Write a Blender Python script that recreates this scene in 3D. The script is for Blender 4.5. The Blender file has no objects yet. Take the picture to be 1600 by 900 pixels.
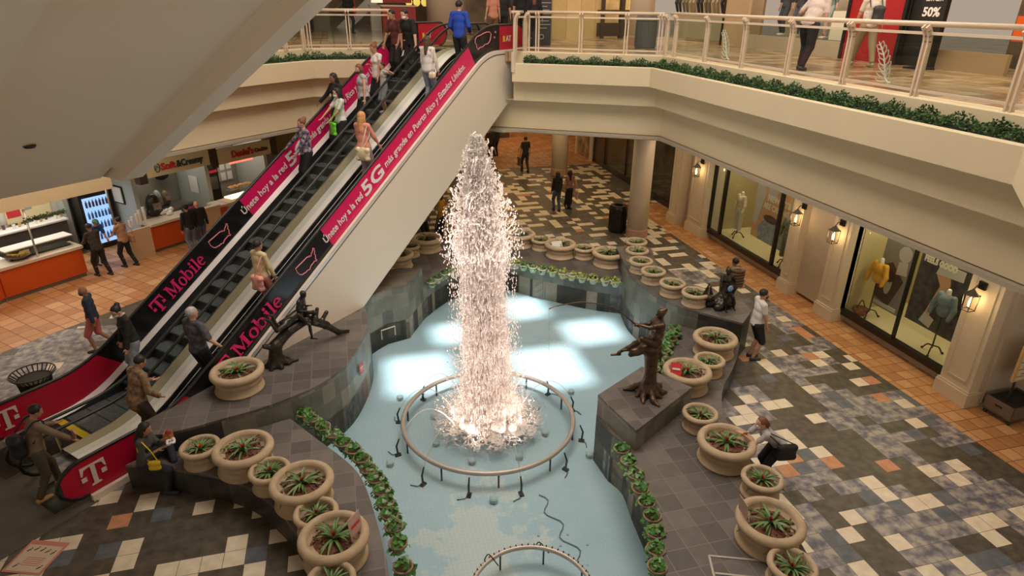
import bpy, bmesh, math, random
import numpy as np
from mathutils import Matrix, Vector, Euler
random.seed(7)
rng = np.random.default_rng(11)
PI = math.pi
SC = bpy.context.scene
COL = SC.collection

# ------------------------------------------------------------------ camera
cam_d = bpy.data.cameras.new('camera')
cam_d.lens = 997.0 / 1600 * 36
cam_d.sensor_width = 36
cam_d.clip_end = 300
cam = bpy.data.objects.new('camera', cam_d)
COL.objects.link(cam)
R2 = Vector((0.967720, -0.251881, 0.008602)); D2 = Vector((-0.095300, -0.397311, -0.912722)); FW = Vector((0.233315, 0.882440, -0.408490))
m = Matrix((R2, -D2, -FW)).transposed().to_4x4()
m.translation = Vector((0, 0, 7.8))
cam.matrix_world = m
SC.camera = cam

# ------------------------------------------------------------------ colour management, world, lights
SC.view_settings.view_transform = 'Standard'
SC.view_settings.look = 'None'
SC.view_settings.gamma = 1
SC.view_settings.use_curve_mapping = False
SC.view_settings.exposure = 0.0
SC.cycles.max_bounces = 7
SC.cycles.transparent_max_bounces = 24
SC.cycles.caustics_reflective = False
SC.cycles.caustics_refractive = False
SC.cycles.sample_clamp_indirect = 6

world = bpy.data.worlds.new('world')
SC.world = world
world.use_nodes = True
bg = world.node_tree.nodes['Background']
bg.inputs[0].default_value = (1.0, 0.80, 0.62, 1)
bg.inputs[1].default_value = 0.42


def light(kind, name, loc, energy, color, size=None, size_y=None, rot=None, angle=None, spot=None, blend=.5):
    d = bpy.data.lights.new(name, kind)
    d.energy = energy
    d.color = color
    if kind == 'AREA':
        d.shape = 'RECTANGLE'
        d.size = size
        d.size_y = size_y or size
    elif kind == 'SUN':
        d.angle = angle
    else:
        d.shadow_soft_size = size or .05
    if kind == 'SPOT':
        d.spot_size = spot
        d.spot_blend = blend
    o = bpy.data.objects.new(name, d)
    COL.objects.link(o)
    o.location = loc
    if rot:
        o.rotation_euler = rot
    return o


WARM = (1.0, .78, .55)
NEUT = (1.0, .90, .80)
# lights of the atrium ceiling (top floor ceiling coves) and skylight daylight
light('AREA', 'ceiling_light_atrium', (3.0, 11, 15.4), 1700, (1.0, .89, .76), 11, 9)
light('AREA', 'ceiling_light_back', (4, 24, 10.6), 520, WARM, 20, 5)
light('AREA', 'ceiling_light_right_gallery', (12.0, 10, 9.9), 330, WARM, 4, 14)
# sun through the skylight openings
SUN_DIR = Vector((0.10, 0.22, -1)).normalized()
sun = light('SUN', 'sun', (0, 0, 30), 8.0, (1.0, .97, .92), angle=math.radians(2.3))
sun.rotation_euler = SUN_DIR.to_track_quat('-Z', 'Y').to_euler()
# ground floor lighting under the galleries
E_ = lambda s, w, z: (-4.67 + .7071 * (s - w), 10.04 + .7071 * (s + w), z)
light('AREA', 'ceiling_light_food_court', (-8.2, 18.2, 4.1), 130, WARM, 2.0, 9, rot=(0, 0, math.radians(-45)))
light('AREA', 'stall_light', E_(4.2, 11.6, 3.05), 70, (1, .93, .80), 1.2, 3.5, rot=(0, 0, math.radians(-45)))
light('AREA', 'stall_light', E_(9.0, 11.4, 3.05), 22, (1, .90, .74), 1.0, 2.0, rot=(0, 0, math.radians(-45)))
light('AREA', 'stall_light', E_(11.6, 11.4, 3.05), 28, (1, .88, .70), 1.0, 2.0, rot=(0, 0, math.radians(-45)))
light('AREA', 'ceiling_light_hall', (8.5, 26, 3.95), 200, (1, .68, .33), 7, 9)
light('AREA', 'ceiling_light_hall_far', (9, 39, 3.95), 240, (1, .60, .28), 9, 8)
light('AREA', 'ceiling_light_shop_front', (11.0, 12, 4.05), 130, (1, .76, .5), .9, 16)

# ------------------------------------------------------------------ materials
MATS = {}


def mat(name, col, rough=.6, metal=0.0, noise=None, nscale=8.0, emis=None, estr=0.0, alpha=None, bump=0.0,
        bscale=40.0, spec=None, coat=0.0, trans=0.0):
    """Principled material; noise=(second colour, amount) blends a procedural mottling."""
    if name in MATS:
        return MATS[name]
    mt = bpy.data.materials.new(name)
    mt.use_nodes = True
    nt = mt.node_tree
    b = nt.nodes['Principled BSDF']
    b.inputs['Base Color'].default_value = (*col, 1)
    b.inputs['Roughness'].default_value = rough
    b.inputs['Metallic'].default_value = metal
    if spec is not None:
        b.inputs['Specular IOR Level'].default_value = spec
    if coat:
        b.inputs['Coat Weight'].default_value = coat
    if trans:
        b.inputs['Transmission Weight'].default_value = trans
    if emis:
        b.inputs['Emission Color'].default_value = (*emis, 1)
        b.inputs['Emission Strength'].default_value = estr
    tc = nt.nodes.new('ShaderNodeTexCoord')
    if noise:
        n = nt.nodes.new('ShaderNodeTexNoise')
        n.inputs['Scale'].default_value = nscale
        n.inputs['Detail'].default_value = 4
        nt.links.new(tc.outputs['Object'], n.inputs['Vector'])
        r = nt.nodes.new('ShaderNodeValToRGB')
        r.color_ramp.elements[0].position = .38
        r.color_ramp.elements[1].position = .64
        r.color_ramp.elements[0].color = (*col, 1)
        c2, a = noise
        r.color_ramp.elements[1].color = (*[col[i] * (1 - a) + c2[i] * a for i in range(3)], 1)
        nt.links.new(n.outputs['Fac'], r.inputs['Fac'])
        nt.links.new(r.outputs['Color'], b.inputs['Base Color'])
    if bump:
        n2 = nt.nodes.new('ShaderNodeTexNoise')
        n2.inputs['Scale'].default_value = bscale
        n2.inputs['Detail'].default_value = 5
        nt.links.new(tc.outputs['Object'], n2.inputs['Vector'])
        bp = nt.nodes.new('ShaderNodeBump')
        bp.inputs['Strength'].default_value = bump
        bp.inputs['Distance'].default_value = .02
        nt.links.new(n2.outputs['Fac'], bp.inputs['Height'])
        nt.links.new(bp.outputs['Normal'], b.inputs['Normal'])
    MATS[name] = mt
    return mt


def N(nt, kind, **kw):
    n = nt.nodes.new(kind)
    for k, v in kw.items():
        if k.startswith('i_'):
            n.inputs[int(k[2:])].default_value = v
        else:
            setattr(n, k, v)
    return n


def math_node(nt, op, a, b=None):
    n = nt.nodes.new('ShaderNodeMath')
    n.operation = op
    for i, v in enumerate((a, b)):
        if v is None:
            continue
        if isinstance(v, (int, float)):
            n.inputs[i].default_value = v
        else:
            nt.links.new(v, n.inputs[i])
    return n.outputs[0]


def ramp_node(nt, fac, stops, const=False):
    r = nt.nodes.new('ShaderNodeValToRGB')
    cr = r.color_ramp
    cr.interpolation = 'CONSTANT' if const else 'LINEAR'
    while len(cr.elements) < len(stops):
        cr.elements.new(.5)
    for e, (p, c) in zip(cr.elements, stops):
        e.position = p
        e.color = (*c, 1) if len(c) == 3 else c
    nt.links.new(fac, r.inputs['Fac'])
    return r.outputs['Color']


def mix_rgb(nt, fac, a, b, blend='MIX'):
    n = nt.nodes.new('ShaderNodeMix')
    n.data_type = 'RGBA'
    n.blend_type = blend
    for s, v in ((0, fac), (6, a), (7, b)):
        if isinstance(v, (int, float)):
            n.inputs[s].default_value = v
        elif isinstance(v, tuple):
            n.inputs[s].default_value = (*v, 1) if len(v) == 3 else v
        else:
            nt.links.new(v, n.inputs[s])
    return n.outputs[2]


def floor_tile_material():
    """Square tiles 0.318 m: olive-brown, mottled grey, cream, blue-grey and terracotta, picked tile by tile."""
    mt = bpy.data.materials.new('patchwork_floor_tiles')
    mt.use_nodes = True
    nt = mt.node_tree
    b = nt.nodes['Principled BSDF']
    tc = nt.nodes.new('ShaderNodeTexCoord')
    sep = nt.nodes.new('ShaderNodeSeparateXYZ')
    nt.links.new(tc.outputs['Object'], sep.inputs[0])
    T = .318
    u = math_node(nt, 'DIVIDE', math_node(nt, 'SUBTRACT', sep.outputs[0], .158), T)
    v = math_node(nt, 'DIVIDE', math_node(nt, 'SUBTRACT', sep.outputs[1], .25), T)
    iu, iv = math_node(nt, 'FLOOR', u), math_node(nt, 'FLOOR', v)
    fu, fv = math_node(nt, 'FRACT', u), math_node(nt, 'FRACT', v)
    comb = nt.nodes.new('ShaderNodeCombineXYZ')
    nt.links.new(iu, comb.inputs[0])
    nt.links.new(iv, comb.inputs[1])
    wn = nt.nodes.new('ShaderNodeTexWhiteNoise')
    wn.noise_dimensions = '2D'
    nt.links.new(comb.outputs[0], wn.inputs['Vector'])
    rnd = wn.outputs['Value']
    # zone noise: runs of dark tile against runs of mottled tile, whole tiles at a time
    zn = nt.nodes.new('ShaderNodeTexNoise')
    zn.inputs['Scale'].default_value = .21
    zn.inputs['Detail'].default_value = 1.5
    nt.links.new(comb.outputs[0], zn.inputs['Vector'])
    zone = zn.outputs['Fac']
    # mottled stone colour inside a tile
    mn = nt.nodes.new('ShaderNodeTexNoise')
    mn.inputs['Scale'].default_value = 5.5
    mn.inputs['Detail'].default_value = 6
    nt.links.new(tc.outputs['Object'], mn.inputs['Vector'])
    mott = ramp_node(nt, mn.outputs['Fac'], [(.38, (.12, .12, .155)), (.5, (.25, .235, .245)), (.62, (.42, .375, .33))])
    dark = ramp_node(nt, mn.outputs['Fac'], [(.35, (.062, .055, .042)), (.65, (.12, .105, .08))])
    blue = ramp_node(nt, mn.outputs['Fac'], [(.35, (.095, .11, .135)), (.65, (.15, .165, .19))])
    cream = ramp_node(nt, mn.outputs['Fac'], [(.35, (.70, .60, .45)), (.65, (.80, .71, .56))])
    terra = ramp_node(nt, mn.outputs['Fac'], [(.35, (.50, .22, .11)), (.65, (.60, .29, .16))])
    # far hall (y large) has many more cream tiles; left part is nearly all mottled
    far = math_node(nt, 'GREATER_THAN', sep.outputs[1], 17.0)
    left = math_node(nt, 'LESS_THAN', math_node(nt, 'ADD', sep.outputs[0], math_node(nt, 'MULTIPLY', sep.outputs[1], -.55)), -10.6)
    isdark = math_node(nt, 'GREATER_THAN', math_node(nt, 'ADD', zone, math_node(nt, 'MULTIPLY', far, .12)), .50)
    isdark = math_node(nt, 'MULTIPLY', isdark, math_node(nt, 'SUBTRACT', 1.0, left))
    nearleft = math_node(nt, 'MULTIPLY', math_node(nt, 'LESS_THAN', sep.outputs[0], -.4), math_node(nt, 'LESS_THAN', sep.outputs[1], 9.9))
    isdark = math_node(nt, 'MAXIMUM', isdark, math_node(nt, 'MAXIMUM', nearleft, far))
    base = mix_rgb(nt, isdark, mott, dark)
    cr_thr = math_node(nt, 'SUBTRACT', math_node(nt, 'ADD', math_node(nt, 'ADD', .155, math_node(nt, 'MULTIPLY', nearleft, .08)), math_node(nt, 'MULTIPLY', far, .16)), math_node(nt, 'MULTIPLY', left, .115))
    c = mix_rgb(nt, math_node(nt, 'LESS_THAN', rnd, cr_thr), base, cream)
    bl = math_node(nt, 'MULTIPLY', math_node(nt, 'GREATER_THAN', rnd, .91), math_node(nt, 'SUBTRACT', 1.0, left))
    c = mix_rgb(nt, bl, c, blue)
    te = math_node(nt, 'MULTIPLY', math_node(nt, 'GREATER_THAN', rnd, .975), math_node(nt, 'SUBTRACT', 1.0, left))
    c = mix_rgb(nt, te, c, terra)
    # swap a few single tiles between dark and mottled
    wn2 = nt.nodes.new('ShaderNodeTexWhiteNoise')
    wn2.noise_dimensions = '3D'
    nt.links.new(comb.outputs[0], wn2.inputs['Vector'])
    sw = math_node(nt, 'MULTIPLY', math_node(nt, 'LESS_THAN', wn2.outputs['Value'], .10), math_node(nt, 'GREATER_THAN', rnd, .4))
    c = mix_rgb(nt, math_node(nt, 'MULTIPLY', sw, math_node(nt, 'LESS_THAN', rnd, .9)), c, dark)
    g = math_node(nt, 'MINIMUM', math_node(nt, 'MINIMUM', fu, math_node(nt, 'SUBTRACT', 1.0, fu)),
                  math_node(nt, 'MINIMUM', fv, math_node(nt, 'SUBTRACT', 1.0, fv)))
    gm = math_node(nt, 'LESS_THAN', g, .012)
    c = mix_rgb(nt, gm, c, (.10, .085, .07))
    nt.links.new(c, b.inputs['Base Color'])
    b.inputs['Roughness'].default_value = .38
    return mt


def grid_tile_material(name, T, stops, mortar=(.2, .13, .08), rot=0.0, rough=.45, mw=.03, off=(0, 0), uv=False, T2=None, brick=False, nscale=7.0):
    """Square tiles of size T; each tile picks a colour along stops; optional UV coordinates and running bond."""
    mt = bpy.data.materials.new(name)
    mt.use_nodes = True
    nt = mt.node_tree
    b = nt.nodes['Principled BSDF']
    tc = nt.nodes.new('ShaderNodeTexCoord')
    src = tc.outputs['UV'] if uv else tc.outputs['Object']
    mp = nt.nodes.new('ShaderNodeMapping')
    mp.inputs['Rotation'].default_value = (0, 0, rot)
    mp.inputs['Location'].default_value = (off[0], off[1], 0)
    nt.links.new(src, mp.inputs['Vector'])
    sep = nt.nodes.new('ShaderNodeSeparateXYZ')
    nt.links.new(mp.outputs[0], sep.inputs[0])
    v = math_node(nt, 'DIVIDE', sep.outputs[1], T2 or T)
    iv = math_node(nt, 'FLOOR', v)
    u = math_node(nt, 'DIVIDE', sep.outputs[0], T)
    if brick:
        u = math_node(nt, 'ADD', u, math_node(nt, 'MULTIPLY', iv, .5))
    iu = math_node(nt, 'FLOOR', u)
    fu, fv = math_node(nt, 'FRACT', u), math_node(nt, 'FRACT', v)
    comb = nt.nodes.new('ShaderNodeCombineXYZ')
    nt.links.new(iu, comb.inputs[0])
    nt.links.new(iv, comb.inputs[1])
    wn = nt.nodes.new('ShaderNodeTexWhiteNoise')
    wn.noise_dimensions = '2D'
    nt.links.new(comb.outputs[0], wn.inputs['Vector'])
    mn = nt.nodes.new('ShaderNodeTexNoise')
    mn.inputs['Scale'].default_value = nscale
    mn.inputs['Detail'].default_value = 5
    nt.links.new(tc.outputs['Object'], mn.inputs['Vector'])
    val = math_node(nt, 'ADD', math_node(nt, 'MULTIPLY', wn.outputs['Value'], .6), math_node(nt, 'MULTIPLY', mn.outputs['Fac'], .55))
    c = ramp_node(nt, val, stops)
    g = math_node(nt, 'MINIMUM', math_node(nt, 'MINIMUM', fu, math_node(nt, 'SUBTRACT', 1.0, fu)),
                  math_node(nt, 'MINIMUM', fv, math_node(nt, 'SUBTRACT', 1.0, fv)))
    gm = math_node(nt, 'LESS_THAN', g, mw)
    c = mix_rgb(nt, gm, c, mortar)
    nt.links.new(c, b.inputs['Base Color'])
    b.inputs['Roughness'].default_value = rough
    bp = nt.nodes.new('ShaderNodeBump')
    bp.inputs['Strength'].default_value = .4
    bp.inputs['Distance'].default_value = .01
    nt.links.new(mn.outputs['Fac'], bp.inputs['Height'])
    nt.links.new(bp.outputs['Normal'], b.inputs['Normal'])
    return mt


M_FLOOR = floor_tile_material()
M_TERRA = grid_tile_material('terracotta_floor_tiles', .318, [(.2, (.42, .19, .075)), (.55, (.54, .27, .11)), (.9, (.66, .38, .19))], mortar=(.22, .10, .045), off=(-.158, -.25))
M_TERRA45 = grid_tile_material('terracotta_floor_tiles_angled', .4, [(.2, (.42, .19, .075)), (.55, (.54, .27, .11)), (.9, (.66, .38, .19))], mortar=(.22, .10, .045), rot=math.radians(-45))
M_UPFLOOR = grid_tile_material('upper_floor_tiles', .45, [(.2, (.16, .11, .07)), (.5, (.36, .23, .13)), (.9, (.55, .40, .26))], mortar=(.15, .1, .06), rough=.25)
M_SLATE_TOP = grid_tile_material('slate_paving', .36, [(.2, (.085, .076, .072)), (.55, (.115, .102, .095)), (.9, (.165, .147, .135))], mortar=(.19, .17, .15), mw=.018, nscale=5)
M_SLATE_TOPB = grid_tile_material('slate_paving_brown', .42, [(.2, (.07, .055, .042)), (.55, (.125, .10, .078)), (.9, (.20, .165, .13))], mortar=(.16, .135, .11), mw=.018, nscale=5)
M_SLATE_WALL = grid_tile_material('green_grey_slate_cladding', .34, [(.15, (.085, .088, .075)), (.5, (.15, .15, .122)), (.9, (.25, .245, .19))], mortar=(.21, .20, .165), uv=True, T2=.42, brick=True, mw=.012, nscale=4)
M_SLATE_DARK = grid_tile_material('black_slate_cladding', .42, [(.15, (.022, .022, .022)), (.5, (.035, .034, .033)), (.9, (.06, .058, .055))], mortar=(.06, .058, .055), uv=True, T2=.42, brick=False, mw=.010, rough=.35)
M_POOLTILE = None


def pool_floor_material():
    mt = bpy.data.materials.new('pale_blue_pool_mosaic')
    mt.use_nodes = True
    nt = mt.node_tree
    b = nt.nodes['Principled BSDF']
    tc = nt.nodes.new('ShaderNodeTexCoord')
    sep = nt.nodes.new('ShaderNodeSeparateXYZ')
    nt.links.new(tc.outputs['Object'], sep.inputs[0])
    fu = math_node(nt, 'FRACT', math_node(nt, 'DIVIDE', sep.outputs[0], .075))
    fv = math_node(nt, 'FRACT', math_node(nt, 'DIVIDE', sep.outputs[1], .075))
    g = math_node(nt, 'MINIMUM', fu, fv)
    gm = math_node(nt, 'MULTIPLY', math_node(nt, 'LESS_THAN', g, .10), .35)
    n1 = nt.nodes.new('ShaderNodeTexNoise')
    n1.inputs['Scale'].default_value = .9
    n1.inputs['Detail'].default_value = 3
    nt.links.new(tc.outputs['Object'], n1.inputs['Vector'])
    base = ramp_node(nt, n1.outputs['Fac'], [(.35, (.50, .65, .73)), (.65, (.58, .70, .77))])
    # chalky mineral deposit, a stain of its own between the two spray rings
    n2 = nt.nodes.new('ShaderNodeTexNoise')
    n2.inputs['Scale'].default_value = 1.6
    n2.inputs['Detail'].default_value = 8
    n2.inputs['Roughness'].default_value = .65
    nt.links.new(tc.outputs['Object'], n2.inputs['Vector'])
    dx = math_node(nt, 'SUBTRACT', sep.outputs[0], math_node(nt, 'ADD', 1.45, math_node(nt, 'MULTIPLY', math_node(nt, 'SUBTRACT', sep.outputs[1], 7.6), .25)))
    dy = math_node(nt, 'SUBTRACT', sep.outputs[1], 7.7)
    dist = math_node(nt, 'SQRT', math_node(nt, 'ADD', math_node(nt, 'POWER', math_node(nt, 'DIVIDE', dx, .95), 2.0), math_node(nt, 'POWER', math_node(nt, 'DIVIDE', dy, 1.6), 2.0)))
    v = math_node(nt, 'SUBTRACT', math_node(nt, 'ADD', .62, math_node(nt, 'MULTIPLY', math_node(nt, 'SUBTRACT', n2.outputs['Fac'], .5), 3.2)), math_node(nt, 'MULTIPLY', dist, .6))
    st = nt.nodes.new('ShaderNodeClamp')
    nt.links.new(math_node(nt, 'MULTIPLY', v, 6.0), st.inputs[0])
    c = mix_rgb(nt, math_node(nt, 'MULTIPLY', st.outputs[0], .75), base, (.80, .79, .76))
    c = mix_rgb(nt, gm, c, (.40, .50, .53))
    nt.links.new(c, b.inputs['Base Color'])
    b.inputs['Roughness'].default_value = .5
    return mt


M_POOLTILE = pool_floor_material()


def water_material():
    mt = bpy.data.materials.new('pool_water')
    mt.use_nodes = True
    nt = mt.node_tree
    nt.nodes.clear()
    out = nt.nodes.new('ShaderNodeOutputMaterial')
    tr = nt.nodes.new('ShaderNodeBsdfTransparent')
    tr.inputs[0].default_value = (.89, .965, .985, 1)
    gl = nt.nodes.new('ShaderNodeBsdfGlossy')
    gl.inputs['Roughness'].default_value = .04
    fr = nt.nodes.new('ShaderNodeFresnel')
    fr.inputs[0].default_value = 1.33
    mx = nt.nodes.new('ShaderNodeMixShader')
    tc = nt.nodes.new('ShaderNodeTexCoord')
    no = nt.nodes.new('ShaderNodeTexNoise')
    no.inputs['Scale'].default_value = 3.5
    no.inputs['Detail'].default_value = 5
    nt.links.new(tc.outputs['Object'], no.inputs['Vector'])
    bp = nt.nodes.new('ShaderNodeBump')
    bp.inputs['Strength'].default_value = .35
    bp.inputs['Distance'].default_value = .06
    nt.links.new(no.outputs['Fac'], bp.inputs['Height'])
    nt.links.new(bp.outputs['Normal'], gl.inputs['Normal'])
    nt.links.new(bp.outputs['Normal'], fr.inputs['Normal'])
    nt.links.new(fr.outputs[0], mx.inputs[0])
    nt.links.new(tr.outputs[0], mx.inputs[1])
    nt.links.new(gl.outputs[0], mx.inputs[2])
    nt.links.new(mx.outputs[0], out.inputs[0])
    return mt


def glass_material(name, tint=(.93, .96, .95), rough=.02, ior=1.35):
    mt = bpy.data.materials.new(name)
    mt.use_nodes = True
    nt = mt.node_tree
    nt.nodes.clear()
    out = nt.nodes.new('ShaderNodeOutputMaterial')
    tr = nt.nodes.new('ShaderNodeBsdfTransparent')
    tr.inputs[0].default_value = (*tint, 1)
    gl = nt.nodes.new('ShaderNodeBsdfGlossy')
    gl.inputs['Roughness'].default_value = rough
    fr = nt.nodes.new('ShaderNodeFresnel')
    fr.inputs[0].default_value = ior
    mx = nt.nodes.new('ShaderNodeMixShader')
    ge = nt.nodes.new('ShaderNodeNewGeometry')
    front = math_node(nt, 'SUBTRACT', 1.0, ge.outputs['Backfacing'])
    nt.links.new(math_node(nt, 'MULTIPLY', fr.outputs[0], front), mx.inputs[0])
    nt.links.new(tr.outputs[0], mx.inputs[1])
    nt.links.new(gl.outputs[0], mx.inputs[2])
    nt.links.new(mx.outputs[0], out.inputs[0])
    return mt


def spray_material(name, tr_col, amount, body=(.95, .9, .87)):
    """Broken white water: bright diffuse and translucent drops with a little shine."""
    mt = bpy.data.materials.new(name)
    mt.use_nodes = True
    nt = mt.node_tree
    nt.nodes.clear()
    out = nt.nodes.new('ShaderNodeOutputMaterial')
    di = nt.nodes.new('ShaderNodeBsdfDiffuse')
    di.inputs[0].default_value = (*body, 1)
    tl = nt.nodes.new('ShaderNodeBsdfTranslucent')
    tl.inputs[0].default_value = (*body, 1)
    m1 = nt.nodes.new('ShaderNodeMixShader')
    m1.inputs[0].default_value = .5
    nt.links.new(di.outputs[0], m1.inputs[1])
    nt.links.new(tl.outputs[0], m1.inputs[2])
    gl = nt.nodes.new('ShaderNodeBsdfGlossy')
    gl.inputs['Roughness'].default_value = .15
    m2 = nt.nodes.new('ShaderNodeMixShader')
    m2.inputs[0].default_value = .12
    nt.links.new(m1.outputs[0], m2.inputs[1])
    nt.links.new(gl.outputs[0], m2.inputs[2])
    tr = nt.nodes.new('ShaderNodeBsdfTransparent')
    tr.inputs[0].default_value = (*tr_col, 1)
    m3 = nt.nodes.new('ShaderNodeMixShader')
    m3.inputs[0].default_value = amount
    nt.links.new(m2.outputs[0], m3.inputs[1])
    nt.links.new(tr.outputs[0], m3.inputs[2])
    nt.links.new(m3.outputs[0], out.inputs[0])
    return mt


M_WATER = water_material()
M_GLASS = glass_material('clear_glass')
M_RAILGLASS = glass_material('railing_glass', (.86, .90, .86))
M_DROPS = spray_material('white_water_drops', (1, 1, 1), .22)
M_FOAM = spray_material('foam', (1, 1, 1), .35)
M_THIN = spray_material('thin_water_stream', (1, 1, 1), .45)

WALLC = (.73, .62, .42)
M_WALL = mat('cream_painted_plaster', WALLC, .65, noise=((.69, .58, .40), .5), nscale=1.5)
M_CREAM = mat('pale_cladding', (.80, .71, .60), .5)
M_TRUSS = mat('grey_beige_plaster', (.86, .76, .62), .6)
M_TRUSS2 = mat('light_beige_trim', (.84, .77, .66), .55)
M_RAIL = mat('beige_powder_coated_rail', (.74, .60, .46), .35)
M_STONE = mat('cast_stone_pot', (.51, .39, .26), .75, noise=((.41, .31, .20), .6), nscale=6, bump=.3, bscale=60)
M_STONE2 = mat('cast_stone_pot_pale', (.62, .48, .32), .75, noise=((.50, .37, .24), .6), nscale=6, bump=.3, bscale=60)
M_MULCH = mat('bark_mulch', (.24, .095, .06), .9, noise=((.07, .03, .02), .9), nscale=16)
M_LEAF = mat('bromeliad_leaf', (.10, .20, .06), .4, noise=((.22, .34, .13), .8), nscale=6)
M_LEAF2 = mat('pothos_leaf', (.04, .16, .035), .35, noise=((.14, .33, .07), .8), nscale=9)
M_LEAF3 = mat('yellow_green_pothos_leaf', (.20, .36, .05), .35, noise=((.52, .62, .12), .9), nscale=8)
M_HEDGE = mat('clipped_hedge_leaf', (.035, .09, .03), .6, noise=((.10, .19, .06), .8), nscale=5)
M_RED = mat('red_bromeliad_flower', (.45, .04, .035), .5)
M_ORANGEF = mat('orange_bromeliad_flower', (.75, .17, .05), .5)
M_BRONZE = mat('dark_bronze', (.075, .05, .035), .36, .75, noise=((.16, .10, .06), .7), nscale=9, bump=.35, bscale=25)
M_BRONZE2 = mat('black_bronze', (.04, .037, .035), .34, .75, noise=((.09, .075, .06), .7), nscale=9, bump=.35, bscale=25)
M_STEEL = mat('brushed_steel', (.62, .60, .57), .28, 1.0)
M_WHITEDECK = mat('polished_deck', (.86, .82, .82), .35, .4)
M_BRASS = mat('bronze_tinted_skirt', (.44, .38, .27), .38, .5)
M_STEP = mat('ribbed_step_metal', (.17, .19, .20), .45, .6, noise=((.28, .31, .33), .6), nscale=18)
M_RISER = mat('dark_step_riser', (.035, .037, .04), .5, .5)
M_BLACK = mat('black_rubber', (.012, .012, .013), .35)
M_BLACKP = mat('black_panel', (.014, .012, .014), .18)
M_PINK = mat('magenta_panel', (.72, .012, .125), .30)
M_PINK2 = mat('magenta_lettering', (.83, .03, .20), .4)
M_REDP = mat('crimson_panel', (.50, .006, .035), .4)
M_TLET = mat('cream_lettering', (.78, .66, .56), .5)
M_WLET = mat('white_lettering', (.85, .80, .78), .5)
M_PIPE = mat('pale_pipe', (.52, .47, .42), .35, .3)
M_DARKM = mat('dark_metal', (.05, .055, .055), .4, .6)
M_YEL = mat('yellow_safety_paint', (.85, .58, .02), .5)
M_ORANGE = mat('orange_laminate', (.64, .10, .012), .45)
M_LAM = mat('cream_laminate', (.66, .50, .33), .45)
M_COUNTER = mat('pale_counter_top', (.70, .62, .54), .3)
M_DKBROWN = mat('dark_brown_trim', (.05, .028, .018), .5)
M_WFRAME = mat('black_window_frame', (.012, .011, .010), .35)
M_PLANK = mat('painted_shopfront_wood', (.66, .585, .45), .55, noise=((.60, .53, .40), .6), nscale=5)
M_WHITE = mat('white_plastic', (.82, .80, .78), .45)
M_DARK = mat('near_black', (.015, .013, .012), .6)

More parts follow.
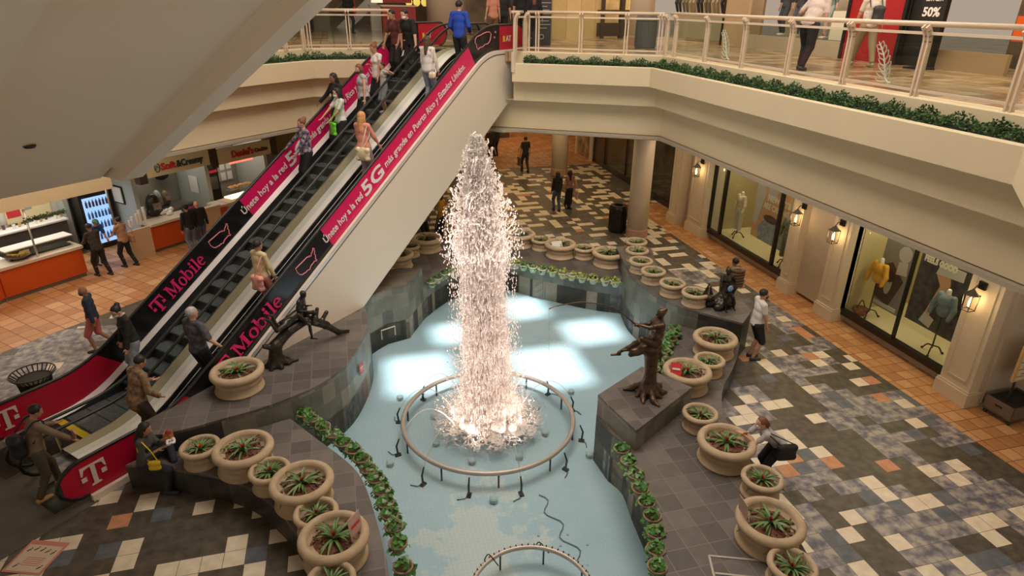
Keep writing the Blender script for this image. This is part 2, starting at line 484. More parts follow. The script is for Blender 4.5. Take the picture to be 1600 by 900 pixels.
# ------------------------------------------------------------------ mesh helpers
class MB:
    def __init__(s):
        s.v, s.f, s.mi, s.uv = [], [], [], {}
        s.cur = 0

    def add(s, vs, fs, uvs=None):
        o = len(s.v)
        s.v.extend([tuple(map(float, p)) for p in vs])
        for i, f in enumerate(fs):
            if uvs:
                s.uv[len(s.f)] = uvs[i]
            s.f.append([o + k for k in f])
            s.mi.append(s.cur)
        return s

    def box(s, c, sz, rz=0.0, M=None):
        hx, hy, hz = sz[0] / 2, sz[1] / 2, sz[2] / 2
        pts = [Vector((x, y, z)) for z in (-hz, hz) for x, y in ((-hx, -hy), (hx, -hy), (hx, hy), (-hx, hy))]
        R = M if M else Matrix.Rotation(rz, 3, 'Z')
        pts = [R @ p + Vector(c) for p in pts]
        return s.add(pts, [(3, 2, 1, 0), (4, 5, 6, 7), (0, 1, 5, 4), (1, 2, 6, 5), (2, 3, 7, 6), (3, 0, 4, 7)])

    def prism(s, poly, z0, z1, bottom=True, top=True, sides=True):
        n = len(poly)
        area = sum(poly[i][0] * poly[(i + 1) % n][1] - poly[(i + 1) % n][0] * poly[i][1] for i in range(n))
        if area < 0:
            poly = poly[::-1]
        vs = [(x, y, z0) for x, y in poly] + [(x, y, z1) for x, y in poly]
        if top or bottom:
            from mathutils.geometry import tessellate_polygon
            tris = tessellate_polygon([[Vector((x, y, 0)) for x, y in poly]])
            fs = []
            for t in tris:
                a, b, c = [Vector((*poly[k], 0)) for k in t]
                if (b - a).cross(c - a).z < 0:
                    t = (t[0], t[2], t[1])
                if top:
                    fs.append(tuple(n + k for k in t))
                if bottom:
                    fs.append((t[2], t[1], t[0]))
            s.add(vs, fs)
        if sides:
            L = 0
            for i in range(n):
                j = (i + 1) % n
                d = math.dist(poly[i], poly[j])
                s.add([(*poly[i], z0), (*poly[j], z0), (*poly[j], z1), (*poly[i], z1)], [(0, 1, 2, 3)],
                      [((L, z0), (L + d, z0), (L + d, z1), (L, z1))])
                L += d
        return s

    def wall(s, pts, z0, z1, flip=False):
        L = 0
        for a, b in zip(pts[:-1], pts[1:]):
            d = math.dist(a, b)
            q = [(*a, z0), (*b, z0), (*b, z1), (*a, z1)]
            u = [(L, z0), (L + d, z0), (L + d, z1), (L, z1)]
            if flip:
                q, u = q[::-1], u[::-1]
            s.add(q, [(0, 1, 2, 3)], [tuple(u)])
            L += d
        return s

    def strip(s, pts, offs0, z0, offs1, z1):
        """skin between two offset copies of a polyline"""
        a, b = offset(pts, offs0), offset(pts, offs1)
        L = 0
        for i in range(len(pts) - 1):
            d = math.dist(a[i], a[i + 1])
            s.add([(*a[i], z0), (*a[i + 1], z0), (*b[i + 1], z1), (*b[i], z1)], [(0, 1, 2, 3)],
                  [((L, 0), (L + d, 0), (L + d, 1), (L, 1))])
            L += d
        return s

    def tube(s, pts, r, n=8, closed=False, cap=True):
        pts = [Vector(p) for p in pts]
        m_ = len(pts)
        rs = r if isinstance(r, (list, tuple)) else [r] * m_
        ring = []
        prev = None
        for i, p in enumerate(pts):
            if closed:
                t = pts[(i + 1) % m_] - pts[i - 1]
            else:
                t = pts[min(i + 1, m_ - 1)] - pts[max(i - 1, 0)]
            if t.length < 1e-9:
                t = Vector((0, 0, 1))
            t.normalize()
            if prev is None:
                u = t.orthogonal().normalized()
            else:
                u = prev - t * prev.dot(t)
                u = u.normalized() if u.length > 1e-6 else t.orthogonal().normalized()
            prev = u
            w = t.cross(u)
            ring.append([p + (u * math.cos(a) + w * math.sin(a)) * rs[i] for a in [2 * PI * k / n for k in range(n)]])
        vs = [q for rr in ring for q in rr]
        fs = []
        for i in range(m_ if closed else m_ - 1):
            j = (i + 1) % m_
            for k in range(n):
                l = (k + 1) % n
                fs.append((i * n + k, i * n + l, j * n + l, j * n + k))
        if cap and not closed:
            fs.append(tuple(range(n))[::-1])
            fs.append(tuple((m_ - 1) * n + k for k in range(n)))
        return s.add(vs, fs)

    def lathe(s, prof, n=24, c=(0, 0, 0), sx=1, sy=1):
        vs, fs = [], []
        for r, z in prof:
            for k in range(n):
                a = 2 * PI * k / n
                vs.append((c[0] + r * sx * math.cos(a), c[1] + r * sy * math.sin(a), c[2] + z))
        for i in range(len(prof) - 1):
            for k in range(n):
                l = (k + 1) % n
                fs.append((i * n + k, i * n + l, (i + 1) * n + l, (i + 1) * n + k))
        if prof[0][0] > 1e-6:
            fs.append(tuple(range(n))[::-1])
        if prof[-1][0] > 1e-6:
            fs.append(tuple((len(prof) - 1) * n + k for k in range(n)))
        return s.add(vs, fs)

    def ball(s, c, r, n=8, m_=6, sc=(1, 1, 1)):
        prof = [(math.sin(PI * i / m_), -math.cos(PI * i / m_)) for i in range(m_ + 1)]
        vs, fs = [], []
        for a, z in prof:
            for k in range(n):
                t = 2 * PI * k / n
                vs.append((c[0] + r * sc[0] * a * math.cos(t), c[1] + r * sc[1] * a * math.sin(t), c[2] + r * sc[2] * z))
        for i in range(m_):
            for k in range(n):
                l = (k + 1) % n
                fs.append((i * n + k, i * n + l, (i + 1) * n + l, (i + 1) * n + k))
        return s.add(vs, fs)

    def mesh(s, name, mats, smooth=False):
        me = bpy.data.meshes.new(name)
        me.from_pydata(s.v, [], s.f)
        for m_ in (mats if isinstance(mats, (list, tuple)) else [mats]):
            me.materials.append(m_)
        if isinstance(mats, (list, tuple)) and len(mats) > 1:
            me.polygons.foreach_set('material_index', s.mi)
        if s.uv:
            ul = me.uv_layers.new(name='UVMap')
            for i, uvs in s.uv.items():
                for k, li in enumerate(me.polygons[i].loop_indices):
                    ul.data[li].uv = uvs[k]
        if smooth:
            me.polygons.foreach_set('use_smooth', [True] * len(me.polygons))
        me.update()
        return me

    def build(s, name, mats, parent=None, smooth=False, loc=None):
        o = bpy.data.objects.new(name, s.mesh(name, mats, smooth))
        COL.objects.link(o)
        if parent:
            o.parent = parent
        if loc is not None:
            o.location = loc
        return o


def offset(pts, d):
    """shift an open polyline to its left by d with mitred corners"""
    out = []
    n = len(pts)
    for i in range(n):
        ns = []
        for a, b in ((i - 1, i), (i, i + 1)):
            if 0 <= a and b < n:
                dx, dy = pts[b][0] - pts[a][0], pts[b][1] - pts[a][1]
                l = math.hypot(dx, dy)
                ns.append((-dy / l, dx / l))
        if len(ns) == 1:
            nx, ny = ns[0]
            k = 1
        else:
            nx, ny = ns[0][0] + ns[1][0], ns[0][1] + ns[1][1]
            l = math.hypot(nx, ny)
            nx, ny = nx / l, ny / l
            k = 1 / max(.5, nx * ns[0][0] + ny * ns[0][1])
        out.append((pts[i][0] + nx * d * k, pts[i][1] + ny * d * k))
    return out


def curve(pts, n=4, closed=False):
    """Catmull-Rom through points (any dimension)"""
    P = [tuple(p) for p in pts]
    m_ = len(P)
    out = []
    for i in range(m_ if closed else m_ - 1):
        p0 = P[(i - 1) % m_] if closed or i > 0 else P[0]
        p1, p2 = P[i], P[(i + 1) % m_]
        p3 = P[(i + 2) % m_] if closed or i + 2 < m_ else P[-1]
        for k in range(n):
            t = k / n
            out.append(tuple(.5 * (2 * b + (c - a) * t + (2 * a - 5 * b + 4 * c - d) * t * t + (3 * b - a - 3 * c + d) * t ** 3)
                             for a, b, c, d in zip(p0, p1, p2, p3)))
    if not closed:
        out.append(P[-1])
    return out


def tag(o, label=None, cat=None, group=None, kind=None):
    if label:
        o['label'] = label
    if cat:
        o['category'] = cat
    if group:
        o['group'] = group
    if kind:
        o['kind'] = kind
    return o


def thing(name, label, cat, loc=(0, 0, 0), rz=0.0, group=None, kind=None):
    o = bpy.data.objects.new(name, None)
    COL.objects.link(o)
    o.empty_display_size = .2
    o.location = loc
    o.rotation_euler = (0, 0, rz)
    return tag(o, label, cat, group, kind)


ORD = ['first', 'second', 'third', 'fourth', 'fifth', 'sixth', 'seventh', 'eighth', 'ninth', 'tenth', 'eleventh', 'twelfth', 'thirteenth', 'fourteenth', 'fifteenth', 'sixteenth']


def copy_thing(o, label=None, loc=None, rz=None, scale=None, group=None, parent=None):
    c = o.copy()
    COL.objects.link(c)
    if parent:
        c.parent = parent
        c.matrix_parent_inverse = o.matrix_parent_inverse.copy()
    if label:
        c['label'] = label
    if group:
        c['group'] = group
    if loc is not None:
        c.location = loc
    if rz is not None:
        c.rotation_euler = (0, 0, rz)
    if scale is not None:
        c.scale = (scale, scale, scale) if isinstance(scale, (int, float)) else scale
    for ch in list(o.children):
        copy_thing(ch, parent=c)
    return c


def struct(name, mb, mats, smooth=False):
    o = mb.build(name, mats, smooth=smooth)
    o['kind'] = 'structure'
    return o


def text_mesh(body, size=1.0, bold=0.0, extrude=.004, width=None, align='LEFT', shear=0.0, space=1.0):
    """lettering as a mesh lying in local XY; returns (verts, faces)"""
    cu = bpy.data.curves.new('lettering', 'FONT')
    cu.body = body
    cu.size = size
    cu.offset = bold
    cu.extrude = extrude
    cu.align_x = align
    cu.shear = shear
    cu.space_character = space
    cu.resolution_u = 3
    ob = bpy.data.objects.new('lettering', cu)
    COL.objects.link(ob)
    dg = bpy.context.evaluated_depsgraph_get()
    dg.update()
    me = bpy.data.meshes.new_from_object(ob.evaluated_get(dg))
    vs = [tuple(v.co) for v in me.vertices]
    fs = [tuple(p.vertices) for p in me.polygons]
    bpy.data.objects.remove(ob)
    bpy.data.curves.remove(cu)
    bpy.data.meshes.remove(me)
    if width:
        x0, x1 = min(v[0] for v in vs), max(v[0] for v in vs)
        k = width / (x1 - x0)
        off = x0 if align == 'LEFT' else 0
        vs = [((v[0] - off) * k, v[1], v[2]) for v in vs]
    return vs, fs


def frame(origin, xdir, ydir):
    x = Vector(xdir).normalized()
    y = Vector(ydir)
    y = (y - x * y.dot(x)).normalized()
    z = x.cross(y)
    m_ = Matrix((x, y, z)).transposed().to_4x4()
    m_.translation = Vector(origin)
    return m_


def put(mb, vf, M):
    mb.add([M @ Vector(v) for v in vf[0]], vf[1])
    return mb


# ------------------------------------------------------------------ implicit surfaces -> meshes (surface nets)
class SDF:
    """round capsules and ellipsoids blended smoothly, meshed as ONE continuous skin"""

    def __init__(s, k=.03):
        s.p = []
        s.k = k

    def cap(s, a, b, r1, r2=None, k=None):
        s.p.append(('c', np.array(a, float), np.array(b, float), r1, r2 if r2 is not None else r1, k))
        return s

    def ell(s, c, r, R=None, k=None):
        s.p.append(('e', np.array(c, float), np.array(r, float), None if R is None else np.array(R, float), None, k))
        return s

    def mesh(s, res, cuts=()):
        lo = np.full(3, 1e9)
        hi = np.full(3, -1e9)
        bbs = []
        for q in s.p:
            if q[0] == 'c':
                rr = max(q[3], q[4])
                l, h = np.minimum(q[1], q[2]) - rr, np.maximum(q[1], q[2]) + rr
            else:
                rr = q[2].max() if q[3] is not None else q[2]
                l, h = q[1] - rr, q[1] + rr
            bbs.append((l, h))
            lo, hi = np.minimum(lo, l), np.maximum(hi, h)
        pad = 2 * res
        lo -= pad
        hi += pad
        n = np.ceil((hi - lo) / res).astype(int) + 1
        D = np.full(n, .5, np.float32)
        ax = [lo[i] + res * np.arange(n[i]) for i in range(3)]
        for q, (l, h) in zip(s.p, bbs):
            k = s.k if q[5] is None else q[5]
            m_ = max(2 * res, k * 1.2)
            i0 = np.clip(np.floor((l - m_ - lo) / res).astype(int), 0, n - 1)
            i1 = np.clip(np.ceil((h + m_ - lo) / res).astype(int) + 1, 1, n)
            X, Y, Z = np.meshgrid(*[ax[i][i0[i]:i1[i]] for i in range(3)], indexing='ij')
            P = np.stack([X, Y, Z], -1)
            if q[0] == 'c':
                a, b, r1, r2 = q[1:5]
                ba = b - a
                L = max(ba @ ba, 1e-12)
                t = np.clip(((P - a) @ ba) / L, 0, 1)
                d = np.linalg.norm(P - a - t[..., None] * ba, axis=-1) - (r1 + (r2 - r1) * t)
            else:
                v = P - q[1]
                if q[3] is not None:
                    v = v @ q[3]
                k0 = np.linalg.norm(v / q[2], axis=-1)
                k1 = np.linalg.norm(v / (q[2] ** 2), axis=-1)
                d = k0 * (k0 - 1) / np.maximum(k1, 1e-9)
            S = D[i0[0]:i1[0], i0[1]:i1[1], i0[2]:i1[2]]
            hh = np.clip(.5 + .5 * (S - d) / k, 0, 1)
            D[i0[0]:i1[0], i0[1]:i1[1], i0[2]:i1[2]] = S + (d - S) * hh - k * hh * (1 - hh)
        for fn in cuts:
            X, Y, Z = np.meshgrid(*ax, indexing='ij')
            D = np.maximum(D, fn(X, Y, Z)).astype(np.float32)
        ins = D < 0
        c = [(i, j, k_) for i in (0, 1) for j in (0, 1) for k_ in (0, 1)]
        m1 = n - 1
        cnt = np.zeros(m1, np.int8)
        for i, j, k_ in c:
            cnt += ins[i:i + m1[0], j:j + m1[1], k_:k_ + m1[2]]
        act = (cnt > 0) & (cnt < 8)
        idx = -np.ones(m1, np.int64)
        cells = np.argwhere(act)
        idx[act] = np.arange(len(cells))
        acc = np.zeros((len(cells), 3))
        num = np.zeros(len(cells))
        for a_ in range(3):
            o1, o2 = [x for x in range(3) if x != a_]
            for u in (0, 1):
                for v in (0, 1):
                    c0 = np.zeros(3, int)
                    c0[o1], c0[o2] = u, v
                    c1 = c0.copy()
                    c1[a_] = 1
                    A = D[tuple((cells + c0).T)]
                    B = D[tuple((cells + c1).T)]
                    m_ = (A < 0) != (B < 0)
                    t = np.where(m_, A / np.where(m_, A - B, 1), 0)
                    pt = np.tile(c0.astype(float), (len(cells), 1))
                    pt[:, a_] += t
                    acc[m_] += pt[m_]
                    num[m_] += 1
        V = lo + res * (cells + acc / np.maximum(num, 1)[:, None])
        F = []
        for a_ in range(3):
            o1, o2 = (a_ + 1) % 3, (a_ + 2) % 3
            sl0 = [slice(None)] * 3
            sl1 = [slice(None)] * 3
            sl0[a_], sl1[a_] = slice(0, n[a_] - 1), slice(1, n[a_])
            A, B = ins[tuple(sl0)], ins[tuple(sl1)]
            e = np.argwhere(A != B)
            ok = (e[:, o1] > 0) & (e[:, o2] > 0) & (e[:, o1] < m1[o1]) & (e[:, o2] < m1[o2])
            e = e[ok]
            if not len(e):
                continue
            s_in = A[tuple(e.T)]
            q = []
            for du, dv in ((1, 1), (0, 1), (0, 0), (1, 0)):
                cc = e.copy()
                cc[:, o1] -= du
                cc[:, o2] -= dv
                q.append(idx[tuple(cc.T)])
            q = np.stack(q, 1)
            q[~s_in] = q[~s_in][:, ::-1]
            F.append(q)
        F = np.concatenate(F)
        return V, F


def np_mesh(name, V, F, mats, smooth=True, mi=None):
    me = bpy.data.meshes.new(name)
    nv, nf = len(V), len(F)
    k = F.shape[1]
    me.vertices.add(nv)
    me.vertices.foreach_set('co', np.asarray(V, np.float32).ravel())
    me.loops.add(nf * k)
    me.loops.foreach_set('vertex_index', np.asarray(F, np.int32).ravel())
    me.polygons.add(nf)
    me.polygons.foreach_set('loop_start', np.arange(0, nf * k, k, dtype=np.int32))
    for m_ in (mats if isinstance(mats, (list, tuple)) else [mats]):
        me.materials.append(m_)
    if mi is not None:
        me.polygons.foreach_set('material_index', np.asarray(mi, np.int32))
    if smooth:
        me.polygons.foreach_set('use_smooth', np.ones(nf, bool))
    me.update(calc_edges=True)
    me.validate()
    return me


def sdf_obj(name, sd, res, mat_, parent=None, cuts=()):
    V, F = sd.mesh(res, cuts)
    o = bpy.data.objects.new(name, np_mesh(name, V, F, mat_))
    COL.objects.link(o)
    if parent:
        o.parent = parent
    return o

# ------------------------------------------------------------------ pool, ground floor and slate ledges
U = 6.48
WZ = -.35
S2 = math.sqrt(.5)
RAISED_F = curve([(-3.55, 10.3), (-3.07, 10.39), (-2.62, 10.53), (-2.04, 10.69), (-1.49, 10.94), (-.91, 11.3), (-.4, 11.93), (-.09, 12.69), (.1, 13.42), (.17, 14.0), (.13, 14.48)], 3)
LL_IN = curve([(.05, 4.6), (.03, 6.7), (0, 7.13), (-.09, 7.94), (-.24, 8.77), (-.5, 9.34), (-.96, 10.03), (-1.5, 10.85)], 3)
LL_OUT = curve([(-.95, 4.6), (-.98, 6.4), (-1.08, 7.25), (-1.28, 7.87), (-1.66, 8.52), (-2.08, 9.05), (-2.58, 9.42), (-3.07, 9.68), (-3.63, 9.95), (-4.15, 10.12)], 3)
LU_IN = [(.1, 14.75), (.18, 14.9), (.36, 15.1), (.64, 15.35), (1.25, 15.55), (1.36, 15.8), (1.78, 16.6)]
BK_IN = curve([(1.78, 16.6), (2.2, 17.15), (2.8, 17.75), (3.7, 18.2), (4.6, 18.0), (5.3, 17.3), (5.9, 16.75), (6.5, 16.2), (7.0, 15.85), (7.45, 15.6)], 3)
RU_IN = curve([(7.55, 16.0), (7.4, 15.4), (7.24, 14.6), (7.24, 14.0), (7.35, 13.3), (7.6, 12.68), (7.93, 12.27)], 3)
RL_IN = curve([(7.55, 12.75), (7.1, 12.0), (6.6, 11.5), (6.1, 10.95), (5.52, 10.32)], 3)
RN_IN = curve([(4.3, 8.9), (4.42, 8.5), (4.33, 7.9), (4.27, 7.4), (4.2, 6.9), (4.02, 6.4), (3.8, 5.8), (3.4, 4.6)], 3)
POOL = LL_IN + RAISED_F[13:] + LU_IN + BK_IN[1:] + RU_IN[1:-4] + RL_IN[1:] + [(4.25, 9.56)] + RN_IN

from mathutils.geometry import tessellate_polygon


def flat_with_hole(mb, outer, hole, z):
    loops = [[Vector((x, y, 0)) for x, y in outer], [Vector((x, y, 0)) for x, y in hole]]
    allp = outer + hole
    fs = []
    for t in tessellate_polygon(loops):
        a, b, c = [Vector((*allp[k], 0)) for k in t]
        fs.append(t if (b - a).cross(c - a).z > 0 else (t[0], t[2], t[1]))
    mb.add([(x, y, z) for x, y in allp], fs)


mb = MB()
flat_with_hole(mb, [(-24, 1), (24, 1), (24, 60), (-24, 60)], POOL, 0)
mb.wall(POOL + POOL[:1], -.6, 0)
struct('floor', mb, M_FLOOR)
# terracotta border strips laid in the floor
mb = MB()
mb.add([(11.46, 1, .004), (14, 1, .004), (14, 24, .004), (11.46, 24, .004)], [(0, 1, 2, 3)])
struct('floor_border_right', mb, M_TERRA)
E45 = lambda s, w, z=0.0: (-4.67 + S2 * (s - w), 10.04 + S2 * (s + w), z)
mb = MB()
mb.add([E45(-8, 6.9, .004), E45(14, 6.9, .004), E45(14, 12, .004), E45(-8, 12, .004)], [(0, 1, 2, 3)])
struct('floor_border_left', mb, M_TERRA45)
mb = MB()
mb.add([(4, 31.5, .006), (17, 31.5, .006), (17, 58, .006), (4, 58, .006)], [(0, 1, 2, 3)])
struct('floor_hall', mb, M_TERRA)
# worn dark entry plate in front of the escalators
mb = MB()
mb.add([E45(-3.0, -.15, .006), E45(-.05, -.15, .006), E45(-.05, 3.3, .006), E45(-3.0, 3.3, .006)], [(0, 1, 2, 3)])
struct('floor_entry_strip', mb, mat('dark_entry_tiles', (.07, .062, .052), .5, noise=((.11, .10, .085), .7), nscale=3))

pf = MB()
pf.prism(POOL, -.62, -.60, bottom=False, sides=False)
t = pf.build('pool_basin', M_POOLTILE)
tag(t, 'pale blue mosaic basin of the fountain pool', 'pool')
wt = MB()
wt.prism(POOL, WZ, WZ, bottom=False, sides=False)
tag(wt.build('pool_water', M_WATER), 'clear shallow blue water filling the fountain pool', 'water', kind='stuff')


def ledge(name, label, poly, z, inner=None, cap=.0, topmat=None, outer_mat=None, inner_idx=None, zin=-.62):
    """slate ledge: paved top with a slim nosing, cladding round its sides; inner runs show the pool side"""
    t_ = thing(name, label, 'ledge', (0, 0, 0))
    a = MB()
    a.prism(poly, z - .05, z, bottom=False, sides=True)
    a.build('paved_top', topmat or M_SLATE_TOP, t_)
    n = len(poly)
    area = sum(poly[i][0] * poly[(i + 1) % n][1] - poly[(i + 1) % n][0] * poly[i][1] for i in range(n))
    P_ = poly if area > 0 else poly[::-1]
    P_ = [tuple(p) for p in P_]
    ins = offset(P_ + P_[:1], .0)[:-1]
    innerset = set(tuple(p) for p in (inner or []))
    wi, wo = MB(), MB()
    Li = 0
    for i in range(n):
        p, q = P_[i], P_[(i + 1) % n]
        d = math.dist(p, q)
        isin = p in innerset and q in innerset
        z0 = zin if isin else 0
        (wi if isin else wo).add([(*p, z0), (*q, z0), (*q, z - .05), (*p, z - .05)], [(0, 1, 2, 3)],
                                 [((Li, z0), (Li + d, z0), (Li + d, z), (Li, z))])
        Li += d
    if wi.f:
        wi.build('pool_side_cladding', M_SLATE_WALL, t_)
    if wo.f:
        wo.build('outer_cladding', outer_mat or M_SLATE_DARK, t_)
    return t_


ledge('slate_ledge', 'low curved slate ledge left of the pool carrying a row of stone pots', LL_IN + [(-2.04, 10.69), (-2.62, 10.53), (-3.37, 10.31), (-3.9, 10.3)] + LL_OUT[::-1], .5, inner=LL_IN)
ledge('slate_ledge', 'high rounded slate ledge under the escalator with the log statue', RAISED_F + [(.08, 14.75), (-3.95, 10.77), (-3.8, 10.35)], .9, inner=RAISED_F[6:])
ledge('slate_ledge', 'high brown topped slate ledge behind the escalator at the pool', LU_IN + [(1.2, 16.75), (-.5, 16.4), (-1.0, 15.5), (-.2, 14.7)], 1.0, inner=LU_IN, topmat=M_SLATE_TOPB)
ledge('slate_ledge', 'low slate ledge at the back of the pool below the hall', BK_IN + [(7.9, 16.6), (8.1, 17.2), (7.6, 18.2), (6.9, 18.9), (6.2, 19.5), (5.4, 19.9), (3.6, 20.2), (2.3, 20.0), (1.0, 19.1), (.2, 18.2), (.2, 16.9), (1.2, 16.75)], .5, inner=BK_IN)
ledge('slate_ledge', 'high curved slate ledge right of the pool with six small pots', RU_IN + [(8.63, 11.48)] + curve([(9.2, 12.0), (9.3, 12.7), (8.75, 13.6), (8.3, 14.5), (8.35, 15.4), (8.75, 16.6), (8.4, 17.0), (7.75, 16.9)], 3), 1.0, inner=RU_IN)
ledge('slate_ledge', 'wide low slate ledge right of the pool with big stone pots', RL_IN + [(4.25, 9.56)] + RN_IN + curve([(5.75, 4.6), (5.97, 5.6), (6.32, 7.2), (6.55, 8.5), (6.78, 9.2), (7.2, 9.85), (7.8, 10.45), (8.35, 11.1), (8.62, 11.46)], 3) + [(7.93, 12.27)], .5, inner=RL_IN + RN_IN)
BL = [(4.25, 9.56), (4.49, 8.35), (6.15, 9.37), (5.52, 10.32)]
t = thing('statue_plinth', 'dark four sided slate plinth jutting into the pool under the fishing boy', 'plinth')
MB().prism(BL, .90, .95, bottom=False).build('paved_top', M_SLATE_TOP, t)
b_ = MB()
b_.prism([(x * .996 + .022, y * .998 + .019) for x, y in BL], -.62, .90, top=False, bottom=False)
b_.build('cladding', M_SLATE_WALL, t)
# access hatch frame let into the right ledge
h = MB()
for a, b in (((4.55, 5.9), (5.45, 5.55)), ((4.55, 5.9), (4.3, 5.2)), ((5.45, 5.55), (5.2, 4.9)), ((4.47, 5.6), (5.3, 5.27))):
    dx, dy = b[0] - a[0], b[1] - a[1]
    L = math.hypot(dx, dy)
    h.box(((a[0] + b[0]) / 2, (a[1] + b[1]) / 2, .505), (L, .03, .014), math.atan2(dy, dx))
tag(h.build('hatch_frame', M_PIPE), 'thin metal hatch frame let into the right slate ledge', 'hatch')
# ------------------------------------------------------------------ upper floor: slab, stepped fascia, ledge planters
FR = [(5.6, 3.45), (8.4, 6.25), (8.4, 17.0), (5.21, 18.84), (4.95, 18.95)]
FLft = [(2.3, 20.83), (-.63, 20.83), (-2.29, 19.19), (-14, 7.48)]
slab = [(5.6, 3.45), (8.4, 6.25), (8.4, 17.0), (5.21, 18.84), (4.9, 19.15), E45(13.1, -.05)[:2], E45(13.1, 3.05)[:2], (1.9, 20.83), (-.63, 20.83), (-2.29, 19.19), (-14, 7.48), (-30, 7.5), (-30, 60), (30, 60), (30, 3.45)]
ins_ = [(6.3, 3.45), (9.0, 6.0), (9.0, 17.3), (5.5, 19.4), E45(13.3, -.05)[:2], E45(13.3, 3.05)[:2], (1.9, 21.4), (-.85, 21.4), (-2.6, 19.7), (-14, 8.3), (-30, 7.8), (-30, 60), (30, 60), (30, 3.45)]
mb = MB()
mb.prism(ins_, U - .28, U)
struct('floor_upper', mb, M_UPFLOOR)
mb = MB()
mb.prism(ins_, 4.12, 4.2)
struct('ceiling_ground_floor', mb, mat('dim_ceiling_plaster', (.42, .36, .28), .7))
# stepped bands; polyline runs so that the slab lies on its left side
FR2 = FR[:4] + [(5.21 - .866 * 1.25, 18.84 + .5 * 1.25)]
for k, (pl, pl2, sgn) in enumerate(((FR, FR2, -1), (FLft, FLft, -1))):
    mb = MB()
    o = lambda d: sgn * d
    mb.strip(pl, 0, 5.68, 0, 6.17)            # front of the trough
    mb.strip(pl, 0, 6.17, o(.02), 6.19)
    mb.strip(pl, o(.02), 6.19, o(.10), 6.19)  # lip
    mb.strip(pl, o(.10), 6.19, o(.10), 6.08)
    mb.strip(pl, o(.10), 6.08, o(.45), 6.08)  # trough bottom
    mb.strip(pl, o(.45), 6.08, o(.45), 6.46)  # kerb
    mb.strip(pl, o(.45), 6.46, o(.47), 6.485)
    mb.strip(pl, o(.47), 6.485, o(.75), 6.485)
    mb.strip(pl, 0, 5.68, o(.04), 5.66)
    mb.strip(pl, o(.04), 5.66, o(.35), 5.66)
    mb.strip(pl, o(.35), 5.66, o(.35), 5.10)
    mb.strip(pl2, o(.35), 5.10, o(.70), 5.10)
    mb.strip(pl2, o(.70), 5.10, o(.70), 4.22)
    mb.strip(pl2, o(.70), 4.22, o(.78), 4.20)
    mb.strip(pl2, o(.78), 4.20, o(.78), 4.06)
    mb.strip(pl2, o(.78), 4.06, o(1.1), 4.06)
    mb.strip(pl2, o(1.1), 4.06, o(1.1), 4.2)
    struct('trim_%d' % (k + 1), mb, M_WALL)


def hedge(label, pl, d0, d1, z0, z1, n):
    """clipped hedge: a mass of small upright leaf sprigs"""
    a, b = offset(pl, d0), offset(pl, d1)
    seg = [math.dist(a[i], a[i + 1]) for i in range(len(a) - 1)]
    tot = sum(seg)
    V, F = [], []
    for q in range(n):
        u = random.random() * tot
        i = 0
        while u > seg[i] and i < len(seg) - 1:
            u -= seg[i]
            i += 1
        t_ = u / seg[i]
        w = random.random()
        x = (a[i][0] * (1 - t_) + a[i + 1][0] * t_) * (1 - w) + (b[i][0] * (1 - t_) + b[i + 1][0] * t_) * w
        y = (a[i][1] * (1 - t_) + a[i + 1][1] * t_) * (1 - w) + (b[i][1] * (1 - t_) + b[i + 1][1] * t_) * w
        dome = math.sqrt(max(0, 1 - (2 * w - 1) ** 2))
        hgt = z0 + (z1 - z0) * (.25 + .75 * dome) * (.65 + .35 * math.sin((u + i * 7) * 5.1) ** 2) * random.uniform(.5, 1.0)
        d = Vector((random.gauss(0, 1), random.gauss(0, 1), random.gauss(.5, .8))).normalized() * random.uniform(.035, .065)
        sd = d.cross(Vector((random.gauss(0, 1), random.gauss(0, 1), random.gauss(0, 1)))).normalized() * .016
        p = Vector((x, y, hgt))
        o_ = len(V)
        V += [p, p + d * .5 + sd, p + d, p + d * .5 - sd]
        F.append((o_, o_ + 1, o_ + 2, o_ + 3))
    me = np_mesh('hedge', np.array([tuple(v) for v in V]), np.array(F), M_HEDGE, smooth=False)
    ob = bpy.data.objects.new('hedge', me)
    COL.objects.link(ob)
    ob['kind'] = 'stuff'
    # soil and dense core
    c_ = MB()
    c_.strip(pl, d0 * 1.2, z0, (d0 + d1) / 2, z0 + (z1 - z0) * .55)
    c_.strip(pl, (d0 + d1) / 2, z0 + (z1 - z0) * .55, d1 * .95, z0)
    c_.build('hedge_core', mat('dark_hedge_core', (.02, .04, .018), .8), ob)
    return tag(ob, label, 'hedge')


hedge('long dark green hedge along the upper balcony edge, right side', FR[:4], -.12, -.43, 6.08, 6.42, 19000)
hedge('short dark green hedge along the upper balcony edge, left side', FLft[:3] + [(-6, 15.5)], -.12, -.43, 6.08, 6.42, 8000)
# escalator landing underside joins the back fascia

# columns
def column(x, y, z0, z1, r, label):
    t_ = thing('column', label, 'column', (x, y, z0))
    MB().lathe([(r, 0.32), (r, z1 - z0)], 32).build('shaft', mat('column_paint', (.80, .69, .56), .4), t_, smooth=True)
    MB().lathe([(r * 1.06, 0), (r * 1.06, .28), (r * 1.02, .32), (r, .32)], 32).build('base', mat('column_base', (.46, .27, .19), .5), t_, smooth=False)


column(10.1, 20.36, 0, 4.1, .37, 'thick round cream column beside the black bin')
column(10.25, 29.8, 0, 4.1, .40, 'round cream column farther back in the ground floor hall')
column(10.3, 21.9, U, 11, .42, 'pinkish round column on the upper floor beside the grey bin')
column(5.35, 33.0, U, 11, .95, 'broad cream round column at the back of the upper floor')

# ------------------------------------------------------------------ escalators
B0 = (-4.67, 10.04)
KS = .59
ANG = math.atan(KS)


def zr(s):      # handrail height
    return min(max(KS * (s - .17), .82), 7.2)


def zd(s):      # bottom edge of the balustrade panel
    return min(max(KS * (s - 1.35), .12), 6.52)


def zn(s):      # step nosing line
    return min(max(KS * (s - 2.1), 0.0), U)


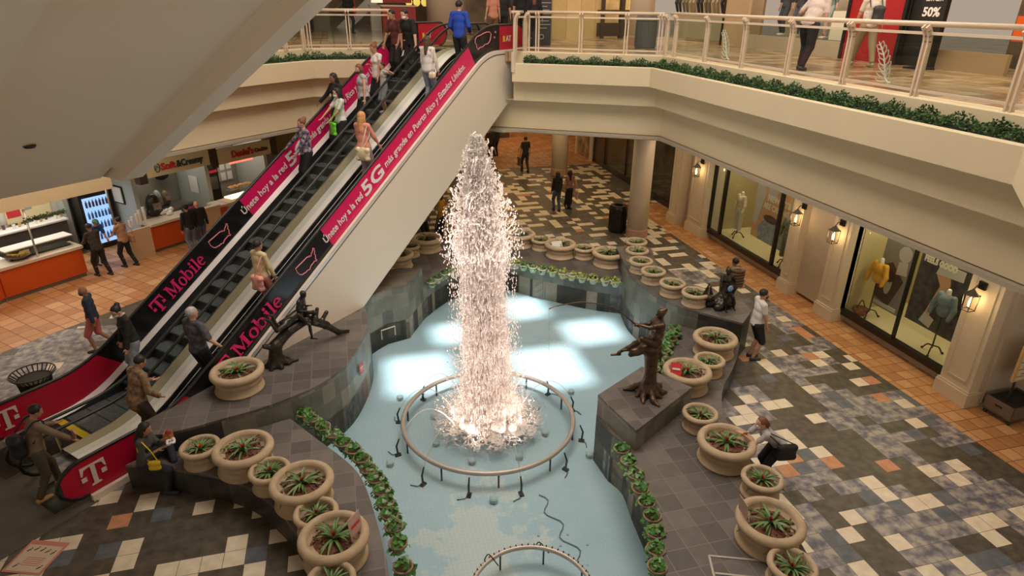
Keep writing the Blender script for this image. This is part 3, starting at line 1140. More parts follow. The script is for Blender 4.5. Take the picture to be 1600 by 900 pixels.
def soft(fn, s, r=.5):
    return sum(fn(s + r * t) for t in (-1, -.6, -.2, .2, .6, 1)) / 6


S_LO, S_HI = -.45, 14.6
ss_all = [S_LO + .35 + i * .2 for i in range(int((S_HI - S_LO - .7) / .2) + 2)]


def rail_path():
    """closed handrail loop seen from the side, without the buried return"""
    pts = []
    for s in ss_all:
        pts.append((s, soft(zr, s)))
    # lower newel: half round going down and back
    lo = [(S_LO + .35 - .42 * math.sin(a), .47 + .35 * math.cos(a)) for a in [PI * k / 8 for k in range(1, 9)]][::-1]
    hi_s = ss_all[-1]
    hi = [(hi_s + .40 * math.sin(a), 6.85 + .35 * math.cos(a)) for a in [PI * k / 8 for k in range(1, 9)]]
    return lo + pts + hi


RP = rail_path()


def top_at(s):
    if s < ss_all[0]:
        a = (ss_all[0] - s) / .42
        return .47 + .35 * math.sqrt(max(0, 1 - a * a))
    if s > ss_all[-1]:
        a = (s - ss_all[-1]) / .40
        return 6.85 + .35 * math.sqrt(max(0, 1 - a * a))
    return soft(zr, s)


def bot_at(s):
    if s < ss_all[0]:
        a = (ss_all[0] - s) / .42
        return .47 - .35 * math.sqrt(max(0, 1 - a * a))
    if s > ss_all[-1]:
        a = (s - ss_all[-1]) / .40
        return 6.85 - .35 * math.sqrt(max(0, 1 - a * a))
    return soft(zd, s)


def panel_mb(sa_top, sa_bot, sb_top, sb_bot, w, th=.02, inset=.03):
    """balustrade panel between two oblique cuts"""
    mb = MB()
    n = max(3, int((sb_top - sa_top) / .25))
    T = [(sa_top + (sb_top - sa_top) * i / n) for i in range(n + 1)]
    B = [(sa_bot + (sb_bot - sa_bot) * i / n) for i in range(n + 1)]
    vs = []
    for wv in (w - th / 2, w + th / 2):
        for s in T:
            vs.append((s, wv, top_at(s) - inset))
        for s in B:
            vs.append((s, wv, bot_at(s)))
    k = n + 1
    fs = []
    for i in range(n):
        fs.append((i, k + i, k + i + 1, i + 1)[::-1])
        fs.append((2 * k + i, 3 * k + i, 3 * k + i + 1, 2 * k + i + 1))
        fs.append((i, i + 1, 2 * k + i + 1, 2 * k + i))
        fs.append((k + i, 3 * k + i, 3 * k + i + 1, k + i + 1))
    fs.append((0, 2 * k, 3 * k, k))
    fs.append((n, k + n, 3 * k + n, 2 * k + n))
    mb.add(vs, fs)
    return mb


def slope_frame(s, w, off):
    """origin on the panel at arc position s, off = height above the panel's lower edge along the perpendicular"""
    c, n = math.cos(ANG), math.sin(ANG)
    o = Vector((s, w, KS * (s - 1.35))) + Vector((-n, 0, c)) * off
    return frame(o, (c, 0, n), (-n, 0, c))


def poly_mb(mb, M, pts, th=.008):
    """flat shape from a simple polygon"""
    tris = tessellate_polygon([[Vector((x, y, 0)) for x, y in pts]])
    n = len(pts)
    vs = [M @ Vector((x, y, z)) for z in (0, th) for x, y in pts]
    fs = []
    for t_ in tris:
        a, b, c = [Vector((*pts[k], 0)) for k in t_]
        if (b - a).cross(c - a).z < 0:
            t_ = (t_[0], t_[2], t_[1])
        fs.append(tuple(n + k for k in t_))
        fs.append(t_[::-1])
    for i in range(n):
        j = (i + 1) % n
        fs.append((i, j, n + j, n + i))
    mb.add(vs, fs)


def t_logo(mb, M, h):
    """slab-serif capital T with a small square on either side"""
    u = h / 1.0
    P_ = [(.36, 0), (.74, 0), (.74, .07), (.64, .10), (.64, .90), (.70, .91), (.90, .86), (.98, .62), (1.04, .62), (1.02, 1.0), (.08, 1.0), (.06, .62), (.12, .62), (.20, .86), (.40, .91), (.46, .90), (.46, .10), (.36, .07)]
    poly_mb(mb, M, [(x * u, y * u) for x, y in P_])
    for x in (.05, .83):
        poly_mb(mb, M, [(x * u, .33 * u), ((x + .2) * u, .33 * u), ((x + .2) * u, .53 * u), (x * u, .53 * u)])


def word_mobile(mb, M, h, width):
    """bold slab serif word: M o b i l e"""
    k = width / 4.45
    def R(x0, y0, x1, y1):
        poly_mb(mb, M, [(x0 * k, y0 * h), (x1 * k, y0 * h), (x1 * k, y1 * h), (x0 * k, y1 * h)])
    # M
    R(0, 0, .42, .08); R(.12, .08, .26, .92); R(0, .92, .34, 1.0)
    R(.82, 0, 1.32, .08); R(.94, .08, 1.18, .92); R(.90, .92, 1.32, 1.0)
    poly_mb(mb, M, [(x * k, y * h) for x, y in ((.16, 1.0), (.36, 1.0), (.68, .34), (.96, 1.0), (1.02, 1.0), (.66, .06), (.60, .06))])

    def ring(cx, cy, rx, ry, tx, ty, a0=0, a1=2 * PI, n=22):
        V_ = []
        for i in range(n):
            a, b = a0 + (a1 - a0) * i / n, a0 + (a1 - a0) * (i + 1) / n
            poly_mb(mb, M, [((cx + rx * math.cos(a)) * k, (cy + ry * math.sin(a)) * h), ((cx + rx * math.cos(b)) * k, (cy + ry * math.sin(b)) * h),
                            ((cx + (rx - tx) * math.cos(b)) * k, (cy + (ry - ty) * math.sin(b)) * h), ((cx + (rx - tx) * math.cos(a)) * k, (cy + (ry - ty) * math.sin(a)) * h)])
    ring(1.73, .34, .36, .36, .19, .07)
    # b
    R(2.15, .0, 2.34, .94); R(2.05, .94, 2.34, 1.0)
    ring(2.52, .34, .35, .36, .18, .07)
    # i
    R(2.98, 0, 3.36, .07); R(3.08, .07, 3.27, .62); R(2.98, .62, 3.27, .69)
    ring(3.17, .88, .11, .12, .11, .12, n=12)
    # l
    R(3.42, 0, 3.80, .07); R(3.52, .07, 3.71, .94); R(3.42, .94, 3.71, 1.0)
    # e
    ring(4.17, .34, .34, .36, .17, .07, .05, 5.4)
    R(3.95, .33, 4.50, .41)


US_MAP = [(0, .62), (.02, .40), (.08, .24), (.15, .20), (.24, .13), (.34, .12), (.42, .02), (.48, .10), (.58, .14), (.66, .12), (.74, .14), (.80, .02), (.83, .05), (.81, .20), (.87, .32), (.90, .42), (.88, .50), (.94, .58), (.97, .70), (1.0, .80), (.97, .88), (.93, .80), (.86, .72), (.80, .70), (.77, .62), (.72, .62), (.70, .74), (.66, .66), (.64, .76), (.58, .80), (.46, .82), (.30, .86), (.14, .90), (.03, .92), (.02, .80)]
PR_MAP = [(0, .55), (.03, .75), (.14, .86), (.34, .84), (.55, .86), (.76, .84), (.92, .76), (1.0, .60), (.95, .42), (.88, .25), (.74, .16), (.56, .20), (.40, .14), (.24, .18), (.10, .12), (.05, .30), (.06, .44)]


def outline(mb, M, pts, w_, h_, t_):
    P_ = [M @ Vector((x * w_, y * h_, .006)) for x, y in pts]
    mb.tube(P_, t_, 5, closed=True)


def esc_panels(root, w, face, pink0, red1, lettering, base_name='side_panel'):
    """advertising panels on one balustrade; face is the w of the visible face"""
    dpk = .33
    cp = panel_mb(S_LO + .0, S_LO + .0, red1 - .15, red1 + .3, w).build('crimson_panel', M_REDP, root)
    bp = panel_mb(red1 - .15, red1 + .3, pink0 - dpk, pink0, w).build('black_panel', M_BLACKP, root)
    pk = panel_mb(pink0 - dpk, pink0, 11.56, 11.9, w).build('magenta_panel', M_PINK, root)
    pk['label'] = 'magenta advertising panel with white lettering'
    bp2 = panel_mb(11.56, 11.9, 13.2, 13.2, w).build('black_panel', M_BLACKP, root)
    cp2 = panel_mb(13.2, 13.2, S_HI + .05, S_HI + .05, w).build('crimson_panel', M_REDP, root)
    # crimson end: big letter T
    mb = MB()
    t_logo(mb, frame((-.18, face, .26), (1, 0, 0), (0, 0, 1)), .42)
    mb.build('end_logo', M_TLET, cp)
    mb = MB()
    t_logo(mb, slope_frame(lettering['T'], face, .12), .36)
    word_mobile(mb, slope_frame(lettering['T'] + .42, face, .13), .34, lettering['Mw'])
    mb.build('company_lettering', M_PINK2, bp)
    mb = MB()
    outline(mb, slope_frame(lettering['map'], face, .11), US_MAP, .66, .36, .011)
    mb.build('country_outline', mat('pale_pink_line', (.9, .30, .36), .5), bp)
    mb = MB()
    outline(mb, frame((11.95, face, 6.52), (1, 0, .22), (-.22, 0, 1)), PR_MAP, .85, .46, .011)
    for cx, cz in ((12.9, 6.88), (12.95, 7.02)):
        mb.tube([(cx + .035 * math.cos(a), face - .006, cz + .02 * math.sin(a)) for a in [2 * PI * k / 8 for k in range(8)]], .007, 4, closed=True)
    mb.build('island_outline', MATS['pale_pink_line'], bp2)
    mb = MB()
    c = math.cos(ANG)
    for body, s0, s1, sz, off, bold in (('Únete hoy a la red', lettering['u'], lettering['g'] - .06, .25, .2, .004), ('5G', lettering['g'], lettering['g'] + .72, .48, .13, .012),
                                        ('más grande en Puerto Rico y Estados Unidos.', lettering['g'] + .82, 11.5, .25, .2, .004)):
        put(mb, text_mesh(body, sz, bold=bold, extrude=.003, width=(s1 - s0) / c), slope_frame(s0, face, off))
    mb.build('slogan_lettering', M_WLET, pk)
    mb = MB()
    put(mb, text_mesh('AT', .22, bold=.006, width=.3), frame((13.55, face, 6.75), (1, 0, 0), (0, 0, 1)))
    mb.build('end_lettering', M_TLET, cp2)
    mb = MB()
    mb.box((13.42, face - .01, 6.82), (.10, .01, .16))
    mb.build('yellow_warning_sticker', M_YEL, cp2)


def esc_rail(root, w):
    mb = MB()
    mb.tube([(s, w, z) for s, z in RP], .032, 8)
    mb.build('handrail', M_BLACK, root, smooth=True)


def side_poly(root, w0, w1, material, top=-.0, name='side_cladding'):
    """solid cladding below the balustrade"""
    n = 60
    s0, s1 = -.1, 13.9
    tops = [(s0 + (s1 - s0) * i / n) for i in range(n + 1)]
    vs, fs = [], []
    for w in (w0, w1):
        for s in tops:
            vs.append((s, w, soft(zd, s) + top))
        for s in tops:
            vs.append((s, w, max(0.0, min(KS * (s - 5.1), 5.0))))
    k = n + 1
    for i in range(n):
        fs.append((i, i + 1, k + i + 1, k + i))
        fs.append((2 * k + i, 3 * k + i, 3 * k + i + 1, 2 * k + i + 1))
        fs.append((i, 2 * k + i, 2 * k + i + 1, i + 1))
        fs.append((k + i, k + i + 1, 3 * k + i + 1, 3 * k + i))
    fs.append((0, k, 3 * k, 2 * k))
    fs.append((n, 2 * k + n, 3 * k + n, k + n))
    MB().add(vs, fs).build(name, material, root)


def ribbon(root, name, w0, w1, dz0, dz1, material, s0=.3, s1=13.6, base=None):
    """sloping strip following the escalator"""
    n = 64
    base = base or zd
    mb = MB()
    ss = [s0 + (s1 - s0) * i / n for i in range(n + 1)]
    vs = [(s, w0, soft(base, s) + dz0) for s in ss] + [(s, w1, soft(base, s) + dz1) for s in ss]
    mb.add(vs, [(i, n + 1 + i, n + 2 + i, i + 1) for i in range(n)])
    mb.build(name, material, root)


def steps(root, w0, w1):
    tread = .40
    wc, ww = (w0 + w1) / 2, w1 - w0
    for i in range(-3, 30):
        s = 2.1 + i * tread
        z = zn(s + tread * .5)
        z = min(max(KS * (s + tread - 2.1), 0), U) if 0 <= i < 28 else (0.02 if i < 0 else U + .01)
        mb = MB()
        mb.cur = 0
        mb.add([(s, w0, z), (s + tread, w0, z), (s + tread, w1, z), (s, w1, z)], [(0, 1, 2, 3)])
        mb.cur = 1
        zl = z - .26
        mb.add([(s, w0, zl), (s, w1, zl), (s, w1, z), (s, w0, z)], [(3, 2, 1, 0)])
        mb.add([(s + .005, w0, z + .001), (s + .03, w0, z + .001), (s + .03, w1, z + .001), (s + .005, w1, z + .001)], [(0, 1, 2, 3)])
        mb.build('step', [M_STEP, M_RISER], root)
    # floor plates with comb
    for s0, s1, z in ((-.6, .75, .015), (13.45, 14.9, U + .015)):
        MB().box(((s0 + s1) / 2, wc, z - .02), (s1 - s0, ww, .04)).build('floor_plate', M_DARKM, root)
    MB().box((.80, wc, .022), (.13, ww, .02)).build('comb_plate', M_YEL, root)
    MB().box((13.4, wc, U + .01), (.13, ww, .02)).build('comb_plate', M_YEL, root)


def escalator(label, w0, w1, adv_left, adv_right, lett):
    """w0 is the camera side handrail, w1 the far one"""
    root = thing('escalator', label, 'escalator', (B0[0], B0[1], 0), math.radians(45))
    a, b = w0 + .17, w1 - .17
    steps(root, a, b)
    esc_rail(root, w0)
    esc_rail(root, w1)
    for w, adv, sg in ((w0, adv_right, 1), (w1, adv_left, -1)):
        if adv:
            esc_panels(root, w, w - .02, lett['pink0'], lett['red1'], lett)
        else:
            panel_mb(S_LO, S_LO, S_HI + .05, S_HI + .05, w, th=.012).build('glass_panel', M_GLASS, root)
        ribbon(root, 'deck', w, w + sg * .14, .0, -.07, M_WHITEDECK if adv_left and sg < 0 else M_STEEL)
        ribbon(root, 'skirt', w + sg * .14, w + sg * .168, -.07, -.45, M_RISER)
    return root


LA = dict(pink0=6.2, red1=2.0, T=3.35, Mw=1.15, map=5.05, u=6.04, g=7.62)
LB = dict(pink0=5.95, red1=2.0, T=2.75, Mw=1.45, map=5.0, u=5.84, g=7.2)
ea = escalator('descending escalator on the left with magenta slogan on its far side', 1.64, 2.96, True, False, LA)
eb = escalator('ascending escalator on the right, nearest the fountain, magenta slogan outside', 0.0, 1.20, False, True, LB)
# outer cladding, underside
side_poly(eb, -.10, -.02, M_CREAM)
side_poly(ea, 2.98, 3.06, M_CREAM)
for root, w0_, w1_ in ((eb, -.02, 1.49), (ea, 1.49, 2.98)):
    n = 40
    ss = [5.1 + (13.6 - 5.1) * i / n for i in range(n + 1)]
    MB().add([(s, w0_, min(KS * (s - 5.1), 5.0) + .02) for s in ss] + [(s, w1_, min(KS * (s - 5.1), 5.0) + .02) for s in ss],
             [(i, n + 1 + i, n + 2 + i, i + 1) for i in range(n)]).build('underside', M_CREAM, root)
# pale metal edging and black line along the outer cladding
ribbon(eb, 'edge_strip', -.105, -.106, .0, -.10, M_WHITEDECK, s0=2.0)
ribbon(eb, 'black_line', -.105, -.107, -.10, -.125, M_BLACK, s0=2.0)
# deck between the two escalators
ribbon(eb, 'inner_trim', .955, .975, -.10, -.10, M_WHITEDECK)
ribbon(eb, 'centre_deck', 1.02, 1.38, .004, .004, M_WHITEDECK)
ribbon(eb, 'centre_deck', 1.38, 1.66, .004, .004, M_BRASS)
for i in range(22):
    s = 2.0 + i * .5
    bs = MB()
    bs.ball((s, .11, soft(zd, s) + .0), .018, 8, 4)
    if i % 2 == 0:
        bs.build('guide_light', mat('small_brass_stud', (.8, .7, .5), .3, .8), eb)
# a small A-frame sign on the lower landing of the left escalator
t = thing('folding_floor_stand', 'small wooden folding stand on the lower landing of the left escalator', 'stand', E45(.25, 1.9, .02), math.radians(20))
for sx in (-.12, .12):
    MB().tube([(sx, -.13, 0), (sx * .7, 0, .42)], .015, 6).build('leg', mat('yellowed_wood', (.52, .36, .13), .5), t)
    MB().tube([(sx, .13, 0), (sx * .7, 0, .42)], .012, 6).build('leg', MATS['yellowed_wood'], t)
MB().box((0, -.03, .38), (.2, .02, .08)).build('crossbar', MATS['yellowed_wood'], t)

# ------------------------------------------------------------------ overhead escalator underside (upper left)
K0 = (-3.17, 11.23, 5.2)
root = thing('overhead_escalator', 'huge beige underside of the escalator rising overhead at top left', 'escalator', K0, math.radians(-45))


def slab_run(name, y0, y1, dz, m_, x1=13.0, parent=None):
    """face below the rising truss between local y0 and y1, plus its level foot"""
    MB().add([(-6, y0, dz), (0, y0, dz), (x1, y0, dz + .577 * x1), (-6, y1, dz), (0, y1, dz), (x1, y1, dz + .577 * x1)],
             [(0, 1, 4, 3), (1, 2, 5, 4)]).build(name, m_, parent or root)


def slab_side(name, y0, dz0, y1, dz1, m_, x1=13.0):
    MB().add([(-6, y0, dz0), (0, y0, dz0), (x1, y0, dz0 + .577 * x1), (-6, y1, dz1), (0, y1, dz1), (x1, y1, dz1 + .577 * x1)],
             [(0, 1, 4, 3), (1, 2, 5, 4)]).build(name, m_, root)


slab_run('edge_beam', 0, -.33, 0, M_TRUSS2)
slab_side('beam_inner_face', -.33, 0, -.36, .20, M_TRUSS)
slab_side('cove', -.36, .20, -.48, .27, M_TRUSS)
MB().add([(-6, -.40, 0), (-.47, -.40, 0), (13, -.48, .27 + .577 * 13), (-6, -2.86, 0), (-.47, -2.86, 0), (13, -2.86, .27 + .577 * 13)], [(0, 1, 4, 3), (1, 2, 5, 4)]).build('soffit_panel', M_TRUSS, root)
slab_side('beam_inner_face', -2.86, .27, -2.86, .05, M_TRUSS)
slab_run('edge_beam', -2.86, -3.3, .05, M_TRUSS2)
slab_side('outer_face', 0, 0, 0, 1.25, M_TRUSS2)
slab_side('outer_face', -3.3, .05, -3.3, 1.25, M_TRUSS2)
MB().lathe([(.0, -.03), (.055, -.03), (.07, -.01), (.07, .0)], 16, (1.2, -1.95, .27 + .577 * 1.2)).build('ceiling_speaker', M_DARKM, root)
slab_run('top_deck', 0, -3.3, 1.25, M_TRUSS)

# ------------------------------------------------------------------ upper railings


def railing(label, pts, posts, group, emblem=(), hand=1.07, post_skip=()):
    """pts = polyline of the kerb; posts = list of (x,y) posts along it; outside is on the right side"""
    t_ = thing('railing', label, 'railing', (0, 0, 0), 0, group)
    off_in = offset(pts, -.10)
    z0 = U
    MB().tube([(x, y, z0 + hand) for x, y in off_in], .040, 8).build('handrail', M_RAIL, t_, smooth=True)
    MB().tube([(x, y, z0 + .94) for x, y in pts], .030, 4).build('top_rail', M_RAIL, t_)
    MB().tube([(x, y, z0 + .10) for x, y in pts], .028, 4).build('bottom_rail', M_RAIL, t_)
    for (x, y, dx, dy) in posts:
        # pair of flat bars curving inwards at the top
        nx, ny = dy, -dx      # outward
        for s_ in (-.04, .04):
            mb = MB()
            prof = [(0, -.02), (0, .82), (.015, .90), (.05, .98), (.10, 1.04)]
            for (o1, h1), (o2, h2) in zip(prof[:-1], prof[1:]):
                a = Vector((x + dx * s_ - nx * o1, y + dy * s_ - ny * o1, z0 + h1))
                b = Vector((x + dx * s_ - nx * o2, y + dy * s_ - ny * o2, z0 + h2))
                up = (b - a).normalized()
                X = Vector((dx, dy, 0))
                Y = up.cross(X).normalized()
                M_ = Matrix((X, Y, up)).transposed()
                mb.box((a + b) / 2, (.034, .075, (b - a).length + .01), M=M_)
            mb.build('post', M_RAIL, t_)
    for i in range(len(posts) - 1):
        a, b = posts[i], posts[i + 1]
        L = math.hypot(b[0] - a[0], b[1] - a[1])
        if L < .25 or i in post_skip:
            continue
        ang = math.atan2(b[1] - a[1], b[0] - a[0])
        gp = MB().box(((a[0] + b[0]) / 2, (a[1] + b[1]) / 2, z0 + .52), (L - .09, .010, .80), ang).build('glass_panel', M_RAILGLASS, t_)
        if i in emblem:
            leaf_emblem(gp, ((a[0] + b[0]) / 2, (a[1] + b[1]) / 2, z0 + .5), ang)
    return t_


def leaf_emblem(parent, c, ang):
    """frosted palm frond: curved stem with looped leaflets"""
    mb = MB()
    d = Vector((math.cos(ang), math.sin(ang), 0))
    sgn = 1
    nrm = Vector((math.sin(ang), -math.cos(ang), 0)) * .012

    def P(u, v):
        return Vector(c) + d * u * 1.3 + Vector((0, 0, v * 1.12)) + nrm
    stem = curve([(-.16, -.34), (-.20, -.31), (-.15, -.30), (-.09, -.22), (-.05, -.08), (.0, .05), (.07, .16), (.13, .24)], 5)
    mb.tube([P(u, v) for u, v in stem], [.016 - .008 * i / len(stem) for i in range(len(stem))], 5)
    for k in range(7):
        i = min(11 + k * 3, len(stem) - 2)
        u, v = stem[i]
        tx, ty = stem[i + 1][0] - stem[i - 1][0], stem[i + 1][1] - stem[i - 1][1]
        base_a = math.atan2(ty, tx)
        for sd in (-1, 1):
            L = .19 - .013 * k
            a = base_a + sd * (.75 - .04 * k)
            tip = (u + L * math.cos(a), v + L * math.sin(a))
            mid = ((u + tip[0]) / 2, (v + tip[1]) / 2)
            nx_, ny_ = -math.sin(a) * .030, math.cos(a) * .030
            mb.tube([P(*q) for q in curve([(u, v), (mid[0] + nx_, mid[1] + ny_), tip, (mid[0] - nx_, mid[1] - ny_)], 4, True)], .0075, 4, closed=True)
    mb.build('leaf_emblem', mat('frosted_white', (.85, .83, .80), .6), parent)


def along(a, b, fr_or_n, step=None):
    L = math.dist(a, b)
    dx, dy = (b[0] - a[0]) / L, (b[1] - a[1]) / L
    return [(a[0] + dx * s_, a[1] + dy * s_, dx, dy) for s_ in fr_or_n], dx, dy


rr = [(8.9, 6.1), (8.9, 17.27)]
posts = [(8.9, y, 0, 1) for y in (7.0, 8.62, 10.24, 11.86, 13.48, 15.1, 16.7, 17.2)]
railing('long beige railing with glass panels along the right balcony', rr, posts, 'upper balcony railings', emblem=(1, 4))
a_, b_ = (8.83, 17.33), (5.50, 19.45)
L = math.dist(a_, b_)
po, dx, dy = along(a_, b_, [.06, 1.0, 2.3, L - .35, L - .06])
railing('beige glass railing at the back of the upper floor beside the escalator', [a_, b_], po, 'upper balcony railings')
a_, b_ = (5.47, 19.42), (5.02, 18.97)
po, dx, dy = along(a_, b_, [.05, math.dist(a_, b_) - .04])
t = railing('very short beige railing return at the top of the right escalator', [a_, b_], po, 'upper balcony railings')
MB().box((4.99, 18.94, 6.22), (.10, .10, .55), math.radians(45)).build('lower_bracket', M_RAIL, t)
a_, b_ = (1.75, 21.28), (-.8, 21.28)
po, dx, dy = along(a_, b_, [.05, 1.3, 2.45])
railing('beige glass railing at the upper floor left of the escalators', [a_, b_], po, 'upper balcony railings')
a_, b_ = (-.84, 21.26), (-3.8, 18.3)
po, dx, dy = along(a_, b_, [.06, .75, 2.35, 3.95])
railing('beige glass railing on the angled left balcony partly behind the overhead escalator', [a_, b_], po, 'upper balcony railings')

# ------------------------------------------------------------------ ground floor shopfront wall on the right
WX = 12.55
mb = MB()
mb.box((WX + .1, 13.95, 2.3), (.3, 2.1, 4.4))          # pier between the windows
mb.box((WX + .15, 20.75, 2.3), (.4, 2.4, 4.4))
mb.box((WX + .15, 9.0, 2.3), (.4, .9, 4.4))
mb.box((WX + .35, 14.8, 3.85), (.4, 12.0, 1.3))
mb.box((WX + .25, 14.8, .12), (.3, 12.6, .24))
mb.box((WX + 1.0, 8.55, 2.3), (1.9, .1, 4.4))
struct('wall_right', mb, mat('washed_brick_paint', (.52, .455, .37), .7, noise=((.45, .385, .30), .6), nscale=3, bump=.5, bscale=14))


def pilaster(y, w_, label, x=12.25, dep=.42):
    t_ = thing('pilaster', label, 'pilaster', (x, y, 0))
    MB().box((dep / 2, 0, 2.1), (dep, w_, 4.2)).build('shaft', M_PLANK, t_)
    MB().box((dep / 2 - .02, 0, .16), (dep + .08, w_ + .08, .32)).box((dep / 2 - .01, 0, .34), (dep + .05, w_ + .05, .05)).build('base', M_PLANK, t_)
    mb_ = MB()
    for z0_, z1_ in ((.55, 3.9),):
        for yy in (-w_ / 2 + .12, w_ / 2 - .12):
            mb_.box((-.008, yy, (z0_ + z1_) / 2), (.03, .035, z1_ - z0_))
        for zz in (z0_, z1_):
            mb_.box((-.008, 0, zz), (.03, w_ - .2, .035))
    mb_.build('raised_panel_moulding', M_PLANK, t_)


pilaster(8.93, .72, 'last shopfront pilaster at the right beside the sign cart')
pilaster(13.0, .62, 'shopfront pilaster left of the window with the yellow sweater')
pilaster(14.75, .46, 'shopfront pilaster right of the window with the large photo poster')
pilaster(20.1, 1.05, 'shopfront pilaster left of the window with the large photo poster')
pilaster(21.5, .6, 'plain shopfront pilaster beside the dark hall shop', x=12.1)


def lantern(y, z, label, x=12.24):
    t_ = thing('wall_lantern', label, 'lantern', (x, y, z), 0, 'shopfront wall lanterns')
    MB().box((-.02, 0, .34), (.05, .16, .16)).build('back_plate', M_WFRAME, t_)
    MB().tube([(-.02, 0, .34), (-.16, 0, .36), (-.22, 0, .28)], .014, 6).build('arm', M_WFRAME, t_)
    mb_ = MB()
    for sx in (-1, 1):
        for sy in (-1, 1):
            mb_.tube([(-.22 + sx * .10, sy * .10, .16), (-.22 + sx * .085, sy * .085, -.18)], .009, 4)
    for zz, r in ((.16, .105), (-.18, .09)):
        mb_.tube([(-.22 + r * a, r * b, zz) for a, b in ((-1, -1), (1, -1), (1, 1), (-1, 1))], .009, 4, closed=True)
    mb_.build('cage', M_WFRAME, t_)
    MB().lathe([(.15, .16), (.05, .25), (.02, .29)], 4, (-.22, 0, 0)).build('hood', M_WFRAME, t_)
    MB().box((-.22, 0, -.01), (.15, .15, .30)).build('glass_pane', glass_material('lantern_glass', (.97, .95, .9)) if 'lantern_glass_m' not in MATS else MATS['lantern_glass_m'], t_)
    MB().lathe([(.022, -.10), (.026, .0), (.012, .10)], 8, (-.22, 0, 0)).build('bulb', mat('lit_bulb', (1, .8, .5), .5, emis=(1, .62, .25), estr=22), t_)
    lp = light('POINT', 'lantern_light', (x - .24, y, z - .0), 9, (1, .66, .32), .06)
    return t_


lantern(20.0, 2.38, 'wall lantern farthest left, by the hall column')
lantern(14.5, 2.36, 'wall lantern overlapping the big photo poster window')
lantern(13.0, 2.36, 'wall lantern on the pilaster left of the yellow sweater window')
lantern(9.0, 2.32, 'wall lantern nearest the sign cart on the right')


def display_window(n, y0, y1, mull):
    z0_, z1_ = .26, 3.2
    mb_ = MB()
    for y in (y0, y1):
        mb_.box((WX, y, (z0_ + z1_) / 2), (.14, .12, z1_ - z0_))
    mb_.box((WX, (y0 + y1) / 2, z0_ + .05), (.14, y1 - y0, .16))
    mb_.box((WX, (y0 + y1) / 2, z1_), (.14, y1 - y0, .10))
    for y, w_ in mull:
        mb_.box((WX, y, (z0_ + z1_) / 2), (.12, w_, z1_ - z0_))
    o = struct('window_%d' % n, mb_, M_WFRAME)
    MB().box((WX, (y0 + y1) / 2, (z0_ + z1_) / 2), (.01, y1 - y0, z1_ - z0_)).build('window_pane', M_GLASS, o)
    # display bay
    bay = MB()
    D_ = 2.2
    bay.add([(WX, y0, .26), (WX + D_, y0, .26), (WX + D_, y1, .26), (WX, y1, .26)], [(0, 1, 2, 3)])
    o = struct('floor_display_%d' % n, bay, mat('cream_display_floor', (.80, .72, .48), .35))
    bay = MB()
    bay.add([(WX + D_, y0, .26), (WX + D_, y0, 3.4), (WX + D_, y1, 3.4), (WX + D_, y1, .26)], [(0, 1, 2, 3)])
    bay.add([(WX + .2, y1, .26), (WX + .2, y1, 3.4), (WX + D_, y1, 3.4), (WX + D_, y1, .26)], [(0, 1, 2, 3)])
    bay.add([(WX + .2, y0, .26), (WX + .2, y0, 3.4), (WX + D_, y0, 3.4), (WX + D_, y0, .26)], [(0, 1, 2, 3)])
    bay.add([(WX + .2, y0, 3.4), (WX + D_, y0, 3.4), (WX + D_, y1, 3.4), (WX + .2, y1, 3.4)], [(0, 1, 2, 3)])
    struct('wall_display_%d' % n, bay, grid_tile_material('display_brick_%d' % n, .24, [(.2, (.42, .34, .17)), (.55, (.55, .46, .24)), (.9, (.68, .58, .34))], mortar=(.40, .34, .2), uv=False, T2=.08, brick=True) if n == 1 else mat('tan_display_wall', (.58, .49, .27), .6))
    light('AREA', 'display_light', (WX + .7, (y0 + y1) / 2, 3.3), 75, (1, .83, .50), .8, y1 - y0 - .3)


display_window(1, 14.85, 19.6, [(18.85, .09), (15.85, .08)])
display_window(2, 9.35, 12.75, [(10.95, .03)])


def wall_poster(name, label, x, y0, y1, z0_, z1_, base, shapes, words=(), fr=None):
    """flat poster facing -x; shapes = list of (colour name, colour, polygon in 0..1), 0 = left as seen"""
    t_ = thing(name, label, 'poster', (x, 0, 0))
    sh = MB().box((.02, (y0 + y1) / 2, (z0_ + z1_) / 2), (.03, y1 - y0, z1_ - z0_)).build('sheet', base, t_)
    M_ = frame((0, y1, z0_), (0, -1, 0), (0, 0, 1))
    for i, (m_, poly) in enumerate(shapes):
        mb_ = MB()
        poly_mb(mb_, M_, [(p[0] * (y1 - y0), p[1] * (z1_ - z0_)) for p in poly], .004 + .002 * i)
        mb_.build('printed_shape', m_, sh)
    for body, u, v, sz, wd, m_ in words:
        mb_ = MB()
        put(mb_, text_mesh(body, sz, bold=.012, width=wd), frame((-.02, y1 - u * (y1 - y0), z0_ + v * (z1_ - z0_)), (0, -1, .0), (0, 0, 1)))
        mb_.build('lettering', m_, sh)
    return t_


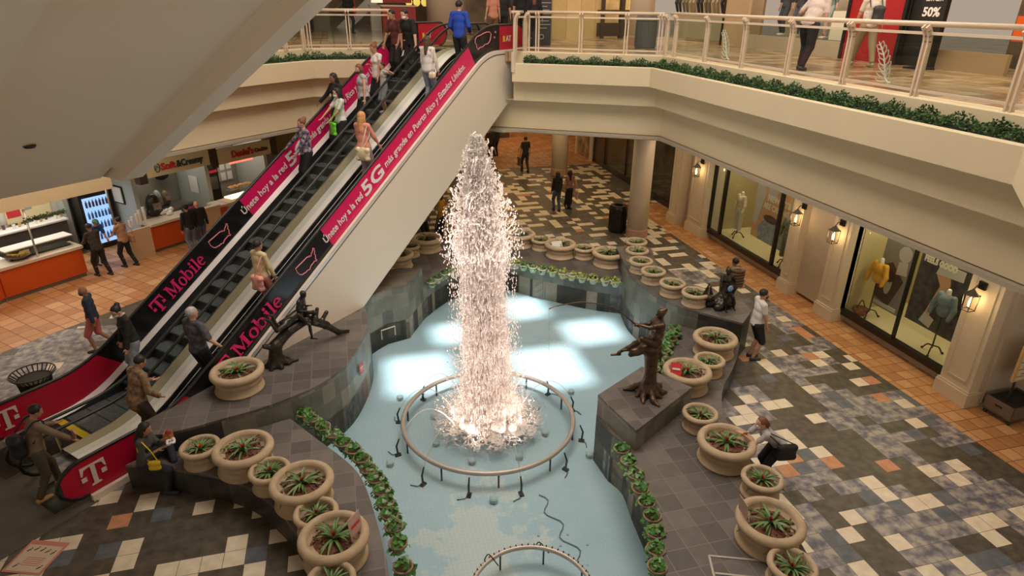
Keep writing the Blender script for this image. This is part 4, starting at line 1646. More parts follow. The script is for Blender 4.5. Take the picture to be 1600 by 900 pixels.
SK = mat('printed_skin', (.68, .38, .22), .5)
DN = mat('printed_denim', (.22, .27, .33), .5, noise=((.42, .45, .48), .8), nscale=6)
GRY = mat('printed_light_grey', (.62, .58, .54), .5)
BRN = mat('printed_dark_brown', (.10, .065, .05), .5)
CR = mat('printed_cream_letters', (.90, .82, .66), .5)
ell = lambda cx, cy, rx, ry, n=16, a0=0: [(cx + rx * math.cos(2 * PI * k / n + a0), cy + ry * math.sin(2 * PI * k / n + a0)) for k in range(n)]
wall_poster('photo_poster', 'large photo poster with denim and pale lettering in the left shop window', WX + .75, 16.45, 18.15, .55, 3.1, SK,
            [(BRN, [(0, .86), (.5, .80), (1, .9), (1, 1), (0, 1)]), (GRY, [(0, .2), (.12, .16), (.3, .62), (.1, .84), (0, .8)]), (GRY, [(.34, .56), (.62, .60), (.70, .95), (.55, 1.0), (.38, .92)]),
             (DN, [(.25, 0), (1, 0), (1, .26), (.7, .34), (.4, .32), (.2, .16)]), (BRN, ell(.55, .32, .22, .05)), (mat('printed_olive', (.40, .33, .06), .5), ell(.18, .9, .14, .08))],
            [('NEW FITS', .38, .55, .26, 1.15, CR), ('ARE CALLING', .28, .44, .26, 1.3, CR)])
wall_poster('photo_poster', 'narrow skin toned photo poster behind the green jacket in the left shop window', WX + .75, 15.25, 16.35, .5, 3.1, SK,
            [(GRY, [(.0, .55), (.5, .5), (.6, .75), (.1, .8)]), (BRN, ell(.5, .92, .3, .06)), (DN, [(.1, .1), (.6, .05), (.9, .3), (.3, .35)])])
wall_poster('photo_poster', 'black and white collage poster behind the yellow sweater', WX + .8, 11.72, 12.6, .5, 3.1, mat('printed_mid_grey', (.30, .28, .26), .5),
            [(GRY, [(.05, .78), (.55, .8), (.5, .97), (.1, .95)]), (BRN, ell(.75, .85, .18, .1)), (GRY, ell(.75, .62, .22, .08)), (BRN, [(0, .1), (.6, .05), (.9, .35), (.4, .5), (0, .42)]), (GRY, ell(.42, .28, .14, .12)), (BRN, ell(.42, .36, .18, .07)), (GRY, [(.6, .4), (.95, .42), (.9, .55), (.62, .53)]), (GRY, [(.05, .02), (.9, .02), (.9, .06), (.05, .06)])])
wall_poster('photo_poster', 'dark photo poster with lettering and a bent leg in the right shop window', WX + .8, 10.05, 11.5, .6, 3.1, mat('printed_black_cloth', (.05, .045, .045), .5, noise=((.13, .12, .12), .7), nscale=5),
            [(SK, [(.42, .62), (.58, .66), (.66, .5), (.42, .12), (.34, .14), (.48, .46), (.36, .56)]), (SK, [(.5, .68), (.9, .70), (.9, .82), (.55, .84)]), (GRY, [(.28, .05), (.5, .02), (.55, .12), (.35, .16)]), (DN, [(.4, .86), (.95, .84), (1, 1), (.45, 1)]), (GRY, [(.35, .56), (.85, .58), (.85, .68), (.4, .68)])],
            [('WEAR WHAT', .12, .74, .20, .85, CR), ('FEELS GOOD', .08, .64, .20, .9, CR)])

# mobile menu sign on a wheeled metal tub
t = thing('sign_cart', 'wheeled metal tub holding a cream framed notice at the right edge', 'sign cart', (12.95, 8.12, 0), math.radians(3))
mb = MB()
for a in ((-.42, -.28), (.42, -.28), (.42, .28), (-.42, .28)):
    pass
mb.box((0, -.29, .26), (.86, .02, .32)); mb.box((0, .29, .26), (.86, .02, .32)); mb.box((-.42, 0, .26), (.02, .6, .32)); mb.box((.42, 0, .26), (.02, .6, .32)); mb.box((0, 0, .12), (.86, .6, .02))
mb.build('tub', mat('worn_zinc', (.22, .20, .18), .4, .6), t)
MB().box((0, 0, .36), (.80, .54, .04)).build('black_filling', M_DARK, t)
for sx in (-.38, .38):
    for sy in (-.25, .25):
        MB().ball((sx, sy, .045), .045, 8, 6).build('wheel', M_DARKM, t)
MB().box((-.435, 0, .30), (.02, .14, .03)).build('handle', M_WFRAME, t)
for sx in (-.22, .28):
    MB().box((sx, 0, .62), (.04, .03, .56)).build('leg', M_DARKM, t)
MB().box((.05, 0, 1.28), (.78, .05, .82)).build('board_frame', mat('pale_wood', (.62, .42, .20), .5), t)
MB().box((.05, -.03, 1.20), (.68, .01, .58)).build('notice_sheet', mat('cream_paper', (.74, .66, .46), .6), t)
MB().box((.05, -.03, 1.58), (.68, .01, .14)).build('photo_strip', mat('printed_brown', (.36, .26, .18), .5), t)
mb = MB()
for i in range(9):
    mb.box((.05, -.037, 1.44 - i * .055), (.30 + .2 * ((i * 7) % 3), .004, .012))
mb.build('notice_lines', M_DKBROWN, t)

# dark glazed shop deeper in the hall, right side
mb = MB()
mb.box((13.0, 27.5, 2.1), (.1, 10.2, 4.2))
struct('wall_hall_right', mb, mat('black_shop_wall', (.03, .024, .02), .3, noise=((.10, .08, .06), .8), nscale=1.2))
mb = MB()
for y in (22.6, 25.2, 27.8, 30.4):
    mb.box((12.9, y, 2.1), (.08, .06, 4.2))
mb.box((12.9, 26.5, .12), (.1, 8, .24))
o = struct('window_3', mb, M_WFRAME)
MB().box((12.88, 26.5, 2.2), (.01, 7.8, 3.9)).build('window_pane', M_GLASS, o)
mb = MB()
mb.box((12.9, 33.2, 2.1), (.12, 2.2, 4.2))
struct('wall_hall_right_bright', mb, mat('lit_shop_interior', (.50, .40, .24), .6, noise=((.16, .12, .08), .9), nscale=2.5))
for y in (32.1, 34.3):
    mb = MB().box((12.8, y, 2.1), (.14, .12, 4.2))
    struct('trim_%d' % int(10 + y), mb, M_TRUSS2)
# far end of the hall
mb = MB()
mb.box((6, 48, 2.1), (30, .3, 4.2))
struct('wall_hall_back', mb, mat('hall_far_wall', (.17, .12, .08), .6, noise=((.05, .035, .03), .9), nscale=.5))
mb = MB()
mb.box((4.6, 36.8, 2.1), (4.2, .3, 4.2))
mb.box((9.7, 40.0, 2.1), (.9, 1.2, 4.2))
mb.box((15.5, 40.5, 2.1), (6, .3, 4.2))
struct('wall_hall_inner', mb, mat('hall_grey_wall', (.16, .13, .11), .6, noise=((.07, .06, .05), .8), nscale=.8))
mb = MB()
mb.box((-6, 30, 2.1), (16, .3, 4.2))
struct('wall_hall_left', mb, mat('hall_tan_wall', (.42, .30, .18), .6))
for x, y, w_ in ((7.6, 21.8, 'nearest the balcony edge'), (10.9, 24.6, 'behind the front column'), (5.5, 23.5, 'farthest left'), (8.3, 33.5, 'deep in the hall left'), (11.8, 33.0, 'deep in the hall right')):
    t = thing('ceiling_downlight', 'small round lit hall downlight, ' + w_, 'ceiling light', (x, y, 4.1), 0, 'hall ceiling downlights')
    MB().lathe([(.14, .0), (.12, -.02), (.0, -.02)], 14).build('lens', mat('lit_lens', (1, .9, .7), .5, emis=(1, .85, .6), estr=12), t)


# litter bin beside the column
def round_bin(label, x, y, z, m_, slat=False, h=.95, r=.3, cat='bin'):
    t_ = thing('litter_bin', label, cat, (x, y, z))
    if slat:
        MB().lathe([(r * .72, .03), (r * .80, .5), (r * .86, h * .85)], 20).build('liner', M_DARK, t_)
        mb_ = MB()
        for k in range(26):
            a = 2 * PI * k / 26
            mb_.tube([(r * .74 * math.cos(a), r * .74 * math.sin(a), .04), (r * .84 * math.cos(a), r * .84 * math.sin(a), h * .6), (r * .92 * math.cos(a), r * .92 * math.sin(a), h * .85), (r * 1.22 * math.cos(a), r * 1.22 * math.sin(a), h)], .012, 4)
        mb_.build('slats', m_, t_)
        for rr_, zz in ((r * 1.22, h), (r * .80, .3), (r * .74, .05), (r * .92, h * .84)):
            mb_ = MB()
            mb_.tube([(rr_ * math.cos(a), rr_ * math.sin(a), zz) for a in [2 * PI * k / 28 for k in range(28)]], .014, 5, closed=True)
            mb_.build('ring', m_, t_)
    else:
        MB().lathe([(r * .95, 0), (r, .04), (r, h * .80), (r * 1.05, h * .82), (r * 1.05, h * .90), (r * .9, h), (r * .55, h), (r * .5, h * .88), (0, h * .86)], 28).build('drum', m_, t_)
        mb_ = MB()
        for k in range(28):
            a = 2 * PI * k / 28
            mb_.tube([(r * 1.01 * math.cos(a), r * 1.01 * math.sin(a), .06), (r * 1.01 * math.cos(a), r * 1.01 * math.sin(a), h * .78)], .010, 4)
        mb_.build('ribs', m_, t_)
    return t_


round_bin('black ribbed litter bin beside the front hall column', 9.62, 21.05, 0, M_WFRAME, h=1.0, r=.32)
round_bin('open black slatted litter bin left of the escalator foot', -6.62, 13.3, 0, mat('green_black_metal', (.03, .04, .035), .4, .5), slat=True, h=.80, r=.33)
round_bin('grey litter bin standing by the upper floor column', 9.75, 20.3, U, mat('grey_bin', (.12, .125, .12), .5), h=1.0, r=.33)

# floor notice stuck on the tiles
t = thing('floor_notice', 'square pink edged safety notice stuck on the floor tiles', 'notice', (-5.15, 8.8, .002), math.radians(-20))
MB().box((0, 0, .004), (.62, .62, .004)).build('border', mat('faded_red_print', (.62, .24, .20), .6), t)
MB().box((0, -.03, .008), (.54, .50, .004)).build('sheet', mat('faded_paper', (.66, .55, .42), .6), t)
mb = MB()
for i in range(5):
    mb.box((.02, -.02 - i * .035, .011), (.30, .012, .003))
mb.build('printed_lines', MATS['faded_red_print'], t)
mb = MB()
for u, v in ((-.2, .1), (-.1, .13), (0, .12), (.1, .1), (.2, .08), (-.18, -.2), (.2, -.2)):
    mb.tube([(u - .02, v - .02, .012), (u + .02, v + .03, .012)], .008, 4)
    mb.ball((u + .02, v + .05, .012), .012, 6, 4, (1, 1, .3))
mb.build('pictograms', M_DARK, t)

# ------------------------------------------------------------------ food court (local x = along the counters, y = away from the pool)
FC = thing  # shorthand


def fc(name, label, cat, s, w, z=0, group=None):
    return thing(name, label, cat, E45(s, w, z), math.radians(45), group)


M_KICK = mat('grey_kick_board', (.20, .18, .16), .5)
t = fc('serving_counter', 'orange fronted serving counter with pale top at the far left', 'counter', 0, 9.9)
MB().box((4.15, .06, .52), (2.2, .04, .78)).build('orange_front', M_ORANGE, t)
MB().add([(3.05, .08, .13), (1.2, -.9, .13), (1.2, -.9, .91), (3.05, .08, .91)], [(0, 1, 2, 3)]).build('orange_front', M_ORANGE, t)
MB().box((4.15, .12, .065), (2.15, .06, .13)).build('kick_board', M_KICK, t)
MB().add([(3.05, .13, .0), (1.2, -.85, .0), (1.2, -.85, .13), (3.05, .13, .13)], [(0, 1, 2, 3)]).build('kick_board', M_KICK, t)
MB().prism([(3.0, .0), (5.3, .0), (5.3, .75), (3.3, .75), (1.0, -.3), (1.0, -1.05)], .91, .99).build('counter_top', M_COUNTER, t)
t = fc('glass_display_case', 'low glass display case with trays on the left food counter', 'display case', 4.25, 10.45, .99)
MB().box((.1, 0, .14), (1.7, .45, .28)).build('glass_box', M_GLASS, t)
MB().box((.1, .05, .29), (1.8, .5, .03)).build('white_lid', M_WHITE, t)
MB().box((.1, 0, .03), (1.6, .38, .04)).build('dark_tray', M_DARKM, t)
MB().box((-.35, -.235, .15), (.25, .01, .16)).build('price_card', M_LAM, t)
t = fc('fruit_bowl', 'shallow bowl of yellow fruit on the left food counter', 'bowl', 3.75, 10.3, 1.0)
MB().lathe([(.12, 0), (.30, .10), (.32, .12), (.28, .10), (.0, .05)], 20).build('bowl', mat('brown_bowl', (.20, .13, .09), .5), t)
mb = MB()
for k in range(9):
    a = k * .7
    mb.tube([(.16 * math.cos(a), .16 * math.sin(a), .12), (.24 * math.cos(a + .4), .20 * math.sin(a + .4), .19), (.16 * math.cos(a + .9), .18 * math.sin(a + .9), .17)], [.02, .032, .012], 6)
tag(mb.build('fruit_pile', mat('ripe_banana', (.52, .42, .05), .5), t), kind='stuff')
# back wall and shelves
mb = MB()
mb.box((*E45(3.0, 13.0, 1.7)[:2], 1.7), (8.2, .1, 3.4), math.radians(45))
struct('wall_food_court', mb, mat('food_court_white_wall', (.66, .62, .56), .6))
mb = MB()
mb.box((*E45(11, 12.7)[:2], 1.7), (8.4, .1, 3.4), math.radians(45))
struct('wall_food_court_right', mb, mat('food_court_grey_wall', (.30, .285, .24), .6))
for s, w0_, w1_ in ((6.3, 12.5, 12.9), (7.7, 10.8, 12.6), (10.42, 10.8, 12.6), (13.05, 10.8, 12.6)):
    mb = MB()
    mb.box((*E45(s, (w0_ + w1_) / 2)[:2], 1.55), (.14, w1_ - w0_, 3.1), math.radians(45))
    struct('wall_partition_%d' % int(s * 10), mb, mat('pale_green_partition', (.44, .48, .46), .35))
mb = MB()
for s0_, s1_ in ((-3, 14),):
    mb.box((*E45((s0_ + s1_) / 2, 10.15)[:2], 3.65), (s1_ - s0_, .14, 1.1), math.radians(45))
struct('trim_food_court', mb, mat('olive_bulkhead', (.44, .39, .27), .6))
mb = MB()
mb.box((*E45(2.3, 10.2)[:2], 2.90), (8.6, .5, .9), math.radians(45))
struct('trim_food_court_left', mb, M_WALL)


def fascia_sign(label, s0_, s1_, z0_, z1_, parts):
    t_ = fc('shop_sign', label, 'sign', 0, 10.02)
    bd = MB().box(((s0_ + s1_) / 2, .0, (z0_ + z1_) / 2), (s1_ - s0_, .1, z1_ - z0_)).build('board', mat('cream_sign_board', (.66, .58, .38), .5), t_)
    for body, s, z, sz, wd, m_ in parts:
        mb_ = MB()
        put(mb_, text_mesh(body, sz, bold=.012, width=wd, extrude=.012), frame((s, -.065, z), (1, 0, 0), (0, 0, 1)))
        mb_.build('lettering', m_, bd)
    return t_


RDL = mat('red_sign_letters', (.55, .03, .04), .4)
DKL = mat('dark_green_sign_letters', (.03, .06, .055), .4)
t = fascia_sign('cream shop sign with red and dark green lettering over the middle food stall', 7.75, 10.05, 2.50, 3.05, [('Soft', 8.25, 2.68, .30, .52, RDL), ('&Creamy', 8.80, 2.68, .30, 1.0, DKL)])
mb = MB()
mb.tube([(8.12 + .09 * math.cos(a), -.07, 2.78 + .14 * math.sin(a)) for a in [2 * PI * k / 14 for k in range(14)]], .016, 5, closed=True)
mb.tube([(8.06, -.07, 2.72), (8.12, -.07, 2.84), (8.18, -.07, 2.76)], .014, 5)
mb.build('cone_emblem', DKL, t)
fascia_sign('cream shop sign with reddish cookie shop lettering over the right food stall', 10.38, 12.7, 2.42, 2.95, [("Daniel's", 10.95, 2.58, .34, .95, RDL), ('Cookies', 11.95, 2.60, .20, .60, mat('brown_sign_letters', (.12, .03, .02), .4))])
for s, w_ in ((7.6, 'left of the soft ice cream sign'), (10.22, 'between the two food court signs'), (12.85, 'right of the cookie sign')):
    t = fc('bulkhead_pier', 'short dark brown pier ' + w_, 'pier', s, 10.1, 0, 'dark piers between food court signs')
    MB().box((0, 0, 2.72), (.26, .3, .75)).build('pier_block', M_DKBROWN, t)


def counter_run(label, s0_, s1_, front, topz=.99, name='serving_counter', w=10.0, cat='counter'):
    t_ = fc(name, label, cat, 0, w)
    MB().box(((s0_ + s1_) / 2, .06, .52), (s1_ - s0_, .08, .80)).build('front_panel', front, t_)
    MB().box(((s0_ + s1_) / 2, .12, .065), (s1_ - s0_, .06, .13)).build('kick_board', M_KICK, t_)
    MB().box(((s0_ + s1_) / 2, .32, topz - .04), (s1_ - s0_, .7, .08)).build('counter_top', M_COUNTER if front is M_ORANGE else M_LAM, t_)
    return t_


counter_run('orange counter front below the ice cream stall', 7.5, 9.25, M_ORANGE)
counter_run('narrow orange counter beyond the second cream panel', 10.05, 10.45, M_ORANGE)
counter_run('cream counter front of the cookie stall', 10.5, 13.2, M_LAM)
t = fc('queue_screen', 'first tall cream boxed panel beside the orange counter', 'panel', 7.1, 9.95)
MB().box((-.05, 0, .50), (.72, .10, 1.0)).build('panel', M_LAM, t)
t = fc('queue_screen', 'second cream boxed panel between the orange counters', 'panel', 9.65, 9.9)
MB().box((0, 0, .52), (.74, .10, 1.04)).build('panel', M_LAM, t)
MB().box((0, .03, 1.06), (.82, .2, .04)).build('cap', M_COUNTER, t)
# drinks fridge, menu, shelf goods, equipment
t = fc('drinks_fridge', 'tall drinks fridge glowing blue white behind the food counter', 'fridge', 6.95, 11.95, 0)
MB().box((0, .3, 1.05), (1.0, .6, 2.1)).build('cabinet', M_WFRAME, t)
MB().box((0, -.02, 1.0), (.82, .02, 1.6)).build('lit_glass_door', mat('lit_fridge', (.4, .6, .9), .3, emis=(.35, .62, 1.0), estr=.9, noise=None), t)
for r_ in range(4):
    mb = MB()
    for k in range(7):
        mb.lathe([(.035, 0), (.035, .16), (.015, .2), (.015, .24)], 8, (-.33 + k * .11, -.06, .35 + r_ * .38))
    o = mb.build('bottle_row', mat('blue_bottles', (.10, .20, .42), .3) if r_ < 3 else mat('dark_bottles', (.09, .05, .12), .3), t)
    o['kind'] = 'stuff'
t = fc('menu_board', 'bright collage menu board behind the left food counter', 'menu board', 5.35, 12.9, 0)
MB().box((0, 0, 1.75), (1.3, .04, .95)).build('board', mat('menu_cream', (.62, .52, .30), .5, emis=(.7, .55, .3), estr=.15), t)
for i, (u, v, a, b, m_) in enumerate(((-.45, .25, .35, .25, mat('menu_purple', (.20, .12, .22), .5)), (-.42, -.1, .38, .36, RDL), (0.0, 0, .22, .25, mat('menu_grey', (.28, .33, .38), .5)), (.34, .1, .22, .3, M_WHITE), (.35, .38, .3, .14, RDL), (-.2, .1, .15, .3, mat('menu_blue', (.08, .12, .32), .5)))):
    MB().box((u, -.03 - .002 * i, 1.75 + v), (a, .01, b)).build('menu_picture', m_, t)
t = fc('back_counter', 'long back counter with pale top behind the left stall', 'counter', 4.7, 12.1, 0)
MB().box((0, .2, .62), (2.6, .5, 1.24)).build('dark_cabinet', mat('dark_steel_cabinet', (.07, .065, .06), .4), t)
MB().box((0, .2, 1.26), (2.7, .56, .05)).build('worktop', M_WHITE, t)
for k in range(11):
    t = fc('takeaway_cup', ORD[k] + ' cup or jar from the left on the left stall back counter', 'cup', 4.0 + k * .2, 12.25 + .1 * (k % 3), 1.285, 'cups on the back counter')
    MB().lathe([(.035, 0), (.05, .14), (.0, .14)], 10).build('cup', [M_WHITE, mat('tan_jar', (.5, .33, .15), .5), mat('dark_jar', (.1, .05, .04), .4)][k % 3], t)
t = fc('wall_shelf', 'white wall shelf carrying a row of bananas at far left', 'shelf', 3.6, 12.85, 0)
MB().box((0, -.1, 1.62), (1.7, .25, .04)).build('board', M_WHITE, t)
for k in range(9):
    b = fc('banana_bunch', ORD[k] + ' yellow banana bunch from the left on the white wall shelf', 'fruit', 2.9 + k * .17, 12.72, 1.64, 'bananas on the white shelf')
    mb = MB()
    for q in range(4):
        mb.tube([(-.07, -.05 + q * .025, .03), (0, -.06 + q * .03, .05 + .01 * q), (.08, -.02 + q * .02, .035)], [.01, .022, .008], 6)
    mb.build('banana_fingers', mat('yellow_banana', (.72, .60, .12), .5), b)
for s, w, zt in ((4.12, 9.75, 2.4), (6.9, 10.7, 3.0)):
    t = fc('steel_pole', 'slim vertical steel pole standing at the left food counter' if s < 5 else 'slim white pole in front of the drinks fridge', 'pole', s, w + .3, 0)
    MB().tube([(0, 0, 0), (0, 0, zt)], .03, 8).build('pole', M_STEEL, t, smooth=True)
t = fc('tap', 'tall curved steel tap over the sink at far left', 'tap', 3.2, 11.1, .99)
MB().tube(curve([(0, 0, 0), (0, 0, .3), (.06, 0, .38), (.13, 0, .32), (.13, 0, .26)], 4), .014, 6).build('spout', M_STEEL, t, smooth=True)
t = fc('sink_unit', 'white sink unit with dark basin at far left', 'sink', 3.0, 11.2, 0)
MB().box((0, 0, .45), (1.3, .8, .9)).build('cabinet', M_WHITE, t)
MB().box((.1, 0, .92), (.5, .35, .03)).build('basin', M_DARKM, t)
t = fc('framed_notice', 'black framed notice on the wall right of the drinks fridge', 'notice', 7.58, 11.7, 0)
MB().box((.02, 0, 1.75), (.03, .62, .62)).build('frame', M_WFRAME, t)
MB().box((-.005, 0, 1.75), (.02, .52, .52)).build('sheet', M_WHITE, t)
for k in range(5):
    t = fc('cup_stack', ORD[k] + ' and taller white cup stack from the left beside the pale partition', 'cups', 7.05 + .13 * k, 10.35 + .05 * (k % 2), .99, 'white cup stacks')
    MB().lathe([(.04, 0), (.05, .22 + .08 * k), (.0, .23 + .08 * k)], 10).build('cups', M_WHITE, t)
for lab, s, w, z, sz, m_ in (('black coffee machine on the ice cream counter', 8.2, 10.8, .99, (.45, .45, .75), M_WFRAME), ('grey blender machine at the back of the ice cream stall', 8.85, 11.6, 1.0, (.28, .3, .6), mat('grey_machine', (.35, .36, .35), .4)),
                             ('brown boxed machine beside the grey blender', 9.2, 11.7, 1.0, (.28, .3, .5), mat('brown_machine', (.17, .12, .08), .4)), ('black bag heap on the ice cream counter', 9.2, 10.4, .99, (.6, .35, .28), mat('dark_bag', (.03, .035, .05), .6)),
                             ('large dark speaker on the ice cream wall', 9.6, 12.3, 1.75, (.5, .3, .6), M_WFRAME)):
    nm = 'coffee_machine' if 'coffee' in lab else 'blender' if 'blender' in lab else 'machine' if 'brown' in lab else 'bag' if 'bag' in lab else 'loudspeaker'
    t = fc(nm, lab, nm.replace('_', ' '), s, w, z)
    sd = SDF(.04)
    sx, sy, sz_ = sz
    sd.ell((0, 0, sz_ * .5), (sx * .52, sy * .52, sz_ * .55)).cap((-sx * .3, 0, sz_ * .2), (sx * .3, 0, sz_ * .2), min(sy, sz_) * .32)
    sdf_obj('body', sd, .03, m_, t)
    MB().box((0, -sy * .45, sz_ * .5), (sx * .6, .06, sz_ * .3)).build('front_detail', M_STEEL if nm != 'bag' else mat('pink_item', (.5, .06, .2), .5), t)
for k, (s, w) in enumerate(((8.4, 10.7), (8.55, 10.75), (8.5, 10.45), (8.75, 10.8))):
    t = fc('napkin_pile', ORD[k] + ' white napkin pile from the left on the counter below the middle sign', 'napkins', s, w, 1.0, 'napkin piles')
    sd = SDF(.02)
    sd.ell((0, 0, .06), (.13, .08, .07)).ell((.06, .03, .10), (.06, .07, .05))
    sdf_obj('napkins', sd, .02, M_WHITE, t)
# work table behind ice cream
t = fc('work_table', 'steel work table inside the ice cream stall', 'table', 8.9, 11.5, 0)
MB().box((0, 0, .97), (2.0, .7, .05)).build('table_top', M_STEEL, t)
for sx in (-.9, .9):
    for sy in (-.3, .3):
        MB().box((sx, sy, .47), (.05, .05, .95)).build('leg', M_STEEL, t)
t = fc('paper_notice', 'white paper notice on the ice cream partition', 'notice', 10.34, 11.6, 0)
MB().box((-.01, 0, 1.5), (.01, .5, .62)).build('sheet', M_WHITE, t)
# cookies case
t = fc('cookie_case', 'lit glass case heaped with golden cookies at the right stall', 'display case', 11.45, 10.5, .99)
MB().box((0, 0, .16), (1.2, .5, .32)).build('glass_box', M_GLASS, t)
MB().box((0, 0, .02), (1.15, .45, .04)).build('lit_tray', mat('lit_tray', (1, .9, .6), .5, emis=(1, .82, .5), estr=2.0), t)
for k in range(22):
    b = fc('cookie', 'round golden cookie heaped on the lit glass case', 'cookie', 11.0 + .09 * (k % 11) + random.uniform(-.02, .02), 10.38 + .14 * (k // 11), 1.35 + random.uniform(0, .05), 'cookies on the lit case')
    MB().lathe([(0, 0), (.06, .01), (.055, .035), (0, .045)], 10).build('cookie_disc', mat('golden_cookie', (.72, .40, .12), .6), b)
t = fc('pinned_papers', 'panel of pale papers pinned in the cookie stall', 'notice', 12.3, 12.6, 0)
MB().box((0, 0, 1.7), (.9, .03, 1.3)).build('board', mat('grey_pinboard', (.36, .36, .37), .5), t)
for k in range(9):
    MB().box((-.3 + .3 * (k % 3), -.025, 1.25 + .42 * (k // 3)), (.22, .01, .32)).build('paper_sheet', M_WHITE, t)
t = fc('oven', 'dark oven cabinet with red shelf in the cookie stall', 'oven', 11.25, 12.3, 0)
MB().box((0, 0, 1.0), (.9, .6, 2.0)).build('cabinet', M_WFRAME, t)
MB().box((0, -.31, 1.25), (.7, .02, .5)).build('window', mat('oven_window', (.10, .09, .08), .2), t)
MB().box((0, -.32, 1.7), (.8, .02, .1)).build('red_shelf', RDL, t)
t = fc('light_strip', 'red lit strip below the cookie shop sign', 'lamp', 11.4, 10.1, 0)
MB().box((0, 0, 2.36), (1.0, .05, .06)).build('tube', mat('lit_red_tube', (1, .1, .08), .5, emis=(1, .12, .08), estr=2.5), t)
t = fc('light_strip', 'white lit tube above the left food stall', 'lamp', 4.6, 10.4, 0)
MB().box((.15, 0, 2.36), (1.7, .05, .04)).build('tube', mat('lit_white_tube', (1, .95, .85), .5, emis=(1, .95, .85), estr=5), t)
t = fc('leaf_garland', 'short dark green leaf garland hanging under the bulkhead', 'garland', 4.55, 9.9, 2.14)
V_, F_ = [], []
for q in range(500):
    p = Vector((random.uniform(-.55, .55), random.uniform(-.05, .05), random.uniform(-.05, .04)))
    d = Vector((random.gauss(0, 1), random.gauss(0, 1), random.gauss(-.3, 1))).normalized() * .05
    sd_ = d.cross(Vector((random.gauss(0, 1), random.gauss(0, 1), 1))).normalized() * .02
    o_ = len(V_)
    V_ += [tuple(p), tuple(p + d * .5 + sd_), tuple(p + d), tuple(p + d * .5 - sd_)]
    F_.append((o_, o_ + 1, o_ + 2, o_ + 3))
o = bpy.data.objects.new('leaves', np_mesh('leaves', np.array(V_), np.array(F_), M_HEDGE, smooth=False))
COL.objects.link(o)
o.parent = t

# ------------------------------------------------------------------ upper floor backdrop
M_TANBR = grid_tile_material('tan_split_stone', .6, [(.2, (.48, .34, .16)), (.55, (.56, .41, .20)), (.9, (.66, .50, .27))], mortar=(.40, .28, .13), T2=.09, brick=True, mw=.02, nscale=3)
mb = MB()
mb.prism([(8.35, 26.0), (10.45, 26.0), (10.45, 26.3), (8.35, 26.3)], U, 10.5)
struct('wall_upper_stone', mb, M_TANBR)
mb = MB()
for x0_, x1_ in ((7.9, 8.35), (10.45, 10.6), (11.3, 11.45)):
    mb.box(((x0_ + x1_) / 2, 26.05, 8.5), (x1_ - x0_, .25, 4.0))
mb.box((11.3, 26.05, U + .35), (2.0, .2, .5))
mb.box((11.3, 26.05, U + 1.02), (2.0, .2, .12))
struct('trim_40', mb, M_DKBROWN)
mb = MB()
mb.box((11.6, 28.2, 8.3), (3.6, .1, 3.6))
struct('wall_upper_shop_back', mb, mat('warm_shop_wall', (.62, .46, .24), .6, noise=((.30, .20, .10), .8), nscale=1.6))
for k in range(5):
    t = thing('hanging_garment', ORD[k] + ' pale yellow garment from the left in the upper back shop', 'garment', (11.75 + .12 * k, 26.6, U + .5), 0, 'yellow garments in the upper back shop')
    sd = SDF(.03)
    sd.cap((0, 0, .2), (0, 0, 1.5), .10, .06)
    sdf_obj('dress', sd, .04, mat('pale_yellow_cloth', (.80, .64, .28), .6), t)
# store directory totem
t = thing('directory_totem', 'dark upright directory totem beside the upper railing', 'sign', (6.75, 22.0, U), math.radians(-12))
MB().box((0, 0, 1.05), (.62, .14, 2.1)).build('panel', mat('dark_totem', (.06, .055, .065), .35), t)
mb = MB()
for i in range(14):
    mb.box((0.02, -.075, .55 + i * .11), (.30 + .12 * ((i * 5) % 3), .006, .02))
mb.build('directory_lines', mat('pale_print', (.6, .56, .55), .5), t)
mb = MB()
mb.tube([(.0 + .07 * math.cos(a), -.078, .28 + .07 * math.sin(a)) for a in [2 * PI * k / 16 for k in range(16)]], .014, 5, closed=True)
mb.build('round_symbol', MATS['pale_print'], t)
# upper right shop front  x = 13.3
UX = 13.3


def upanel(name, y0, y1, m_, z0_=U, z1_=10.0, x=UX, th=.1):
    return struct(name, MB().box((x + th / 2, (y0 + y1) / 2, (z0_ + z1_) / 2), (th, y1 - y0, z1_ - z0_)), m_)


M_BEIGEU = mat('beige_shop_surround', (.60, .45, .28), .5)
upanel('wall_upper_right_a', 20.2, 21.6, M_BEIGEU)
upanel('wall_upper_right_b', 15.55, 20.2, mat('display_plinth', (.55, .45, .34), .5), U, U + .42)
upanel('wall_upper_right_c', 15.9, 20.2, mat('shop_window_backdrop', (.52, .46, .36), .6), U + .42, 10, x=UX + 1.4)
upanel('wall_upper_right_d', 13.75, 15.55, mat('red_shop_wall', (.42, .015, .02), .45, noise=((.30, .01, .015), .6), nscale=1.2))
upanel('wall_upper_right_e', 12.75, 13.75, M_DARK, x=UX + .15)
upanel('wall_upper_right_f', 5.0, 12.7, mat('dark_shop_interior', (.05, .035, .028), .5, noise=((.22, .15, .10), .8), nscale=1.1), x=UX + 2.2)
upanel('wall_upper_right_g', 10.9, 12.6, mat('low_tan_plinth', (.36, .24, .14), .5), U, U + .42, x=UX + .1)
upanel('wall_upper_right_h', 21.6, 27.0, mat('upper_shop_back_wall', (.46, .36, .24), .6), x=UX + 1.5)
upanel('wall_upper_right_i', 22.0, 25.5, mat('grey_green_plinth', (.33, .32, .24), .5), U + .1, U + .95, x=UX + .3)
for y in (21.62, 15.6, 13.72, 12.68):
    upanel('trim_%d' % int(50 + y), y - .05, y + .05, M_WFRAME, x=UX - .03)
t = thing('sale_banner', 'black sale banner reading 50% at the upper right shop', 'sign', (UX - .35, 12.55, U), 0)
MB().box((0, .05, 1.45), (.03, .62, 1.5)).build('banner', M_DARK, t)
MB().box((0, .05, .02), (.4, .5, .04)).build('foot', M_WFRAME, t)
